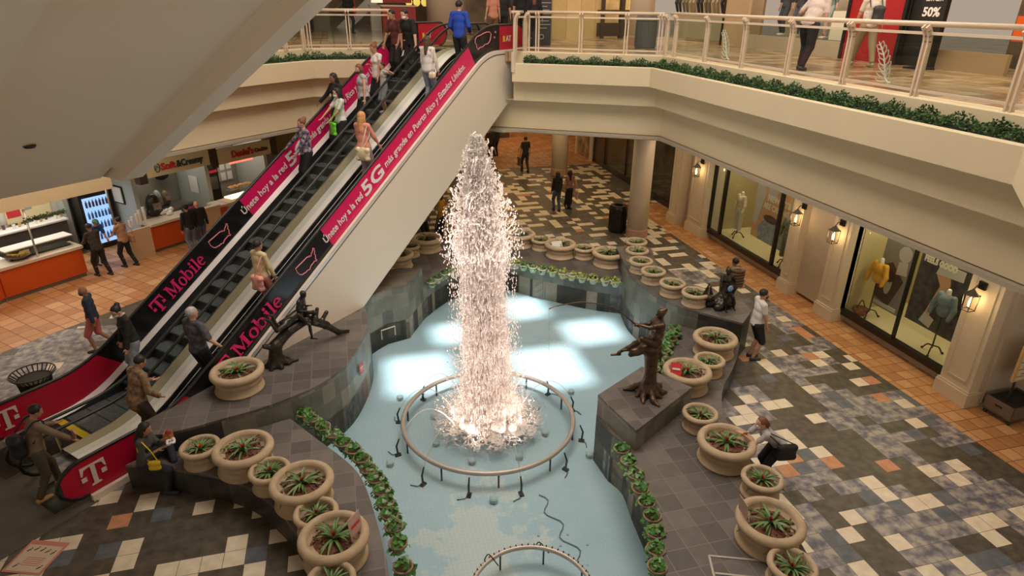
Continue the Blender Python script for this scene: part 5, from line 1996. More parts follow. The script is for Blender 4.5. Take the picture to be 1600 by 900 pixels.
MB().box((0, .05, .4), (.03, .03, .75)).build('post', M_WFRAME, t)
mb = MB()
put(mb, text_mesh('50%', .26, bold=.008, width=.46), frame((-.02, .30, 1.12), (0, -1, 0), (0, 0, 1)))
mb.build('percent_lettering', M_WLET, t)
mb = MB()
put(mb, text_mesh('JEANS', .09, bold=.002, width=.26), frame((-.02, .20, 1.55), (0, -1, 0), (0, 0, 1)))
put(mb, text_mesh('BUY1 GET1', .09, bold=.002, width=.44), frame((-.02, .28, 1.43), (0, -1, 0), (0, 0, 1)))
mb.build('small_lettering', M_WLET, t)
t = thing('white_plinth', 'bright white display plinth between the upper shop windows', 'plinth', (UX + .7, 16.25, U + .42))
MB().box((0, 0, .38), (.5, .95, .76)).build('block', mat('bright_white_plinth', (.86, .80, .66), .4), t)
t = thing('picture_board', 'small framed picture board above the white plinth', 'picture', (UX + .9, 16.0, U + 1.2))
MB().box((0, 0, .45), (.04, .7, .9)).build('frame', M_WFRAME, t)
MB().box((-.03, 0, .5), (.02, .48, .55)).build('picture', mat('pale_picture', (.6, .52, .45), .5, noise=((.35, .12, .08), .8), nscale=6), t)
for k, (y, m_) in enumerate(((10.6, M_TRUSS2), (10.1, M_RAIL), (11.3, M_ORANGE))):
    t = thing('display_board', ['tall pale display board in the upper right shop', 'beige figure board in the upper right shop', 'orange box shelf in the upper right shop'][k], 'board', (UX + .8, y, U))
    MB().box((0, 0, .9), (.06, .42, 1.5 if k < 2 else .5)).build('board', m_, t)
light('AREA', 'upper_shop_light', (UX + .3, 14, 9.8), 120, (1, .82, .55), 1.2, 18)
light('AREA', 'added_corner_fill', (13.6, 24, 9.8), 110, (1, .86, .62), 1.5, 5)  # area fill added to brighten the corner mannequins
light('AREA', 'upper_shop_light_back', (11.5, 27.2, 9.8), 60, (1, .76, .45), 3, 2)
# far back of the upper floor, behind the escalator heads
mb = MB()
mb.box((-2.6, 34.0, 8.5), (5.0, .2, 4.2))
struct('wall_upper_back_a', mb, mat('olive_dark_wall', (.20, .18, .11), .5, noise=((.28, .26, .17), .6), nscale=.6))
mb = MB()
mb.box((9.5, 36.5, 8.5), (9, .2, 4.2))
mb.box((1.5, 46, 8.5), (16, .2, 4.2))
struct('wall_upper_back_b', mb, mat('mixed_shopfront_wall', (.42, .33, .22), .5, noise=((.14, .10, .08), .9), nscale=.7))
mb = MB()
mb.add([(-.2, 24.5, U + .006), (4.2, 24.5, U + .006), (4.2, 45, U + .006), (-.2, 45, U + .006)], [(0, 1, 2, 3)])
struct('floor_upper_pale', mb, grid_tile_material('pale_shiny_tiles', .6, [(.2, (.50, .42, .33)), (.6, (.62, .54, .44)), (.9, (.70, .62, .52))], mortar=(.3, .25, .2), rough=.12))
t = thing('far_escalator', 'pale escalator side rising across the far upper floor', 'escalator', (1.6, 38, U))
MB().add([(-1.4, 0, 0), (-.6, 0, 0), (3.2, 0, 3.2), (2.4, 0, 3.2), (-1.4, 1.2, 0), (-.6, 1.2, 0), (3.2, 1.2, 3.2), (2.4, 1.2, 3.2)], [(0, 1, 2, 3), (7, 6, 5, 4), (0, 3, 7, 4), (1, 5, 6, 2)]).build('side', M_WHITE, t)
MB().tube([(-1.4, -.05, .9), (2.2, -.05, 4.0)], .06, 6).build('handrail', M_STEEL, t)
for k, (x, y, c_, lab) in enumerate(((3.0, 32.4, mat('red_kiosk', (.36, .03, .03), .5), 'dark red kiosk at the back of the upper floor'), (2.6, 34.6, M_WHITE, 'white lit kiosk counter at the back of the upper floor'))):
    t = thing('kiosk', lab, 'kiosk', (x, y, U))
    MB().box((0, 0, .55), (1.5, 1.0, 1.1)).build('counter', c_, t)
    MB().box((0, 0, 1.13), (1.6, 1.1, .06)).build('counter_top', M_COUNTER, t)
    MB().box((0, .2, 1.5), (1.3, .2, .5)).build('display', mat('lit_display', (.9, .8, .6), .5, emis=(1, .85, .6), estr=.8) if k else c_, t)
for k in range(8):
    t = thing('lit_merchandise', ORD[k % 4] + ' yellow lit item from the left, ' + ('upper' if k > 3 else 'lower') + ' row of the far upper shop', 'merchandise', (3.9 + .4 * (k % 4), 35.9, U + 1.3 + .5 * (k // 4)), 0, 'yellow lit merchandise')
    MB().ball((0, 0, 0), .18, 8, 6, (1, .6, 1.2)).build('item', mat('lit_yellow', (.9, .7, .1), .5, emis=(1, .75, .15), estr=.7), t)
t = thing('sphere_ornament', 'row of small lit globes at the far upper shop entrance', 'lamp', (6.7, 35.8, U + 1.2))
for k in range(5):
    MB().ball((.1 * (k % 2), 0, .28 * k), .07, 8, 6).build('globe', mat('lit_globe', (1, .9, .7), .5, emis=(1, .85, .55), estr=4), t)

# ------------------------------------------------------------------ people
def V3(*a):
    return np.array(a, float)


def ik(a, b, l1, l2, pole):
    """two-bone joint position between a and b bending towards pole"""
    d = b - a
    L = np.linalg.norm(d)
    L2 = min(L, (l1 + l2) * .999)
    u = d / max(L, 1e-6)
    b = a + u * L2
    x = (l1 * l1 - l2 * l2 + L2 * L2) / (2 * L2)
    h = math.sqrt(max(l1 * l1 - x * x, 0))
    p = pole - u * (pole @ u)
    p = p / max(np.linalg.norm(p), 1e-6)
    return a + u * x + p * h, b


SKINS = {'light': (.66, .38, .26), 'tan': (.50, .27, .17), 'brown': (.30, .15, .09), 'dark': (.14, .07, .045)}
HAIRC = {'black': (.012, .010, .009), 'brown': (.07, .035, .02), 'auburn': (.16, .06, .03), 'blonde': (.50, .25, .10), 'grey': (.35, .33, .32)}


def cloth(name, col, col2=None, a=.7, sc=14):
    return mat('cloth_' + name, col, .85, noise=(col2, a) if col2 else None, nscale=sc)


def person(label, x, y, z, face, h=1.68, fem=False, skin='light', hair='black', hairstyle='short', top=('black', (.015, .015, .017)), top2=None,
           sleeve=.55, bottom=('jeans', (.07, .10, .16)), bottom2=None, legs='trousers', shoes=(.03, .03, .03), lh=(-.27, .04, .80), rh=(.27, .04, .80),
           lf=(-.09, .0, .0), rf=(.09, .0, .0), lean=0.0, hips=None, head=(0, 0), mask=None, bag=None, cap=None, res=.014, group=None, wide=1.0,
           long_top=0.0, kneepole=(0, 1, 0), ltoe=0, rtoe=0, extras=None, name='person', body_mat=None, sunk=False):
    """face = heading in degrees (0 = world +X). Local frame: +Y forward, +X to the person's right hand."""
    k = h / 1.70
    root = thing(name, label, 'person' if name == 'person' else 'statue', (x, y, z), math.radians(face - 90), group)
    S = lambda p: V3(*p) * k
    hip = S(hips) if hips is not None else V3(0, 0, .93 * k)
    ln = math.radians(lean)
    up = V3(0, math.sin(ln), math.cos(ln))
    fw = V3(0, math.cos(ln), -math.sin(ln))
    R_ = V3(1, 0, 0)
    T = lambda a, b, c_: hip + R_ * a * k + fw * b * k + up * c_ * k
    W = wide
    sw = (.155 if fem else .175) * (1 + (W - 1) * .5)
    shL, shR = T(-sw, 0, .49), T(sw, 0, .49)
    neck = T(0, .005, .545)
    hy, hp = math.radians(head[0]), math.radians(head[1])
    hc = neck + V3(0, math.sin(ln * .6 + hp) * .11 * k, math.cos(ln * .6 + hp) * .125 * k) + V3(0, .02 * k, 0)
    hf = V3(math.sin(-hy) * math.cos(hp), math.cos(hy) * math.cos(hp), -math.sin(hp + ln * .4))
    hf = hf / np.linalg.norm(hf)
    hr = np.cross(hf, V3(0, 0, 1))
    hr /= np.linalg.norm(hr)
    hu = np.cross(hr, hf)
    HR = np.stack([hr, hf, hu], 1)
    H = lambda a, b, c_: hc + (hr * a + hf * b + hu * c_) * k
    LH, RH = S(lh), S(rh)
    elL, LH = ik(shL, LH, .285 * k, .25 * k, V3(-.5, -.8, -.35))
    elR, RH = ik(shR, RH, .285 * k, .25 * k, V3(.5, -.8, -.35))
    hjL, hjR = hip + V3(-.085 * k * W, 0, -.04 * k), hip + V3(.085 * k * W, 0, -.04 * k)
    anL, anR = S(lf) + V3(0, 0, .085 * k), S(rf) + V3(0, 0, .085 * k)
    kp = V3(*kneepole)
    knL, anL = ik(hjL, anL, .43 * k, .42 * k, kp + V3(-.1, 0, 0))
    knR, anR = ik(hjR, anR, .43 * k, .42 * k, kp + V3(.1, 0, 0))
    body = SDF(.022 * k)
    chest = (.150 * W if fem else .165 * W, .10 * W, .15)
    torsoR = np.stack([R_, fw, up], 1)

    def torso(sd, g=0.0, lo_=True):
        sd.ell(T(0, 0, .03), V3((.165 if fem else .15) * W + g, (.115) * W + g, .12) * k, torsoR)
        sd.ell(T(0, .0, .19), V3((.132 if fem else .152) * W + g, .102 * W + g, .20) * k, torsoR, k=.05 * k)
        sd.ell(T(0, .01, .37), V3(chest[0] + g, chest[1] + g, .16) * k, torsoR)
        if fem:
            sd.ell(T(-.06, .075, .36), V3(.055 + g, .05 + g, .055) * k, torsoR)
            sd.ell(T(.06, .075, .36), V3(.055 + g, .05 + g, .055) * k, torsoR)
        sd.cap(shL - R_ * .0, T(0, 0, .50), (.048 + g) * k, (.055 + g) * k)
        sd.cap(shR, T(0, 0, .50), (.048 + g) * k, (.055 + g) * k)
    torso(body)
    body.cap(T(0, 0, .50), H(0, -.015, -.06), .052 * k, .047 * k)
    body.ell(H(0, -.005, .02), V3(.076, .094, .105) * k, HR)
    body.ell(H(0, .022, -.05), V3(.056, .062, .06) * k, HR)
    body.cap(H(0, .085, .015), H(0, .102, -.02), .010 * k, .015 * k, k=.01 * k)
    body.cap(H(-.02, .078, -.055), H(.02, .078, -.055), .010 * k, k=.008 * k)
    for sx in (-1, 1):
        body.ell(H(.078 * sx, -.005, .0), V3(.012, .02, .03) * k, HR, k=.008 * k)
    for sh, el, hd, sd_ in ((shL, elL, LH, -1), (shR, elR, RH, 1)):
        m_ = 1.0 * (.88 if fem else 1) * (1 + (W - 1) * .6)
        body.cap(sh, el, .046 * k * m_, .038 * k * m_)
        body.cap(el, hd, .037 * k * m_, .025 * k * m_)
        d = hd - el
        d = d / np.linalg.norm(d)
        side = np.cross(d, V3(0, 0, 1) if abs(d[2]) < .8 else V3(0, 1, 0))
        side /= np.linalg.norm(side)
        nrm = np.cross(side, d)
        inw = V3(-sd_, .4, 0)
        if nrm @ inw < 0:
            nrm = -nrm
        if abs(d[2]) > .8:        # hanging hand: palm towards the thigh, fingers spread front to back
            side = np.cross(d, inw)
            side /= np.linalg.norm(side)
            nrm = np.cross(side, d)
            if nrm @ inw < 0:
                nrm = -nrm
        palm = hd + d * .045 * k
        PR = np.stack([side, d, nrm], 1)
        body.ell(palm, V3(.038, .05, .016) * k, PR, k=.012 * k)
        for f in range(4):
            o = (f - 1.5) * .0185
            L_ = (.070, .080, .076, .060)[f]
            a_ = palm + (side * o + d * .04) * k
            b_ = a_ + (d * L_ * .55 + nrm * .006) * k
            c__ = b_ + (d * L_ * .35 + nrm * L_ * .30) * k
            body.cap(a_, b_, .0095 * k, .009 * k, k=.004 * k)
            body.cap(b_, c__, .009 * k, .008 * k, k=.004 * k)
        ts = side * (1 if side @ V3(0, 1, 0) > 0 else -1)
        a_ = palm - d * .02 * k + ts * .03 * k
        b_ = a_ + (ts * .030 + d * .028 + nrm * .012) * k
        body.cap(a_, b_, .012 * k, .010 * k, k=.006 * k)
        body.cap(b_, b_ + (d * .03 + nrm * .008) * k, .010 * k, .0085 * k, k=.004 * k)
    feet = []
    for hj, kn, an, toe in ((hjL, knL, anL, ltoe), (hjR, knR, anR, rtoe)):
        body.cap(hj, kn, .082 * k * W, .054 * k * W)
        body.cap(kn + V3(0, -.005, 0), kn * .55 + an * .45 + V3(0, -.012 * k, 0), .052 * k, .050 * k)
        body.cap(kn * .55 + an * .45 + V3(0, -.012 * k, 0), an, .048 * k, .034 * k)
        sh_ = an - kn
        a = math.radians(toe)
        fd = V3(math.sin(a), math.cos(a), 0)
        heel = an + V3(0, 0, -.045 * k) - fd * .035 * k
        tip = an + V3(0, 0, -.060 * k) + fd * .155 * k
        body.cap(heel, tip, .034 * k, .026 * k)
        feet.append((heel, tip, fd))
    bm = body_mat or mat('skin_' + skin, SKINS[skin], .55)
    sdf_obj('body', body, res, bm, root)
    if body_mat is None or top:
        # top garment
        g = .014
        s1 = SDF(.02 * k)
        torso(s1, g)
        if long_top:
            s1.ell(hip - V3(0, 0, .03 * k), V3(.165 * W + g, .125 * W + g, .14 + long_top * .6) * k)
        else:
            s1.ell(T(0, 0, -.02), V3((.17 if fem else .155) * W + g, .12 * W + g, .09) * k, torsoR)
        for sh, el, hd in ((shL, elL, LH), (shR, elR, RH)):
            m_ = .88 if fem else 1
            if sleeve > 0:
                t1 = min(sleeve, .5) / .5
                e1 = sh + (el - sh) * t1
                s1.cap(sh, e1, (.050 * m_ + g) * k, (.046 * m_ + g) * k)
            if sleeve > .5:
                e2 = el + (hd - el) * (sleeve - .5) / .5
                s1.cap(el, e2, (.042 * m_ + g) * k, (.034 * m_ + g) * k)
        tm = cloth(top[0], top[1], top2)
        sdf_obj('top_garment', s1, res, tm if body_mat is None else body_mat, root)
    if body_mat is None and legs:
        s2 = SDF(.02 * k)
        g = .016
        s2.ell(T(0, 0, .0), V3((.165 if fem else .15) * W + g, .115 * W + g, .12) * k, torsoR)
        if legs == 'skirt':
            mid = (knL + knR) / 2
            s2.cap(hip + V3(0, 0, -.05 * k), V3(mid[0], mid[1], max(mid[2] * .35, .12)), .16 * k * W, .17 * k)
        else:
            for hj, kn, an in ((hjL, knL, anL), (hjR, knR, anR)):
                s2.cap(hj, kn, (.086 + g) * k * W, (.058 + g) * k * W)
                if legs == 'trousers':
                    s2.cap(kn, kn + (an - kn) * .93, (.054 + g) * k * W, (.042 + g) * k)
        sdf_obj('skirt' if legs == 'skirt' else 'shorts' if legs == 'shorts' else 'trousers', s2, res, cloth(bottom[0], bottom[1], bottom2), root)
    if body_mat is None and shoes:
        for heel, tip, fd in feet:
            s3 = SDF(.012)
            s3.cap(heel + V3(0, 0, .005), tip, .044 * k, .036 * k).cap(heel - V3(0, 0, .02 * k), tip - V3(0, 0, .008 * k), .040 * k, .036 * k)
            zc = min(heel[2], tip[2]) - .044 * k
            sdf_obj('shoe', s3, res, mat('shoe_%02d%02d%02d' % tuple(int(c_ * 99) for c_ in shoes), shoes, .5), root)
    # hair
    if hairstyle:
        s4 = SDF(.02 * k)
        s4.ell(H(0, -.022, .045), V3(.088, .098, .092) * k, HR)
        if hairstyle == 'long':
            s4.ell(H(0, -.06, -.03), V3(.085, .06, .12) * k, HR)
            s4.cap(H(0, -.075, -.05), H(0, -.10, -.28), .065 * k, .05 * k)
            for sx in (-1, 1):
                s4.cap(H(.075 * sx, -.02, .0), H(.08 * sx, -.02, -.2), .028 * k, .02 * k)
        if hairstyle == 'bob':
            s4.ell(H(0, -.03, -.02), V3(.10, .085, .12) * k, HR)
        if hairstyle == 'ponytail':
            s4.cap(H(0, -.10, .05), H(0, -.15, -.03), .035 * k, .04 * k)
            s4.cap(H(0, -.15, -.03), H(0, -.13, -.22), .04 * k, .018 * k)
        if hairstyle == 'bun':
            s4.ell(H(0, -.10, .10), V3(.05, .05, .05) * k)
        hcut = None
        fx, fy, fz = hf

        def cutf(X, Y, Z, c0=hc, d=hf, u=hu, kk=k, st=hairstyle):
            a = (X - c0[0]) * d[0] + (Y - c0[1]) * d[1] + (Z - c0[2]) * d[2]
            b = (X - c0[0]) * u[0] + (Y - c0[1]) * u[1] + (Z - c0[2]) * u[2]
            # remove what would cover the face
            return np.minimum(a - .035 * kk, .075 * kk - b) * 1.0 if True else a

        def inv(X, Y, Z, f=cutf):
            return f(X, Y, Z)
        lowcut = (.0 if hairstyle in ('short', 'bun', 'ponytail') else None)

        def cut2(X, Y, Z, c0=hc, u=hu, d=hf, kk=k):
            a = (X - c0[0]) * d[0] + (Y - c0[1]) * d[1] + (Z - c0[2]) * d[2]
            b = (X - c0[0]) * u[0] + (Y - c0[1]) * u[1] + (Z - c0[2]) * u[2]
            return -(b + .02 * kk + np.clip(-a, 0, .05 * kk) * .9)
        cuts = [inv]
        if hairstyle == 'short':
            cuts.append(cut2)
        hm = body_mat or mat('hair_' + hair, HAIRC[hair], .55, noise=(tuple(min(1, c_ * 2 + .01) for c_ in HAIRC[hair]), .5), nscale=30)
        sdf_obj('hair', s4, min(res, .012), hm, root, cuts)
    if mask:
        s5 = SDF(.01)
        s5.ell(H(0, .040, -.045), V3(.064, .068, .052) * k, HR)

        def mc(X, Y, Z, c0=hc, d=hf, kk=k):
            return .03 * kk - ((X - c0[0]) * d[0] + (Y - c0[1]) * d[1] + (Z - c0[2]) * d[2])
        sdf_obj('face_mask', s5, .009, mat('mask_%02d%02d%02d' % tuple(int(c_ * 99) for c_ in mask), mask, .7), root, [mc])
    if cap:
        s6 = SDF(.015)
        s6.ell(H(0, -.01, .075), V3(.092, .105, .07) * k, HR)
        s6.cap(H(-.03, .10, .065), H(.03, .10, .065), .03 * k)
        sdf_obj('cap', s6, .011, mat('cap_%02d%02d%02d' % tuple(int(c_ * 99) for c_ in cap), cap, .7), root)
    if bag:
        kind, bc, bl = bag[:3]
        bm_ = mat('bag_%02d%02d%02d' % tuple(int(c_ * 99) for c_ in bc), bc, .6)
        b0 = S(bag[3]) if len(bag) > 3 else S((.24, -.02, .75))
        w_, d_, h_ = bag[4] if len(bag) > 4 else (.12, .32, .28)
        bo = thing(kind, bl, 'backpack' if kind == 'backpack' else 'bag', (0, 0, 0))
        bo.parent = root
        bo.parent = None
        Mx = Matrix.Rotation(math.radians(face - 90), 4, 'Z')
        bo.matrix_world = Matrix.Translation((x, y, z)) @ Mx
        bo.location = (x, y, z)
        bo.rotation_euler = (0, 0, math.radians(face - 90))
        sb = SDF(.03)
        hw, hd_, hh = w_ / 2, d_ / 2, h_ / 2
        r_ = min(hw, hd_, hh) * .9
        for sx in (-1, 1):
            for sz in (-1, 1):
                sb.cap(b0 + V3(sx * max(hw - r_, 0), -(hd_ - r_), sz * (hh - r_)), b0 + V3(sx * max(hw - r_, 0), hd_ - r_, sz * (hh - r_)), r_)
        sb.ell(b0, V3(hw, hd_, hh))
        sdf_obj('bag_body', sb, min(.014, r_ * .5), bm_, bo)
        if kind == 'backpack':
            for sh__ in (shL, shR):
                q0 = sh__ * .75 + neck * .25 + V3(0, .0, .03 * k)
                MB().tube(curve([tuple(V3(q0[0], b0[1] + hd_ * .5, b0[2] + hh * .8)), tuple(q0 + V3(0, -.03, .03)), tuple(q0 + V3(0, .10 * k, -.06 * k)), tuple(V3(q0[0] * 1.1, b0[1] + hd_ * 1.6, b0[2]))], 4), .014, 5).build('strap', bm_, bo)
            return_strap = False
        else:
            return_strap = True
        shp = shR if b0[0] > 0 else shL
        stp = V3(shp[0], shp[1], shp[2]) + V3(0, 0, .05 * k)
        if return_strap: MB().tube(curve([tuple(b0 + V3(0, hd_ * .7, hh)), tuple((b0 + stp) / 2 + V3(.06 * (1 if b0[0] > 0 else -1), .09, .1)), tuple(stp), tuple((b0 + stp) / 2 + V3(.05 * (1 if b0[0] > 0 else -1), -.10, .08)), tuple(b0 + V3(0, -hd_ * .7, hh))], 4), .010, 5).build('strap', bm_, bo)
    root['h'] = h
    del root['h']
    P = dict(root=root, S=S, hip=hip, LH=LH, RH=RH, hc=hc, H=H, neck=neck, k=k)
    if extras:
        extras(P)
    return P


def held(name, label, cat, P, at_, build):
    """an object held by a person, placed in the person's frame but top-level"""
    o = thing(name, label, cat, P['root'].location, P['root'].rotation_euler[2])
    build(o, V3(*at_))
    return o


BLK = ('black', (.015, .015, .017))
esc_z = lambda s: min(max(KS * math.ceil((s - 2.1) / .4) * .4, .02), U + .01)


def on_esc(s, w):
    x_, y_, _ = E45(s, w)
    return x_, y_, esc_z(s)


# --- ground floor, right
person('man in white t-shirt, black shorts and black mask standing by the right ledge', 9.02, 11.48, 0, -12, 1.80, skin='tan', hair='black', top=('white', (.74, .70, .68)), sleeve=.32, bottom=('black_shorts', (.02, .02, .022)), legs='shorts',
       shoes=(.03, .03, .035), lh=(-.20, .12, .84), rh=(.22, .14, .84), mask=(.02, .02, .02), head=(0, 6), wide=1.08, res=.012)
person('person in a brown striped top with a pink bag behind the dark seated statue', 9.75, 13.7, 0, 100, 1.66, fem=True, skin='brown', top=('striped', (.13, .09, .06), ), top2=(.30, .22, .15), sleeve=.7, bottom=('dark', (.03, .03, .035)),
       lh=(-.2, .18, 1.0), rh=(.2, .18, 1.0), bag=('shoulder_bag', (.62, .28, .25), 'pink shoulder bag carried by the person behind the seated statue', (.28, .0, .98), (.12, .30, .30)))


def phone(P):
    held('mobile_phone', 'dark phone held by the woman leaning on the big pot', 'phone', P, P['LH'] + V3(.05, .08, .02), lambda o, c_: MB().box(tuple(c_), (.04, .14, .012)).build('phone_body', M_DARK, o))


person('woman with brown ponytail and grey top leaning on the big stone pot', 6.72, 7.62, 0, 172, 1.56, fem=True, skin='light', hair='auburn', hairstyle='ponytail', top=('grey_tee', (.46, .44, .45)), sleeve=.35, bottom=('black_trousers', (.012, .012, .014)),
       lean=48, hips=(0, -.16, .88), lh=(.02, .56, 1.10), rh=(.08, .54, 1.12), head=(0, -18), mask=(.62, .60, .66), wide=1.05, lf=(-.1, -.1, 0), rf=(.1, -.12, 0), res=.011,
       bag=('shoulder_bag', (.012, .012, .014), 'black shoulder bag of the woman leaning on the pot', (-.26, -.18, .86), (.13, .36, .30)))
# --- ground floor, back hall
person('person with long black hair in black top and jeans walking away in the hall', 8.18, 23.9, 0, 95, 1.62, fem=True, skin='brown', hairstyle='long', top=BLK, sleeve=1, lf=(-.08, .12, 0), rf=(.08, -.12, .0), res=.018, lh=(-.2, .1, .9), rh=(.2, .1, .9))
person('person with bare shoulders and long black skirt walking in the hall', 8.75, 24.05, 0, 88, 1.62, fem=True, skin='tan', hairstyle='long', top=('dark_strap_top', (.30, .14, .12)), sleeve=0, bottom=BLK, legs='skirt', res=.018,
       bag=('shopping_bag', (.72, .42, .32), 'pale pink shopping bag carried in the hall', (.34, .0, .62), (.08, .28, .36)))
person('man in black t-shirt and trousers walking away far down the hall', 8.72, 30.6, 0, 100, 1.72, skin='tan', top=BLK, sleeve=.35, bottom=('dark_trousers', (.03, .03, .035)), lf=(-.1, .15, 0), rf=(.1, -.15, 0), res=.02,
       bag=('shopping_bag', (.12, .09, .08), 'dark shopping bag carried far down the hall', (-.34, .0, .55), (.10, .36, .42)))
for i, (x, y) in enumerate(((7.6, 33.6), (8.1, 34.4))):
    person(['dark clothed person beside the fountain top far down the hall', 'second dark clothed person farthest down the hall'][i], x, y, 0, 80 + 30 * i, 1.65, fem=bool(i), skin='brown', hairstyle='long' if i else 'short', top=('charcoal', (.05, .045, .045)), sleeve=.8, bottom=BLK, res=.024)
person('person in a mustard top behind the fountain beside the escalator', 3.1, 21.6, 0, 150, 1.68, fem=True, skin='brown', hairstyle='bob', top=('mustard', (.60, .30, .03)), sleeve=.5, bottom=('dark_navy', (.02, .03, .05)), legs='skirt', res=.018, rh=(.3, .25, 1.15))
person('person in a grey patterned top under the right escalator', 2.4, 21.3, 0, -60, 1.62, skin='brown', top=('grey_pattern', (.30, .29, .29)), top2=(.05, .05, .05), sleeve=.6, bottom=BLK, res=.018)
# --- ground floor, left
person('man in navy sweatshirt and salmon shorts walking left', -6.18, 15.62, 0, 187, 1.66, skin='brown', hairstyle=None, top=('navy', (.025, .035, .06)), sleeve=1, bottom=('salmon', (.50, .13, .12)), legs='shorts', shoes=(.02, .02, .02),
       mask=(.02, .02, .02), lf=(-.09, .10, 0), rf=(.09, -.28, .06), lh=(-.24, -.05, .80), rh=(.22, .12, .80), head=(0, 10), res=.012, wide=1.1)
person('person in dark camouflage top leaning at the left food counter', -7.55, 20.72, 0, 140, 1.64, skin='brown', top=('dark_camo', (.06, .045, .035)), top2=(.015, .015, .012), sleeve=1, bottom=BLK, lh=(-.15, .42, 1.05), rh=(.15, .40, 1.05), lean=8, lf=(-.12, .1, 0), rf=(.13, -.18, 0), res=.016, head=(0, 15))
person('person in black dungarees at the food counter', -7.0, 21.35, 0, 150, 1.62, fem=True, skin='tan', hairstyle='bun', top=('tan_top', (.42, .24, .15)), sleeve=.3, bottom=BLK, lh=(-.15, .35, 1.05), rh=(.2, .3, 1.0), lf=(-.1, .05, 0), rf=(.14, -.2, 0), res=.016,
       bag=('shoulder_bag', (.42, .24, .13), 'tan shoulder bag of the person in black dungarees', (.26, -.05, .92), (.12, .28, .26)))
person('counter worker in green cap and blue shirt leaning forward', -7.95, 21.75, 0, -40, 1.6, skin='tan', top=('worker_blue', (.02, .09, .30)), sleeve=.4, cap=(.05, .18, .12), lean=28, lh=(-.15, .5, .95), rh=(.15, .5, .95), res=.016, head=(0, 15))
person('bald man in black jacket near the orange counter', -4.95, 22.5, 0, 120, 1.66, skin='light', hairstyle=None, top=BLK, sleeve=1, bottom=('jeans', (.07, .10, .16)), res=.016)
person('person in black jacket and cap in front of the bald man', -5.22, 22.2, 0, 130, 1.64, skin='tan', top=('black_jacket', (.012, .012, .015)), sleeve=1, cap=(.01, .01, .012), bottom=('blue_jeans', (.12, .17, .28)), res=.016)


def hoodie_x(P):
    held('handheld_card', 'salmon pink card held by the person in the grey hooded top', 'card', P, P['RH'] + V3(.02, .08, .05), lambda o, c_: MB().box(tuple(c_), (.13, .02, .15), M=Matrix.Rotation(.5, 3, 'Y')).build('card_face', mat('salmon_card', (.62, .27, .22), .5), o))


person('person in grey brown hooded sweatshirt with backpack at the escalator foot', -5.48, 10.32, 0, 42, 1.70, skin='tan', hair='black', top=('taupe_hoodie', (.22, .165, .12)), sleeve=1, bottom=('olive_trousers', (.085, .07, .045)), shoes=(.48, .28, .10),
       lh=(-.22, .42, 1.12), rh=(.28, .50, .92), lean=12, lf=(-.12, .22, 0), rf=(.12, -.18, 0), head=(-10, 20), res=.012, extras=hoodie_x,
       bag=('backpack', (.02, .02, .02), 'black backpack worn by the person in the hooded sweatshirt', (0, -.20, 1.12), (.30, .22, .42)))


def eater_x(P):
    held('food_carton', 'orange brown snack carton held by the seated woman', 'food', P, P['LH'] + V3(.0, .09, .07), lambda o, c_: (MB().box(tuple(c_), (.13, .11, .15)).build('carton', mat('carton_brown', (.42, .16, .06), .5), o), MB().ball(tuple(c_ + V3(.02, .02, .08)), .05, 8, 6).build('snack', mat('dark_snack', (.25, .03, .02), .5), o)))
    held('paper_wrapper', 'white paper wrapper beside the snack carton', 'wrapper', P, P['LH'] + V3(.17, .19, .07), lambda o, c_: MB().tube([tuple(c_ + V3(.07 * math.cos(a), .05 * math.sin(a), .02 * math.sin(3 * a))) for a in [2 * PI * q / 12 for q in range(12)]], .022, 6, closed=True).build('paper', M_WHITE, o))


person('seated woman with long dark hair, headband and yellow bag eating a snack', -3.80, 10.02, 0, -8, 1.66, fem=True, skin='tan', hair='black', hairstyle='long', top=('dark_grey_top', (.07, .068, .068)), sleeve=.8, bottom=('dark_jeans', (.025, .03, .045)),
       hips=(0, .0, .62), lh=(.02, .40, 1.06), rh=(.10, .30, .90), lf=(-.05, .45, .42), rf=(.18, .34, .0), lean=8, head=(0, 16), res=.011, extras=eater_x, shoes=(.025, .025, .025),
       bag=('shoulder_bag', (.82, .55, .02), 'small bright yellow shoulder bag of the seated woman', (.20, .24, .66), (.07, .19, .17)))
o = MB()
# --- right (ascending) escalator
x, y, z = on_esc(1.30, .60)
person('person in camouflage jacket at the foot of the right escalator', x, y, z, 45, 1.82, skin='tan', hair='black', top=('camo', (.34, .22, .13)), top2=(.07, .045, .03), sleeve=1, bottom=('dark_brown_trousers', (.07, .05, .04)), lean=14, head=(-12, 22), lh=(-.1, .35, 1.1), rh=(.24, .25, .95), res=.012, wide=1.12, long_top=.12)
x, y, z = on_esc(2.62, .50)
person('bald man in dark checked shirt on the right escalator', x, y, z, 50, 1.89, skin='light', hair='grey', hairstyle='short', cap=None, top=('checked', (.05, .05, .065)), top2=(.13, .13, .15), sleeve=.45, bottom=BLK, lh=(-.25, .05, .82), rh=(.38, .15, .98), res=.012, wide=1.08)
x, y, z = on_esc(4.42, .62)
person('person in pale yellow top and pink trousers on the right escalator', x, y, z, 45, 1.75, fem=True, skin='tan', hair='black', top=('pale_yellow', (.66, .56, .33)), sleeve=.9, bottom=('salmon_trousers', (.60, .22, .18)), lh=(-.25, .1, .8), rh=(.24, .15, .85), res=.013,
       bag=('shoulder_bag', (.80, .36, .33), 'large pink bag of the person in pale yellow', (.10, -.20, .86), (.34, .14, .36)))
x, y, z = on_esc(7.88, .62)
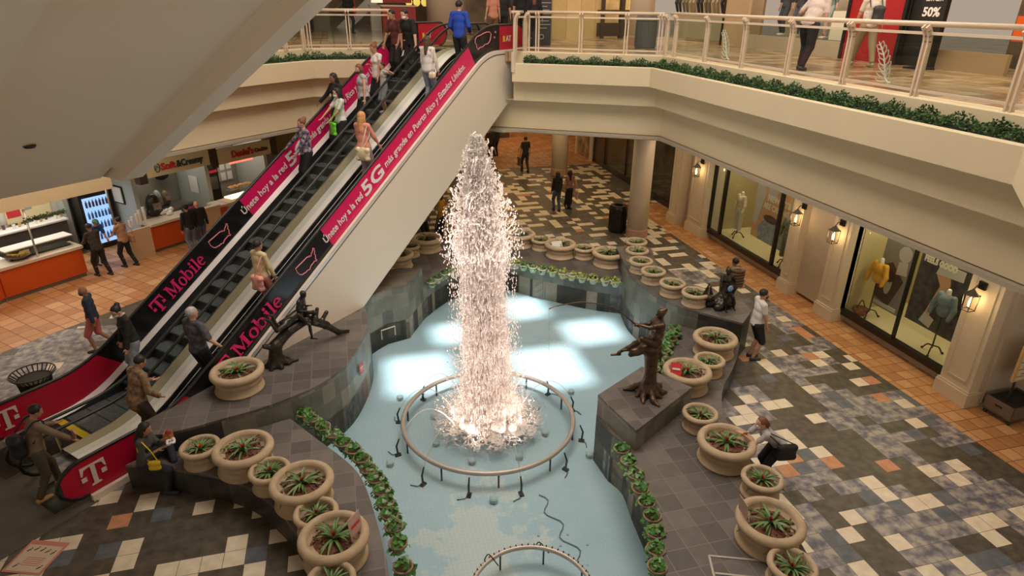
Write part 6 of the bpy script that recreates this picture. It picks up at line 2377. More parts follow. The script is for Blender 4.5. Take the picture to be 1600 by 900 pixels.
person('blonde woman with cream tote bag on the right escalator', x, y, z, 50, 1.82, fem=True, skin='light', hair='blonde', hairstyle='long', top=('coral', (.70, .30, .24)), sleeve=.7, bottom=('grey_trousers', (.40, .38, .40)), shoes=(.75, .72, .7), lh=(-.2, .15, .85), rh=(.25, .25, .95), res=.014,
       bag=('tote_bag', (.80, .70, .48), 'large cream tote bag of the blonde woman', (.12, -.20, .82), (.40, .14, .34)))
x, y, z = on_esc(10.58, .62)
person('dark haired woman in white hooded top with pale bag near the escalator top', x, y, z, 50, 1.75, fem=True, skin='tan', hair='brown', hairstyle='long', top=('white_hoodie', (.72, .68, .66)), sleeve=1, bottom=('light_jeans', (.30, .36, .46)), lh=(-.22, .1, .8), rh=(.24, .1, .85), res=.015,
       bag=('shoulder_bag', (.80, .70, .52), 'small cream bag of the woman in the white hooded top', (.22, -.16, .80), (.20, .12, .18)))
x, y, z = on_esc(12.08, .62)
person('man in royal blue polo shirt at the top of the right escalator', x, y, z, 55, 1.91, skin='light', hair='black', top=('royal_blue', (.02, .07, .45)), sleeve=.9, bottom=('charcoal_trousers', (.03, .032, .04)), lh=(-.2, .2, 1.0), rh=(.2, .2, 1.0), res=.016)
# --- left (descending) escalator, facing down
x, y, z = on_esc(2.38, 2.45)
person('dark haired person in black jacket and ripped jeans on the left escalator', x, y, z, 215, 1.84, fem=True, skin='light', hair='black', hairstyle='bun', top=('black_leather', (.02, .017, .016)), sleeve=1, bottom=('pale_jeans', (.25, .28, .35)), bottom2=(.45, .46, .5), mask=(.5, .5, .46), head=(15, 25), lh=(-.22, .18, .88), rh=(.22, .14, .84), lean=6, res=.012, lf=(-.1, .2, -.1), rf=(.1, -.05, 0))
x, y, z = on_esc(7.62, 2.35)
person('woman in purple floral blouse holding the left handrail', x, y, z, 200, 1.78, fem=True, skin='light', hair='auburn', hairstyle='bun', top=('floral', (.045, .03, .07)), top2=(.55, .48, .6), sleeve=1, bottom=BLK, mask=(.22, .14, .40), lh=(-.2, .3, .95), rh=(.40, .32, 1.02), head=(-5, 10), res=.014, wide=1.12)
x, y, z = on_esc(8.58, 2.0)
person('woman in white t-shirt with lime green bag on the left escalator', x, y, z, 205, 1.73, fem=True, skin='light', hair='black', hairstyle='long', top=('white_tee', (.72, .70, .70)), sleeve=.35, bottom=BLK, mask=(.62, .68, .72), lh=(-.1, .32, 1.0), rh=(.2, .40, 1.02), head=(-10, 10), res=.014,
       bag=('shopping_bag', (.18, .72, .05), 'lime green shopping bag on the left escalator', (-.10, .28, .76), (.30, .10, .34)))
x, y, z = on_esc(9.0, 2.5)
person('person in black headscarf and robe on the left escalator', x, y, z, 215, 1.80, fem=True, skin='brown', hair='black', hairstyle='long', top=BLK, sleeve=1, bottom=BLK, legs='skirt', rh=(.42, .2, 1.02), head=(0, 12), res=.015, long_top=.3)
x, y, z = on_esc(9.5, 2.0)
person('heavyset woman in grey sleeveless top on the left escalator', x, y, z, 190, 1.78, fem=True, skin='light', hair='auburn', hairstyle='bob', top=('lace_grey', (.42, .40, .43)), top2=(.62, .58, .60), sleeve=0, bottom=BLK, head=(20, 20), res=.015, wide=1.22, mask=(.03, .03, .03))
x, y, z = on_esc(10.28, 2.15)
person('woman in white cap sleeved blouse on the left escalator', x, y, z, 210, 1.78, fem=True, skin='tan', hair='auburn', hairstyle='bun', top=('white_blouse', (.78, .70, .66)), sleeve=.15, bottom=BLK, head=(0, 22), lh=(-.25, .16, .86), rh=(.05, .2, 1.2), res=.015)
x, y, z = on_esc(10.2, 1.88)
person('small child in colourful t-shirt holding a hand on the left escalator', x, y, z, 205, 1.31, skin='tan', hair='black', top=('child_tee', (.45, .55, .60)), top2=(.65, .35, .10), sleeve=.35, bottom=('grey_shorts', (.3, .3, .32)), legs='shorts', shoes=(.8, .78, .75), lh=(-.38, .05, 1.5), rh=(.2, .05, .8), res=.014)
x, y, z = on_esc(11.68, 2.55)
person('man in maroon patterned shirt at the top of the left escalator', x, y, z, 215, 1.91, skin='tan', hair='black', top=('maroon', (.10, .02, .02)), top2=(.17, .05, .04), sleeve=.4, bottom=BLK, head=(0, 15), res=.015, lh=(-.3, .1, .85), rh=(.28, .2, .9), lean=8, wide=1.1)


def tee_print(P):
    M_ = frame(tuple(P['hip'] + V3(-.10, .165, .22)), (1, 0, 0), (0, -.15, 1))
    mb_ = MB()
    for i in range(9):
        u, v = .02 + .16 * random.random(), .2 * random.random()
        poly_mb(mb_, M_, [(u, v), (u + .05, v + .01), (u + .03, v + .05)], .004)
    mb_.build('shirt_print', mat('print_white', (.7, .68, .66), .6), P['root'])


x, y, z = on_esc(11.68, 2.0)
person('man in printed black t-shirt and white mask at the top of the left escalator', x, y, z, 215, 1.95, skin='light', hair='black', top=BLK, sleeve=.45, bottom=BLK, mask=(.78, .78, .78), head=(0, 18), lean=14, lh=(-.34, .18, .86), rh=(.34, .18, .86), res=.014, wide=1.12, extras=tee_print)
# --- upper floor
for lab, x, y, f, h_, fm, hs, tp, sl, sk_ in (
        ('person in salmon top beyond the blue shirted man', 5.05, 21.8, 100, 1.66, True, 'short', ('salmon_top', (.65, .28, .18)), .3, 'light'),
        ('man in black t-shirt standing behind the escalator head', 5.75, 23.3, 80, 1.70, False, 'short', BLK, .4, 'light'),
        ('large man in black t-shirt beside the right escalator head', 5.75, 20.9, 60, 1.80, False, 'short', ('black2', (.013, .013, .015)), .4, 'light'),
        ('person with reddish hair in black top right of the escalator head', 6.0, 20.35, 70, 1.66, True, 'long', ('black3', (.014, .013, .015)), .9, 'tan'),
        ('person in black walking on the upper floor behind the left railing', -.95, 33.0, -100, 1.65, True, 'long', BLK, 1, 'tan'),
        ('person with red bag in black walking on the upper floor at left', .75, 31.5, -60, 1.72, False, 'short', ('black4', (.013, .013, .014)), 1, 'tan')):
    person(lab, x, y, U, f, h_, fem=fm, skin=sk_, hair='auburn' if 'reddish' in lab else 'black', hairstyle=hs, top=tp, sleeve=sl, bottom=BLK if 'salmon' not in lab else ('brown_trousers', (.2, .12, .08)), res=.02, lf=(-.08, .1, 0), rf=(.08, -.1, 0),
           bag=('shoulder_bag', (.5, .03, .03), 'red bag of the person walking on the upper floor', (-.26, .0, .95), (.14, .3, .3)) if 'red bag' in lab else None)
person('man in pale checked shirt leaning forward on the upper right balcony', 10.1, 12.95, U, 20, 1.74, skin='tan', hair='black', top=('pale_check', (.55, .44, .40)), top2=(.66, .55, .50), sleeve=.4, bottom=('black_trousers2', (.02, .018, .025)), lean=25, lh=(-.25, .35, 1.1), rh=(.28, .12, .85), lf=(-.1, .05, 0), rf=(.12, -.22, .0), res=.013, wide=1.2, shoes=(.04, .04, .045))
person('person in white top and khaki trousers walking on the upper right floor', 12.15, 13.5, U, 75, 1.70, skin='tan', hair='black', top=('cream_tee', (.70, .60, .50)), top2=(.55, .5, .5), sleeve=.35, bottom=('khaki', (.30, .22, .13)), lf=(-.10, .30, .0), rf=(.1, -.30, .0), res=.013, wide=1.1, shoes=(.35, .28, .18), lh=(-.25, .2, .85), rh=(.25, -.1, .85),
       bag=('backpack', (.03, .03, .035), 'dark backpack of the person in khaki trousers', (.05, -.20, 1.15), (.26, .18, .36)))


# ------------------------------------------------------------------ mannequins and hanging clothes in shop windows
def mannequin(label, x, y, z, face, topm, botm=None, stand=True, sleeve_=.9, h=1.0):
    t_ = thing('display_mannequin', label, 'mannequin', (x, y, z), math.radians(face - 90))
    sd = SDF(.03)
    sd.ell((0, 0, 1.12), (.17, .12, .16)).ell((0, 0, 1.35), (.19, .13, .19))
    for s_ in (-1, 1):
        sd.cap((.17 * s_, 0, 1.48), (.27 * s_, .03, 1.22), .07, .06)
        sd.cap((.27 * s_, .03, 1.22), (.25 * s_, .10, 1.0), .06, .05)
    sdf_obj('sweater', sd, .02, topm, t_)
    s2 = SDF(.02)
    s2.cap((0, 0, 1.5), (0, 0, 1.62), .055, .05)
    sdf_obj('collar', s2, .02, M_WHITE, t_)
    if botm:
        s3 = SDF(.03)
        s3.ell((0, 0, .98), (.17, .12, .12))
        for s_ in (-1, 1):
            s3.cap((.08 * s_, 0, .95), (.10 * s_, .02, .35), .10, .075)
        sdf_obj('hanging_trousers', s3, .02, botm, t_)
    if stand:
        MB().tube([(0, 0, .14), (0, 0, 1.2)], .018, 8).build('stand_pole', M_DARKM, t_)
        mb_ = MB()
        for a in (0, 2.1, 4.2):
            mb_.tube(curve([(0, 0, .2), (.14 * math.cos(a), .14 * math.sin(a), .17), (.24 * math.cos(a), .24 * math.sin(a), .02)], 4), .018, 6)
            mb_.ball((.25 * math.cos(a), .25 * math.sin(a), .03), .03, 8, 6)
        mb_.build('stand_feet', mat('cast_iron', (.06, .035, .025), .4, .5), t_)
    return t_


mannequin('window mannequin with white knot top and pale trousers on a stand', WX + .6, 18.7, .26, 180, mat('cream_knit', (.80, .70, .50), .7, noise=((.45, .22, .10), .6), nscale=5), mat('pale_denim', (.55, .52, .42), .7))
mannequin('window mannequin in olive green jacket at the right of the photo poster', WX + .5, 15.95, .26, 180, mat('olive_jacket', (.15, .17, .10), .7, noise=((.26, .28, .18), .7), nscale=6), mat('olive_trousers_d', (.16, .17, .11), .7))
mannequin('window mannequin in mustard yellow sweater', WX + .5, 12.3, .26, 180, mat('mustard_knit', (.72, .36, .03), .8), None)
mannequin('window mannequin in blue denim jacket on an iron stand', WX + .5, 10.3, .26, 180, mat('denim_jacket', (.16, .22, .26), .7, noise=((.26, .32, .36), .6), nscale=6), None)
t = thing('gift_basket', 'brown wicker basket on the floor of the yellow sweater window', 'basket', (WX + .35, 12.45, .26))
MB().lathe([(.12, 0), (.20, .12), (.18, .2), (.05, .22), (0, .2)], 14).build('wicker_body', mat('wicker', (.30, .13, .06), .6, noise=((.12, .05, .03), .8), nscale=20), t)
MB().tube(curve([(-.15, 0, .15), (0, 0, .42), (.15, 0, .15)], 5), .015, 6).build('handle', M_DKBROWN, t)
cols = [('yellow_green top', (.45, .42, .25)), ('yellow coat', (.85, .68, .04)), ('white top', (.8, .75, .6)), ('orange red dress', (.85, .16, .02)), ('yellow dress', (.80, .6, .02)), ('black coat', (.02, .02, .02)), ('grey coat', (.20, .16, .13)), ('pink red top', (.65, .08, .16))]
for k, (nm, c_) in enumerate(cols):
    y = 26.3 - k * .58
    person(['shop mannequin in a %s in the upper corner window' % nm][0], UX + .75, y, U + .95, 200, 1.5, fem=True, top=('shop_' + nm.replace(' ', '_'), c_), sleeve=.6, bottom=('shop_dark%d' % (k % 3), [(.03, .03, .03), (.15, .13, .08), (.3, .24, .16)][k % 3]), hairstyle=None, res=.024, shoes=(.6, .5, .4), name='dressed_mannequin')
for k, (y, c1, c2) in enumerate(((19.2, (.06, .07, .08), (.05, .06, .08)), (18.5, (.06, .06, .07), (.09, .10, .13)), (17.9, (.62, .42, .28), (.55, .36, .24)), (17.2, (.16, .20, .18), (.30, .38, .40)))):
    person(['shop mannequin in dark jacket at the left of the upper window', 'shop mannequin in dark top and jeans in the upper window', 'shop mannequin in beige outfit in the upper window', 'shop mannequin in green grey jacket and pale jeans in the upper window'][k],
           UX + .7, y, U + .43, 190, 1.62, fem=k > 1, skin='light', top=('win%d' % k, c1), sleeve=.7, bottom=('winb%d' % k, c2), hairstyle=None, res=.02, shoes=(.7, .65, .6), lf=(-.1, .08, 0), rf=(.1, -.05, 0), name='dressed_mannequin')
for o in list(bpy.data.objects):
    if o.name.startswith('dressed_mannequin'):
        o['category'] = 'mannequin'

# ------------------------------------------------------------------ bronze statues


def absorb(P, parent, names):
    """figure becomes part meshes of the statue"""
    root = P['root']
    M_ = root.matrix_basis.copy()
    M_ = Matrix.Translation(root.location) @ Matrix.Rotation(root.rotation_euler[2], 4, 'Z')
    Pm = Matrix.Translation(parent.location) @ Matrix.Rotation(parent.rotation_euler[2], 4, 'Z')
    for ch in list(root.children):
        ch.parent = parent
        ch.matrix_basis = Pm.inverted() @ M_
        if ch.name.split('.')[0] in names:
            ch.name = names[ch.name.split('.')[0]]
    bpy.data.objects.remove(root)


# fishing boy on a tree stump
st = thing('fishing_boy_statue', 'bronze statue of a boy fishing from a tall tree stump on the plinth', 'statue', (5.2, 9.37, .95), math.radians(165))
sd = SDF(.05)
sd.cap((0, 0, .02), (0, .01, .55), .165, .115).cap((0, .01, .55), (.03, 0, 1.02), .115, .15)
sd.ell((.06, 0, 1.02), (.23, .17, .12)).ell((.30, .0, .93), (.13, .09, .08)).cap((.30, 0, .93), (.40, 0, .86), .06, .05)
sd.cap((-.1, 0, 1.02), (-.16, .0, .86), .05, .03).cap((-.16, .0, .86), (-.17, -.02, .70), .03, .015)
for k in range(9):
    a = 2 * PI * k / 9 + .2
    L_ = .27 + .09 * (k % 3)
    sd.cap((.08 * math.cos(a), .08 * math.sin(a), .22), (L_ * .7 * math.cos(a + .1), L_ * .7 * math.sin(a + .1), .05), .065, .05)
    sd.cap((L_ * .7 * math.cos(a + .1), L_ * .7 * math.sin(a + .1), .05), (L_ * math.cos(a + .25), L_ * math.sin(a + .25), .02), .05, .03)
sdf_obj('tree_stump', sd, .016, M_BRONZE, st)
# the figure faces local +X of the statue
P = person('x', 5.2 + .02 * .97, 9.37, .95, 165, 1.40, skin='tan', hair='brown', hairstyle='bun', wide=1.3, top=('bronze_vest', (.1, .1, .1)), sleeve=.3, legs=None, shoes=None, body_mat=M_BRONZE, hips=(0, .0, 1.16 / .8235), lean=-10,
           lh=(-.03, .40, 1.50 / .8235), rh=(.06, .36, 1.46 / .8235), lf=(-.12, .60, .98 / .8235), rf=(.06, .78, .80 / .8235), head=(0, 8), name='figure', res=.011)
absorb(P, st, {'body': 'boy_figure', 'hair': 'tousled_hair', 'top_garment': 'boy_vest'})
c_ = [(.42, 0, 1.54), (.80, 0, 1.82), (1.3, 0, 1.93), (1.7, 0, 1.88), (1.96, 0, 1.79)]
MB().tube([(.30, .0, 1.44)] + curve(c_, 5), [.014] * 3 + [.011] * 19, 6).build('fishing_rod', M_BRONZE, st, smooth=True)
MB().tube([(1.96, 0, 1.79), (1.94, 0, 1.2), (1.93, 0, .72)], .003, 4).build('fishing_line', mat('pale_line', (.6, .6, .55), .5), st)
# two boys on a fallen log
st = thing('log_boys_statue', 'bronze statue of two boys on an arched fallen log on the high ledge', 'statue', (-1.75, 12.26, .9), math.radians(37.8))
sd = SDF(.05)
sd.cap((-.05, 0, .06), (0, 0, .45), .16, .12).cap((0, 0, .45), (.33, 0, .66), .12, .11).cap((.33, 0, .66), (.80, 0, .74), .11, .10).cap((.80, 0, .74), (1.25, 0, .42), .10, .085).cap((1.25, 0, .42), (1.55, 0, .12), .08, .06).cap((1.55, 0, .12), (1.82, 0, .04), .06, .035)
sd.cap((0, 0, .4), (-.22, .03, .52), .06, .05).cap((1.0, .0, .62), (1.12, .05, .85), .05, .04).cap((1.12, 0, .52), (1.32, .02, .70), .05, .045)
for k in range(7):
    a = 2 * PI * k / 7
    sd.cap((0, 0, .2), (.24 * math.cos(a), .2 * math.sin(a), .03), .075, .05)
sd.cap((.2, -.12, .04), (.34, -.16, .03), .05, .035)
sdf_obj('fallen_log', sd, .016, M_BRONZE2, st)


def loc(st, u, v):
    c, s = math.cos(st.rotation_euler[2]), math.sin(st.rotation_euler[2])
    return st.location[0] + u * c - v * s, st.location[1] + u * s + v * c


x, y = loc(st, .66, .02)
kk = .68
P = person('x', x, y, .9, -18, 1.16, skin='tan', hair='brown', hairstyle='short', top=('bronze_shirt', (.1, .1, .1)), sleeve=.4, legs=None, shoes=None, body_mat=M_BRONZE2, hips=(0, .0, .92 / kk), lean=12,
           lh=(.02, .34, 1.12 / kk), rh=(.12, .30, 1.02 / kk), lf=(-.16, .30, .60 / kk), rf=(.10, .34, .36 / kk), head=(0, 25), name='figure', res=.011)
absorb(P, st, {'body': 'sitting_boy_figure', 'hair': 'sitting_boy_hair', 'top_garment': 'sitting_boy_shirt'})
# prone boy: drawn directly as one skin
sd = SDF(.022)
q = lambda u, v, z: (u, v, z)
sd.ell(q(.30, -.03, .88), (.13, .10, .085)).cap(q(.32, -.03, .88), q(.56, -.04, .98), .095, .085).cap(q(.56, -.04, .98), q(.66, -.05, 1.0), .06, .04)
sd.ell(q(.74, -.05, 1.03), (.075, .065, .075)).cap(q(.56, -.12, .98), q(.64, -.20, .84), .035, .03).cap(q(.64, -.20, .84), q(.74, -.16, .78), .028, .022)
sd.cap(q(.56, .05, .98), q(.66, .12, .86), .035, .03)
for v_, du in ((-.09, 0), (.04, .16)):
    sd.cap(q(.24, v_, .86), q(.02 + du * .5, v_ - .02, .83), .062, .045)
    sd.cap(q(.02 + du * .5, v_ - .02, .83), q(-.10 + du, v_ - .01, 1.10), .045, .028)
    sd.cap(q(-.10 + du, v_ - .01, 1.10), q(-.20 + du, v_, 1.16), .030, .018)
sdf_obj('lying_boy_figure', sd, .011, M_BRONZE2, st)
MB().tube(curve([(.10, -.15, 1.0), (.24, -.2, 1.05), (.42, -.18, 1.0)], 4), .02, 6).build('branch_stub', M_BRONZE2, st)
# seated figure with toy boat
st = thing('toy_boat_statue', 'dark bronze seated figure holding a toy sailing boat on the ledge corner', 'statue', (8.69, 12.42, 1.0), math.radians(-14.6))
sd = SDF(.04)
for k in range(20):
    a = k * 2.4
    r_ = .06 + .3 * ((k * 37) % 10) / 10
    sd.ell((r_ * math.cos(a) - .05, r_ * math.sin(a) * .8, .06 + .17 * ((k * 53) % 10) / 10), (.12, .10, .09))
sd.ell((0, .02, .2), (.22, .2, .2))
sdf_obj('rock_pile', sd, .02, M_BRONZE2, st)
x, y = loc(st, 0, .04)
kk = .72
P = person('x', x, y, 1.0, -105, 1.24, fem=True, skin='tan', hair='black', hairstyle='bun', top=('bronze_blouse', (.1, .1, .1)), sleeve=.3, legs=None, shoes=None, body_mat=M_BRONZE2, hips=(0, .02, .42 / kk), lean=-3,
           lh=(-.24, .16, .60 / kk), rh=(.30, .30, .42 / kk), lf=(-.24, .36, .04), rf=(.05, .42, .0), head=(0, 12), name='figure', res=.012)
absorb(P, st, {'body': 'woman_figure', 'hair': 'woman_hair', 'top_garment': 'woman_blouse'})
sd = SDF(.02)
sd.cap((-.62, -.12, .26), (-.38, -.12, .26), .035, .05).cap((-.38, -.12, .27), (-.30, -.12, .30), .05, .02)
sdf_obj('boat_hull', sd, .012, M_BRONZE2, st)
mb = MB()
mb.tube([(-.46, -.12, .28), (-.46, -.12, .66)], .010, 5)
mb.add([(-.475, -.125, .33), (-.60, -.125, .35), (-.475, -.125, .66), (-.475, -.115, .33), (-.60, -.115, .35), (-.475, -.115, .66)], [(0, 1, 2), (5, 4, 3), (0, 3, 4, 1), (1, 4, 5, 2), (2, 5, 3, 0)])
mb.add([(-.44, -.125, .33), (-.33, -.125, .36), (-.44, -.125, .62), (-.44, -.115, .33), (-.33, -.115, .36), (-.44, -.115, .62)], [(2, 1, 0), (3, 4, 5), (1, 4, 3, 0), (2, 5, 4, 1), (0, 3, 5, 2)])
mb.build('boat_sails', M_BRONZE2, st)
sd = SDF(.02)
for k in range(6):
    zz = .50 + k * .075
    sd.cap((.12, .12 + .02 * (k % 2), zz), (.27, .14, zz - .03), .035).cap((.27, .14, zz - .03), (.42, .12, zz), .035)
sdf_obj('ribbed_shell', sd, .012, mat('brown_bronze', (.14, .09, .055), .4, .6), st)
MB().tube([(.04, .1, .95), (.25, .12, .97), (.45, .1, .94)], .018, 6).build('highlight_rim', mat('pale_highlight_bronze', (.6, .5, .42), .3, .8), st)  # pale rim: the highlight along the shell's top, put into shape and colour
MB().ball((.06, -.12, .52), .07, 8, 6, (1, .5, 1.2)).build('blue_cloth', mat('pale_blue_cloth', (.18, .38, .62), .7), st)

# ------------------------------------------------------------------ stone pots with bromeliads


def lathe_pot(R, h):
    t_ = R * .155
    prof = [(R * .82, 0), (R * .90, 0), (R * .92, .02), (R * .90, .05), (R * .845, .055), (R * .84, h * .40), (R * .855, h * .42), (R * .855, h * .47), (R * .845, h * .49), (R * .86, h - t_ * 1.75)]
    for k in range(9):
        a = -PI / 2 + PI * 1.15 * k / 8
        prof.append((R - t_ + t_ * math.cos(a) * 1.0, h - t_ + t_ * math.sin(a)))
    prof += [(R * .72, h - t_ * .9), (R * .70, h - .12)]
    return prof


def bromeliad(R, h, seed, flower=True):
    r_ = random.Random(seed)
    V, F = [], []
    n = 22
    for k in range(n):
        a = 2 * PI * k / n * 2.6 + r_.uniform(-.2, .2)
        L = R * r_.uniform(.75, 1.15)
        el = math.radians(r_.uniform(25, 72))
        w = R * .052
        rows = 6
        base = len(V)
        for i in range(rows):
            t_ = i / (rows - 1)
            d = L * t_
            rr = d * math.cos(el) + L * .18 * t_ * t_
            zz = d * math.sin(el) - L * .62 * t_ * t_
            ww = w * (1 - t_ ** 2.2) * (.75 + .5 * t_) + .001
            cx, cy = rr * math.cos(a), rr * math.sin(a)
            V.append((cx - math.sin(a) * ww, cy + math.cos(a) * ww, h - .12 + zz + .012))
            V.append((cx, cy, h - .12 + zz - .004))
            V.append((cx + math.sin(a) * ww, cy - math.cos(a) * ww, h - .12 + zz + .012))
        for i in range(rows - 1):
            b_ = base + i * 3
            F.append((b_, b_ + 1, b_ + 4, b_ + 3))
            F.append((b_ + 1, b_ + 2, b_ + 5, b_ + 4))
    leaves = np_mesh('leaves', np.array(V), np.array(F), M_LEAF)
    V, F = [], []
    if flower:
        for k in range(12):
            a = 2 * PI * k / 12 * 2.2
            L = R * r_.uniform(.12, .22)
            el = math.radians(r_.uniform(50, 85))
            base = len(V)
            w = R * .045
            for t_, ww in ((0, w * .6), (.5, w), (1, .002)):
                rr, zz = L * t_ * math.cos(el), L * t_ * math.sin(el)
                V.append((rr * math.cos(a) - math.sin(a) * ww, rr * math.sin(a) + math.cos(a) * ww, h - .06 + zz))
                V.append((rr * math.cos(a) + math.sin(a) * ww, rr * math.sin(a) - math.cos(a) * ww, h - .06 + zz))
            for i in range(2):
                F.append((base + i * 2, base + i * 2 + 1, base + i * 2 + 3, base + i * 2 + 2))
    fl = (np.array(V), np.array(F)) if flower else None
    return leaves, fl


def chips(R, h, seed):
    r_ = random.Random(seed)
    mb_ = MB()
    mb_.lathe([(R * .74, h - .13), (R * .5, h - .115), (0, h - .10)], 20)
    for k in range(int(70 * (R / .5) ** 2)):
        a, d = r_.uniform(0, 2 * PI), R * .68 * math.sqrt(r_.random())
        M_ = Euler((r_.uniform(-.5, .5), r_.uniform(-.5, .5), r_.uniform(0, 6))).to_matrix()
        mb_.box((d * math.cos(a), d * math.sin(a), h - .105 + r_.uniform(0, .012)), (r_.uniform(.03, .06), r_.uniform(.02, .03), .012), M=M_)
    return mb_


PROTO = {}


def pot_proto(size, var, pale, flow):
    key = (size, var, pale, flow)
    if key in PROTO:
        return PROTO[key]
    R, h = (.5, .45) if size == 'l' else (.335, .36)
    d = {}
    mb_ = MB()
    mb_.lathe(lathe_pot(R, h), 40)
    d['stone_bowl'] = mb_.mesh('stone_bowl', M_STONE2 if pale else M_STONE, smooth=True)
    d['bark_mulch'] = chips(R, h, var).mesh('bark_mulch', M_MULCH)
    lv, fl = bromeliad(R * (1.15 if size == 's' else .9), h, var * 7 + (1 if size == 'l' else 2), True)
    d['bromeliad_leaves'] = lv
    if flow:
        d['flower'] = np_mesh('flower', fl[0], fl[1], M_RED if flow == 'r' else M_ORANGEF)
    PROTO[key] = d
    return d


def pot(size, x, y, z, label, pale=False, flow='r', var=None, group=None):
    var = random.randrange(3) if var is None else var
    d = pot_proto(size, var, pale, flow)
    t_ = thing('potted_bromeliad', label, 'potted plant', (x, y, z), random.uniform(0, 6.28), group)
    for nm, me in d.items():
        o = bpy.data.objects.new(nm, me)
        COL.objects.link(o)
        o.parent = t_
    return t_


LLP = [('s', -2.88, 9.9, 'o', 'small stone pot with orange flowered bromeliad, nearest the seated woman'),
       ('l', -2.14, 9.58, 'r', 'large stone pot with two red bromeliads, left end of the left ledge row'),
       ('s', -1.68, 8.98, 'r', 'small stone pot between the two leftmost large pots of the left ledge'),
       ('l', -1.15, 8.49, 'r', 'large stone pot in the middle of the left ledge row'),
       ('s', -.93, 7.82, 'r', 'small red flowered pot squeezed between the two nearest large pots on the left ledge'),
       ('l', -.67, 7.20, 'r', 'large stone pot with a red notice stuck in it, left ledge foreground'),
       ('s', -.72, 6.50, 'r', 'small stone pot cut by the lower picture edge on the left ledge')]
for s_, x, y, f, lab in LLP:
    pot(s_, x, y, .5, lab, flow=f)
t_ = pot('l', -2.41, 11.53, .9, 'large stone pot standing alone on the high ledge beside the escalator')
for s_, x, y, lab in (('l', 2.28, 19.33, 'large stone pot just left of the water jet on the back ledge'), ('s', 1.68, 18.93, 'small stone pot behind the carded pot near the escalator cladding'),
                      ('l', 1.22, 18.11, 'large stone pot with white card beside the escalator cladding'), ('s', .8, 17.7, 'small stone pot half hidden by the escalator cladding')):
    pot(s_, x, y, .5, lab, True)
for s_, x, y, lab in (('l', 5.3, 19.06, 'large pale pot right of the jet, first of the back ledge row'), ('s', 5.87, 18.55, 'small pale pot between the first and the carded pot at the back'), ('l', 6.28, 17.84, 'large pale pot holding a white card on the back ledge'),
                      ('s', 6.95, 17.51, 'small pale pot right of the white carded pot'), ('l', 7.47, 16.8, 'large pale pot at the right end of the back ledge row')):
    pot(s_, x, y, .5, lab, True)
RUP = [(8.16, 16.41, 'small stone pot farthest back on the high right ledge, by the column foot'), (7.87, 15.71, 'second small stone pot from the back on the high right ledge'), (7.63, 14.94, 'third small stone pot from the back on the high right ledge'),
       (7.63, 14.19, 'fourth small stone pot from the back on the high right ledge'), (7.75, 13.34, 'small stone pot next but one to the toy boat statue'), (8.02, 12.68, 'small stone pot right beside the toy boat statue')]
for x, y, lab in RUP:
    pot('s', x, y, 1.0, lab)
RLP = [('l', 7.74, 11.17, 'large stone pot directly below the toy boat statue'), ('s', 7.16, 10.42, 'small stone pot between the two large pots below the toy boat statue'), ('l', 6.42, 10.04, 'large stone pot with a red card behind the fishing boy plinth'),
       ('s', 5.97, 8.71, 'small stone pot right of the plinth corner'), ('l', 5.93, 7.77, 'large stone pot the ponytailed woman leans on'), ('s', 6.03, 6.86, 'small stone pot in front of the leaning woman'),
       ('l', 5.53, 5.95, 'largest looking stone pot in the right foreground'), ('s', 5.38, 5.22, 'small stone pot cut by the lower picture edge at right')]
for s_, x, y, lab in RLP:
    pot(s_, x, y, .5, lab)


def card(label, x, y, z, rz, tilt, m1, m2=None, sz=(.24, .16)):
    t_ = thing('notice_card', label, 'notice', (x, y, z), rz)
    M_ = Matrix.Rotation(tilt, 3, 'X')
    MB().box((0, 0, 0), (sz[0], .008, sz[1]), M=M_).build('card_face', m1, t_)
    if m2:
        MB().box((0, -.006, sz[1] * .1), (sz[0] * .7, .006, sz[1] * .12), M=M_).box((0, -.006, -sz[1] * .15), (sz[0] * .6, .006, sz[1] * .1), M=M_).build('printed_lines', m2, t_)
    return t_


M_CARDR = mat('red_notice', (.62, .05, .05), .5)
card('white card in the right part of the back ledge row', 6.12, 17.72, .94, .1, -.7, M_WHITE, sz=(.34, .2))
card('white card in the pot beside the escalator cladding', 1.15, 17.95, .94, .2, -.7, M_WHITE, sz=(.34, .24))
card('red and white card in the pot behind the plinth', 6.10, 9.95, 1.0, -.5, -.5, M_CARDR, M_WHITE, sz=(.22, .30))
card('tall pink and white notice stuck in the left foreground pot', -.36, 7.18, 1.02, .9, -.1, mat('pale_pink_notice', (.62, .42, .38), .5), M_CARDR, sz=(.26, .40))
card('thin pale notice seen edge on in the right foreground pot', 5.16, 6.12, 1.02, 1.45, -.1, mat('edge_notice', (.45, .33, .28), .5), None, sz=(.26, .38))
card('red warning notice on the slate wall of the high left ledge', -.10, 12.52, .42, 1.10, 0, M_CARDR, M_WHITE, sz=(.20, .24))

# ------------------------------------------------------------------ trailing pothos in plastic pots


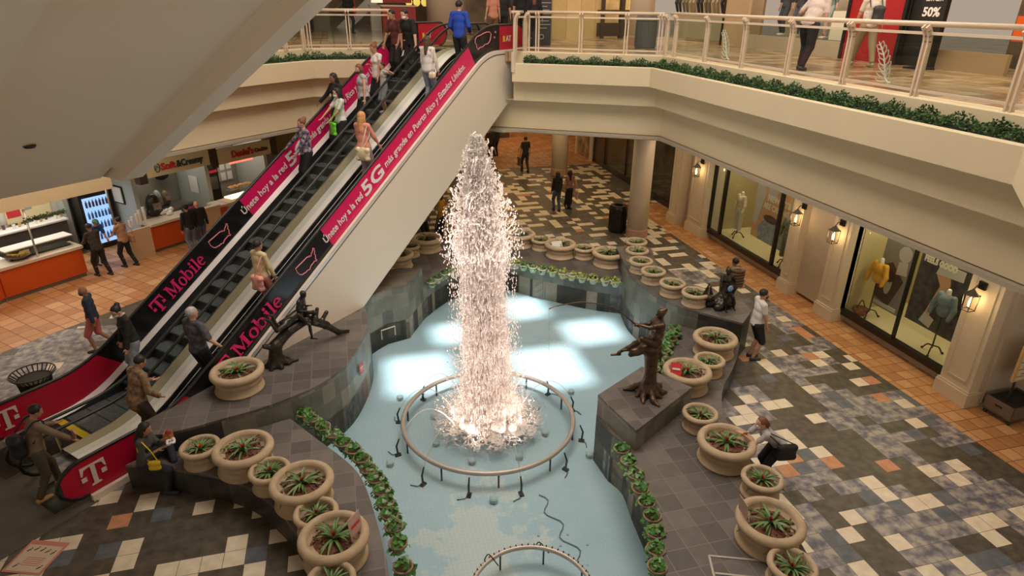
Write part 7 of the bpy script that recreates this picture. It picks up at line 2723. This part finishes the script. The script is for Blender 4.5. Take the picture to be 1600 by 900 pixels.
def pothos(seed, m_, n=44, spread=.165):
    r_ = random.Random(seed)
    V, F = [], []
    for k in range(n):
        a, d = r_.uniform(0, 2 * PI), spread * math.sqrt(r_.random())
        z = .16 + .13 * (1 - (d / spread) ** 2) * r_.uniform(.5, 1.1) - (.05 if d > spread * .7 else 0)
        s = r_.uniform(.024, .044)
        n_ = Vector((r_.gauss(0, .5) + math.cos(a) * d * 3, r_.gauss(0, .5) + math.sin(a) * d * 3, 1)).normalized()
        u = n_.orthogonal().normalized()
        ang = r_.uniform(0, 6.28)
        u = (Matrix.Rotation(ang, 3, n_) @ u)
        v = n_.cross(u)
        c = Vector((d * math.cos(a), d * math.sin(a), z))
        o_ = len(V)
        pts = [(0, -.55), (.75, -.75), (1.0, -.1), (.55, .8), (0, 1.5), (-.55, .8), (-1.0, -.1), (-.75, -.75)]
        V.append(tuple(c - n_ * s * .15))
        V += [tuple(c + u * x * s + v * y * s) for x, y in pts]
        for i in range(8):
            F.append((o_, o_ + 1 + i, o_ + 1 + (i + 1) % 8))
    return np_mesh('pothos_leaves', np.array(V), np.array(F), m_, smooth=False)


PV = {'g': [pothos(s_, M_LEAF2) for s_ in (1, 2, 3)], 'y': [pothos(s_, M_LEAF3, 40, .165) for s_ in (4, 5, 6)]}
M_TPOT = mat('terracotta_plastic_pot', (.30, .21, .14), .55)
M_CPOT = mat('cream_plastic_pot', (.66, .62, .50), .5)
PPOT = {}
for key, m_ in (('t', M_TPOT), ('c', M_CPOT)):
    mb = MB()
    mb.lathe([(.075, 0), (.125, .15), (.14, .15), (.14, .18), (.12, .18), (.11, .12), (0, .12)], 16)
    PPOT[key] = mb.mesh('plastic_pot', m_, smooth=True)


def vine(x, y, z, label, kind, potk, group, sc=1.0):
    t_ = thing('potted_pothos', label, 'potted plant', (x, y, z), random.uniform(0, 6.28), group)
    t_.scale = (sc, sc, sc)
    for nm, me in (('plastic_pot', PPOT[potk]), ('pothos_leaves', random.choice(PV[kind]))):
        o = bpy.data.objects.new(nm, me)
        COL.objects.link(o)
        o.parent = t_


for k, (x, y) in enumerate([(-1.28, 10.97), (-1.15, 10.75), (-0.93, 10.45), (-0.74, 10.17), (-0.57, 9.87), (-0.40, 9.62), (-0.27, 9.34), (-0.17, 9.03), (-0.06, 8.76), (0.02, 8.45), (0.05, 8.15), (0.10, 7.88), (0.14, 7.60), (0.17, 7.25), (0.20, 6.8)]):
    vine(x + .04, y, .32, ORD[k] + ' green pothos pot from the far end along the left pool edge', 'g', 't', 'pothos pots along the left pool edge', 1.05)
bk = [(3.75, 18.12), (4.25, 18.05), (4.6, 17.88), (4.78, 17.62), (4.97, 17.42), (5.2, 17.2), (5.43, 16.98), (5.69, 16.76), (5.94, 16.54), (6.15, 16.34), (6.39, 16.13), (6.67, 15.95), (6.97, 15.75), (7.22, 15.6)]
for k, (x, y) in enumerate(bk):
    vine(x, y, .30, ORD[k] + (' cream pot from the left on the back edge, yellow green pothos' if k not in (4, 5, 6) else ' cream pot from the left on the back edge, darker pothos'), 'y' if k not in (4, 5, 6) else 'g', 'c', 'pothos pots along the back pool edge', 1.05)
for k, (x, y) in enumerate(((2.0, 16.85), (2.22, 17.1), (2.48, 17.38), (2.73, 17.6))):
    vine(x + .05, y - .05, .30, ORD[k] + ' green pothos pot from the left, behind and left of the jet', 'g', 'c', 'pothos pots left of the jet')
for k, (x, y) in enumerate([(4.32, 8.45), (4.30, 8.12), (4.28, 7.76), (4.20, 7.43), (4.17, 7.12), (4.12, 6.82), (4.02, 6.50), (3.88, 6.2), (3.75, 5.9)]):
    vine(x - .02, y, .34, ORD[k] + ' green pothos pot from the plinth along the right pool edge', 'g', 't', 'pothos pots along the right pool edge', 1.05)
for k, (x, y) in enumerate([(7.35, 12.3), (7.2, 12.05), (7.0, 11.85), (6.8, 11.62), (6.6, 11.4), (6.42, 11.15), (6.22, 10.95), (6.02, 10.72), (5.85, 10.55)]):
    vine(x, y, .42, ORD[k] + ' green pothos from the far end of the row behind the plinth', 'g', 't', 'pothos pots behind the plinth', 1.1)

# ------------------------------------------------------------------ fountain
FC_ = (2.45, 11.15)


def torus(mb_, c, R, r, n=72):
    mb_.tube([(c[0] + R * math.cos(a), c[1] + R * math.sin(a), c[2]) for a in [2 * PI * k / n for k in range(n)]], r, 10, closed=True)


t = thing('fountain_ring', 'large pale pipe ring around the foot of the water jet', 'fountain ring', (2.42, 11.02, WZ))
mb = MB()
torus(mb, (0, 0, .10), 1.80, .048)
mb.build('pipe_ring', M_PIPE, t, smooth=True)
for k in range(10):
    a = 2 * PI * k / 10 + .2
    MB().tube([(1.80 * math.cos(a), 1.80 * math.sin(a), -.25), (1.80 * math.cos(a), 1.80 * math.sin(a), .1)], .018, 6).build('leg', M_DARKM, t)
t = thing('fountain_ring', 'smaller pale pipe ring cut by the lower picture edge', 'fountain ring', (2.07, 6.48, WZ))
mb = MB()
torus(mb, (0, 0, .10), .93, .040)
mb.build('pipe_ring', M_PIPE, t, smooth=True)
mb = MB()
for k in range(60):
    a = 2 * PI * k / 60
    mb.tube([(.93 * math.cos(a), .93 * math.sin(a), .13), (.95 * math.cos(a), .95 * math.sin(a), .16)], .010, 5)
o = mb.build('spray_nozzles', M_DARKM, t)
for k in range(8):
    a = 2 * PI * k / 8 + .3
    MB().tube([(.93 * math.cos(a), .93 * math.sin(a), -.25), (.93 * math.cos(a), .93 * math.sin(a), .1)], .015, 6).build('leg', M_DARKM, t)
for a0 in (1.15, 2.1):
    cpts = [(.93 * math.cos(a0) - .08, .93 * math.sin(a0) + .02, .10), (.93 * math.cos(a0), .93 * math.sin(a0) + .05, .17), (.93 * math.cos(a0) + .12, .93 * math.sin(a0) - .10, .05)]
    MB().tube(curve(cpts, 4), .010, 5).build('black_cable', M_BLACK, t)
noz = [(0.46, 10.64), (0.84, 9.65), (1.63, 9.15), (2.58, 8.95), (3.61, 9.4), (4.23, 10.18), (4.4, 11.25), (4.07, 12.01), (0.58, 11.74), (1.21, 12.49)]
CLK = ['left side', 'lower left', 'bottom left', 'bottom right', 'lower right', 'right side, lower', 'right side, upper', 'upper right', 'upper left', 'top left']
for k, (x, y) in enumerate(noz):
    a = math.atan2(FC_[1] - y, FC_[0] - x)
    t = thing('fountain_nozzle', 'small dark upright spray nozzle at the ' + CLK[k] + ' of the large pipe ring', 'nozzle', (x, y, -.60), a, 'spray nozzles around the jet')
    MB().box((0, 0, .02), (.12, .08, .04)).build('foot', M_DARKM, t)
    MB().tube([(0, 0, .04), (-.02, 0, .24), (.05, 0, .40)], [.022, .02, .014], 8).build('nozzle_pipe', M_DARKM, t)
    MB().tube([(0, .0, .03), (-.10, .06, .02), (-.14, .2, .015)], .008, 5).build('feed_hose', M_DARKM, t)
    L_ = 1.25
    if k in (0, 1, 3, 6, 7, 8, 9):
        pts = [(.05 + L_ * u, 0, .40 + .95 * 4 * u * (1 - u) * .62 - .16 * u) for u in [i / 16 for i in range(17)]]
        wj = thing('water_arc', 'thin arc of water from the nozzle at the ' + CLK[k] + ' of the ring', 'water', (x, y, -.60), a, 'thin water arcs')
        MB().tube(pts, [.006 + .005 * (i / 16) for i in range(17)], 5).build('water_stream', M_THIN, wj)
o = MB().tube([(2.9 + .10 * math.sin(i * .9) + .012 * i, 8.85 - .09 * i, -.585) for i in range(22)], .012, 6).build('underwater_cable', mat('grey_cable', (.22, .25, .26), .5), None)
tag(o, 'wavy grey cable lying on the pool floor between the two rings', 'cable')
t = thing('fallen_pot', 'broken brown pipe piece lying in the near pool', 'debris', (1.15, 6.95, -.56))
MB().tube([(-.2, -.14, .04), (.05, .1, .05)], [.05, .06], 10).build('pipe_piece', mat('rusty_brown', (.33, .24, .17), .7), t)
MB().ball((.16, .16, .05), .05, 8, 6).build('pale_end', M_WHITE, t)
t = thing('wall_grate', 'small pale framed opening at the water line of the back left wall', 'grate', (.66, 15.22, -.2), math.radians(25))
MB().tube([(-.2, 0, -.12), (-.2, 0, .14), (.2, 0, .14), (.2, 0, -.12)], .016, 5).build('frame', M_WHITE, t)
for k, (x, y) in enumerate(((.35, 7.3), (0.9, 6.6), (2.6, 7.9), (2.9, 7.6), (3.1, 7.8), (3.2, 7.1), (3.35, 7.5))):
    t = thing('coin_glint', ORD[k] + ' shiny coin from the left on the pool floor', 'coin', (x, y, -.595), 0, 'coins on the pool floor')
    MB().lathe([(.022, 0), (.022, .004), (0, .004)], 10).build('coin', M_STEEL, t)

# water jet
t = thing('water_jet', 'tall foaming white water jet rising from the pool centre', 'water jet', (FC_[0], FC_[1], WZ))


def jr(z):
    pts = [(0, .95), (.15, .80), (.5, .62), (1.2, .56), (2.4, .50), (3.3, .46), (4.1, .60), (4.55, .50), (5.1, .32), (5.6, .20), (6.1, .06)]
    for (a, ra), (b, rb) in zip(pts[:-1], pts[1:]):
        if z <= b:
            return ra + (rb - ra) * (z - a) / (b - a)
    return .03


rg = random.Random(5)


def octs(items):
    V, F = [], []
    base = np.array([(1, 0, 0), (-1, 0, 0), (0, 1, 0), (0, -1, 0), (0, 0, 1), (0, 0, -1)], float)
    fb = np.array([(0, 2, 4), (2, 1, 4), (1, 3, 4), (3, 0, 4), (2, 0, 5), (1, 2, 5), (3, 1, 5), (0, 3, 5)])
    P_ = np.array([i[:3] for i in items])
    S_ = np.array([i[3:6] for i in items])
    V = (P_[:, None, :] + base[None] * S_[:, None, :]).reshape(-1, 3)
    F = (fb[None] + 6 * np.arange(len(items))[:, None, None]).reshape(-1, 3)
    return V, F


it = []
lean = lambda z: (-.030 * z, 0)
for k in range(24000):
    z = 6.0 * rg.random() ** 1.05
    R = jr(z)
    u = rg.random()
    r_ = R * (math.sqrt(u) if rg.random() < .72 else rg.uniform(.85, 1.45))
    if z < 3.9 and r_ < R * .35 and rg.random() < .3:
        continue
    a = rg.uniform(0, 2 * PI)
    s = rg.uniform(.005, .013) * (1.25 if z > 3.8 else 1)
    st_ = rg.uniform(1.4, 3.6) if z < 4 else rg.uniform(1, 2.2)
    it.append((r_ * math.cos(a) + lean(z)[0], r_ * math.sin(a), z, s, s, s * st_))
for k in range(3000):      # spray thrown wide near the foot
    z = .02 + .8 * rg.random() ** 3
    r_ = .6 + .9 * rg.random() ** 1.6
    a = rg.uniform(0, 2 * PI)
    s = rg.uniform(.004, .010)
    it.append((r_ * math.cos(a), r_ * math.sin(a), z * (1.6 - r_), s, s, s * 1.3))
V, F = octs(it)
o = bpy.data.objects.new('water_drops', np_mesh('water_drops', V, F, M_DROPS, smooth=True))
COL.objects.link(o)
o.parent = t
o['kind'] = 'stuff'
# long streaks forming the column core
it = []
for k in range(9000):
    z = 5.2 * rg.random()
    R = jr(z) * (.88 if z < 4 else .6)
    r_ = R * math.sqrt(rg.random())
    a = rg.uniform(0, 2 * PI)
    s = rg.uniform(.008, .022)
    it.append((r_ * math.cos(a) + lean(z)[0], r_ * math.sin(a), z, s, s, rg.uniform(.05, .16)))
V, F = octs(it)
o = bpy.data.objects.new('water_streaks', np_mesh('water_streaks', V, F, M_FOAM, smooth=True))
COL.objects.link(o)
o.parent = t
o['kind'] = 'stuff'
# lumpy breaking crown
sd = SDF(.035)
for k in range(250):
    z = 3.7 + 2.2 * rg.random() ** 1.1
    R = jr(z) * 1.0
    r_ = R * math.sqrt(rg.random())
    a = rg.uniform(0, 2 * PI)
    p = np.array([r_ * math.cos(a) + lean(z)[0], r_ * math.sin(a), z])
    d = np.array([rg.gauss(0, .5), rg.gauss(0, .5), rg.gauss(0, 1.3)])
    d = d / np.linalg.norm(d) * rg.uniform(.06, .22)
    q_ = p + d
    sd.cap(p, q_, rg.uniform(.014, .034), rg.uniform(.008, .018), k=.03)
    if rg.random() < .35:
        sd.cap(q_, q_ + np.array([rg.gauss(0, .05), rg.gauss(0, .05), .05]), .012, .016, k=.02)
for k in range(22):      # strands thrown to the side and up
    z = 4.0 + 1.6 * rg.random()
    a = rg.uniform(0, 2 * PI)
    R = jr(z)
    pts = [np.array([R * m_ * math.cos(a + .1 * i) + lean(z)[0], R * m_ * math.sin(a + .1 * i), z + dz]) for i, (m_, dz) in enumerate(((.7, -.1), (1.0, .02), (1.18, .14), (1.22, .26)))]
    for p, q_ in zip(pts[:-1], pts[1:]):
        sd.cap(p, q_, .016, .013, k=.02)
    sd.ell(pts[-1], (.03, .03, .032), k=.02)
sdf_obj('breaking_crown', sd, .016, M_DROPS, t)


def foam_sheet_material():
    mt = bpy.data.materials.new('foam_sheet')
    mt.use_nodes = True
    nt = mt.node_tree
    nt.nodes.clear()
    out = nt.nodes.new('ShaderNodeOutputMaterial')
    di = nt.nodes.new('ShaderNodeBsdfDiffuse')
    di.inputs[0].default_value = (.90, .86, .84, 1)
    tr = nt.nodes.new('ShaderNodeBsdfTransparent')
    mx = nt.nodes.new('ShaderNodeMixShader')
    tc = nt.nodes.new('ShaderNodeTexCoord')
    ln_ = nt.nodes.new('ShaderNodeVectorMath')
    ln_.operation = 'LENGTH'
    nt.links.new(tc.outputs['Object'], ln_.inputs[0])
    no = nt.nodes.new('ShaderNodeTexNoise')
    no.inputs['Scale'].default_value = 4.5
    no.inputs['Detail'].default_value = 6
    no.inputs['Distortion'].default_value = 1.6
    nt.links.new(tc.outputs['Object'], no.inputs['Vector'])
    # ridged noise makes lacy strands
    rd = math_node(nt, 'ABSOLUTE', math_node(nt, 'SUBTRACT', no.outputs['Fac'], .5))
    rad = math_node(nt, 'MULTIPLY', math_node(nt, 'SUBTRACT', 1.30, ln_.outputs['Value']), .20)
    v = math_node(nt, 'MULTIPLY', math_node(nt, 'SUBTRACT', math_node(nt, 'MAXIMUM', rad, -.02), math_node(nt, 'MULTIPLY', rd, .85)), 26.0)
    cl = nt.nodes.new('ShaderNodeClamp')
    nt.links.new(v, cl.inputs[0])
    nt.links.new(math_node(nt, 'MULTIPLY', cl.outputs[0], .85), mx.inputs[0])
    nt.links.new(tr.outputs[0], mx.inputs[1])
    nt.links.new(di.outputs[0], mx.inputs[2])
    nt.links.new(mx.outputs[0], out.inputs[0])
    return mt


mb = MB()
mb.lathe([(0, .015), (.5, .03), (.9, .015), (1.4, .006), (1.72, .004)], 64)
o = mb.build('foam_sheet', foam_sheet_material(), t, smooth=True)
sd = SDF(.08)
for k in range(70):
    a = rg.uniform(0, 2 * PI)
    r_ = .72 * math.sqrt(rg.random())
    sd.ell((r_ * math.cos(a), r_ * math.sin(a), .06 + .30 * (1 - r_ / .75) * rg.random()), (rg.uniform(.06, .14), rg.uniform(.06, .14), rg.uniform(.05, .16)))
sdf_obj('foam_mound', sd, .03, mat('white_foam', (.93, .90, .88), .6), t)
# warm underwater lamps round the foot of the jet
for k in range(8):
    a = 2 * PI * k / 8 + .3
    r_ = 1.25
    MB().lathe([(.07, 0), (.08, .08), (.05, .10), (0, .10)], 12, (r_ * math.cos(a), r_ * math.sin(a), -.24)).build('lamp_housing', mat('pale_lamp_housing', (.5, .6, .62), .4), t)
    for zt, en, sp in ((3.0, 200, 44), (.7, 110, 75)):
        tgt = Vector((0, 0, zt)) - Vector((r_ * math.cos(a), r_ * math.sin(a), .05))
        lg = light('SPOT', 'fountain_lamp', (FC_[0] + r_ * math.cos(a), FC_[1] + r_ * math.sin(a), WZ + .03), en, (1, .74, .62), .06, rot=tgt.to_track_quat('-Z', 'Y').to_euler(), spot=math.radians(sp), blend=.9)

for k in range(6):  # outer ring of spots and housings, added to brighten the jet's crown
    a = 2 * PI * k / 6 - 1.75
    r_ = 2.3
    MB().lathe([(.07, 0), (.08, .08), (.05, .10), (0, .10)], 12, (r_ * math.cos(a), r_ * math.sin(a), -.24)).build('lamp_housing', MATS['pale_lamp_housing'], t)
    for zt, en, sp in ((6.9, 2600, 21), (4.2, 420, 26), (2.2, 210, 32)):
        tgt = Vector((-.14, 0, zt)) - Vector((r_ * math.cos(a), r_ * math.sin(a), .05))
        light('SPOT', 'added_crown_spot', (FC_[0] + r_ * math.cos(a), FC_[1] + r_ * math.sin(a), WZ + .03), en, (1, .80, .71), .06, rot=tgt.to_track_quat('-Z', 'Y').to_euler(), spot=math.radians(sp), blend=.9)
# ------------------------------------------------------------------ atrium roof with skylight openings
holes = []
for cx, cy, wx, wy in ((1.25, 13.6, 1.55, 1.75), (2.4, 15.5, 1.05, 1.1), (4.45, 13.15, 1.7, 1.9), (4.75, 16.6, 1.2, 1.4), (6.2, 14.7, 1.45, 1.3)):
    tt = (16.2 + .5) / -SUN_DIR.z
    hx, hy = cx - SUN_DIR.x * tt, cy - SUN_DIR.y * tt
    holes.append([(hx - wx / 2, hy - wy / 2), (hx + wx / 2, hy - wy / 2), (hx + wx / 2, hy + wy / 2), (hx - wx / 2, hy + wy / 2)])
mb = MB()
outer = [(-45, -45), (45, -45), (45, 75), (-45, 75)]
loops = [[Vector((x, y, 0)) for x, y in lp] for lp in [outer] + holes]
allp = outer + [p for h_ in holes for p in h_]
mb.add([(x, y, 16.2) for x, y in allp], [tuple(q_) for q_ in tessellate_polygon(loops)])
for h_ in holes:
    mb.wall(h_ + h_[:1], 16.2, 16.5)
struct('ceiling', mb, mat('roof_plaster', (.6, .55, .48), .7))
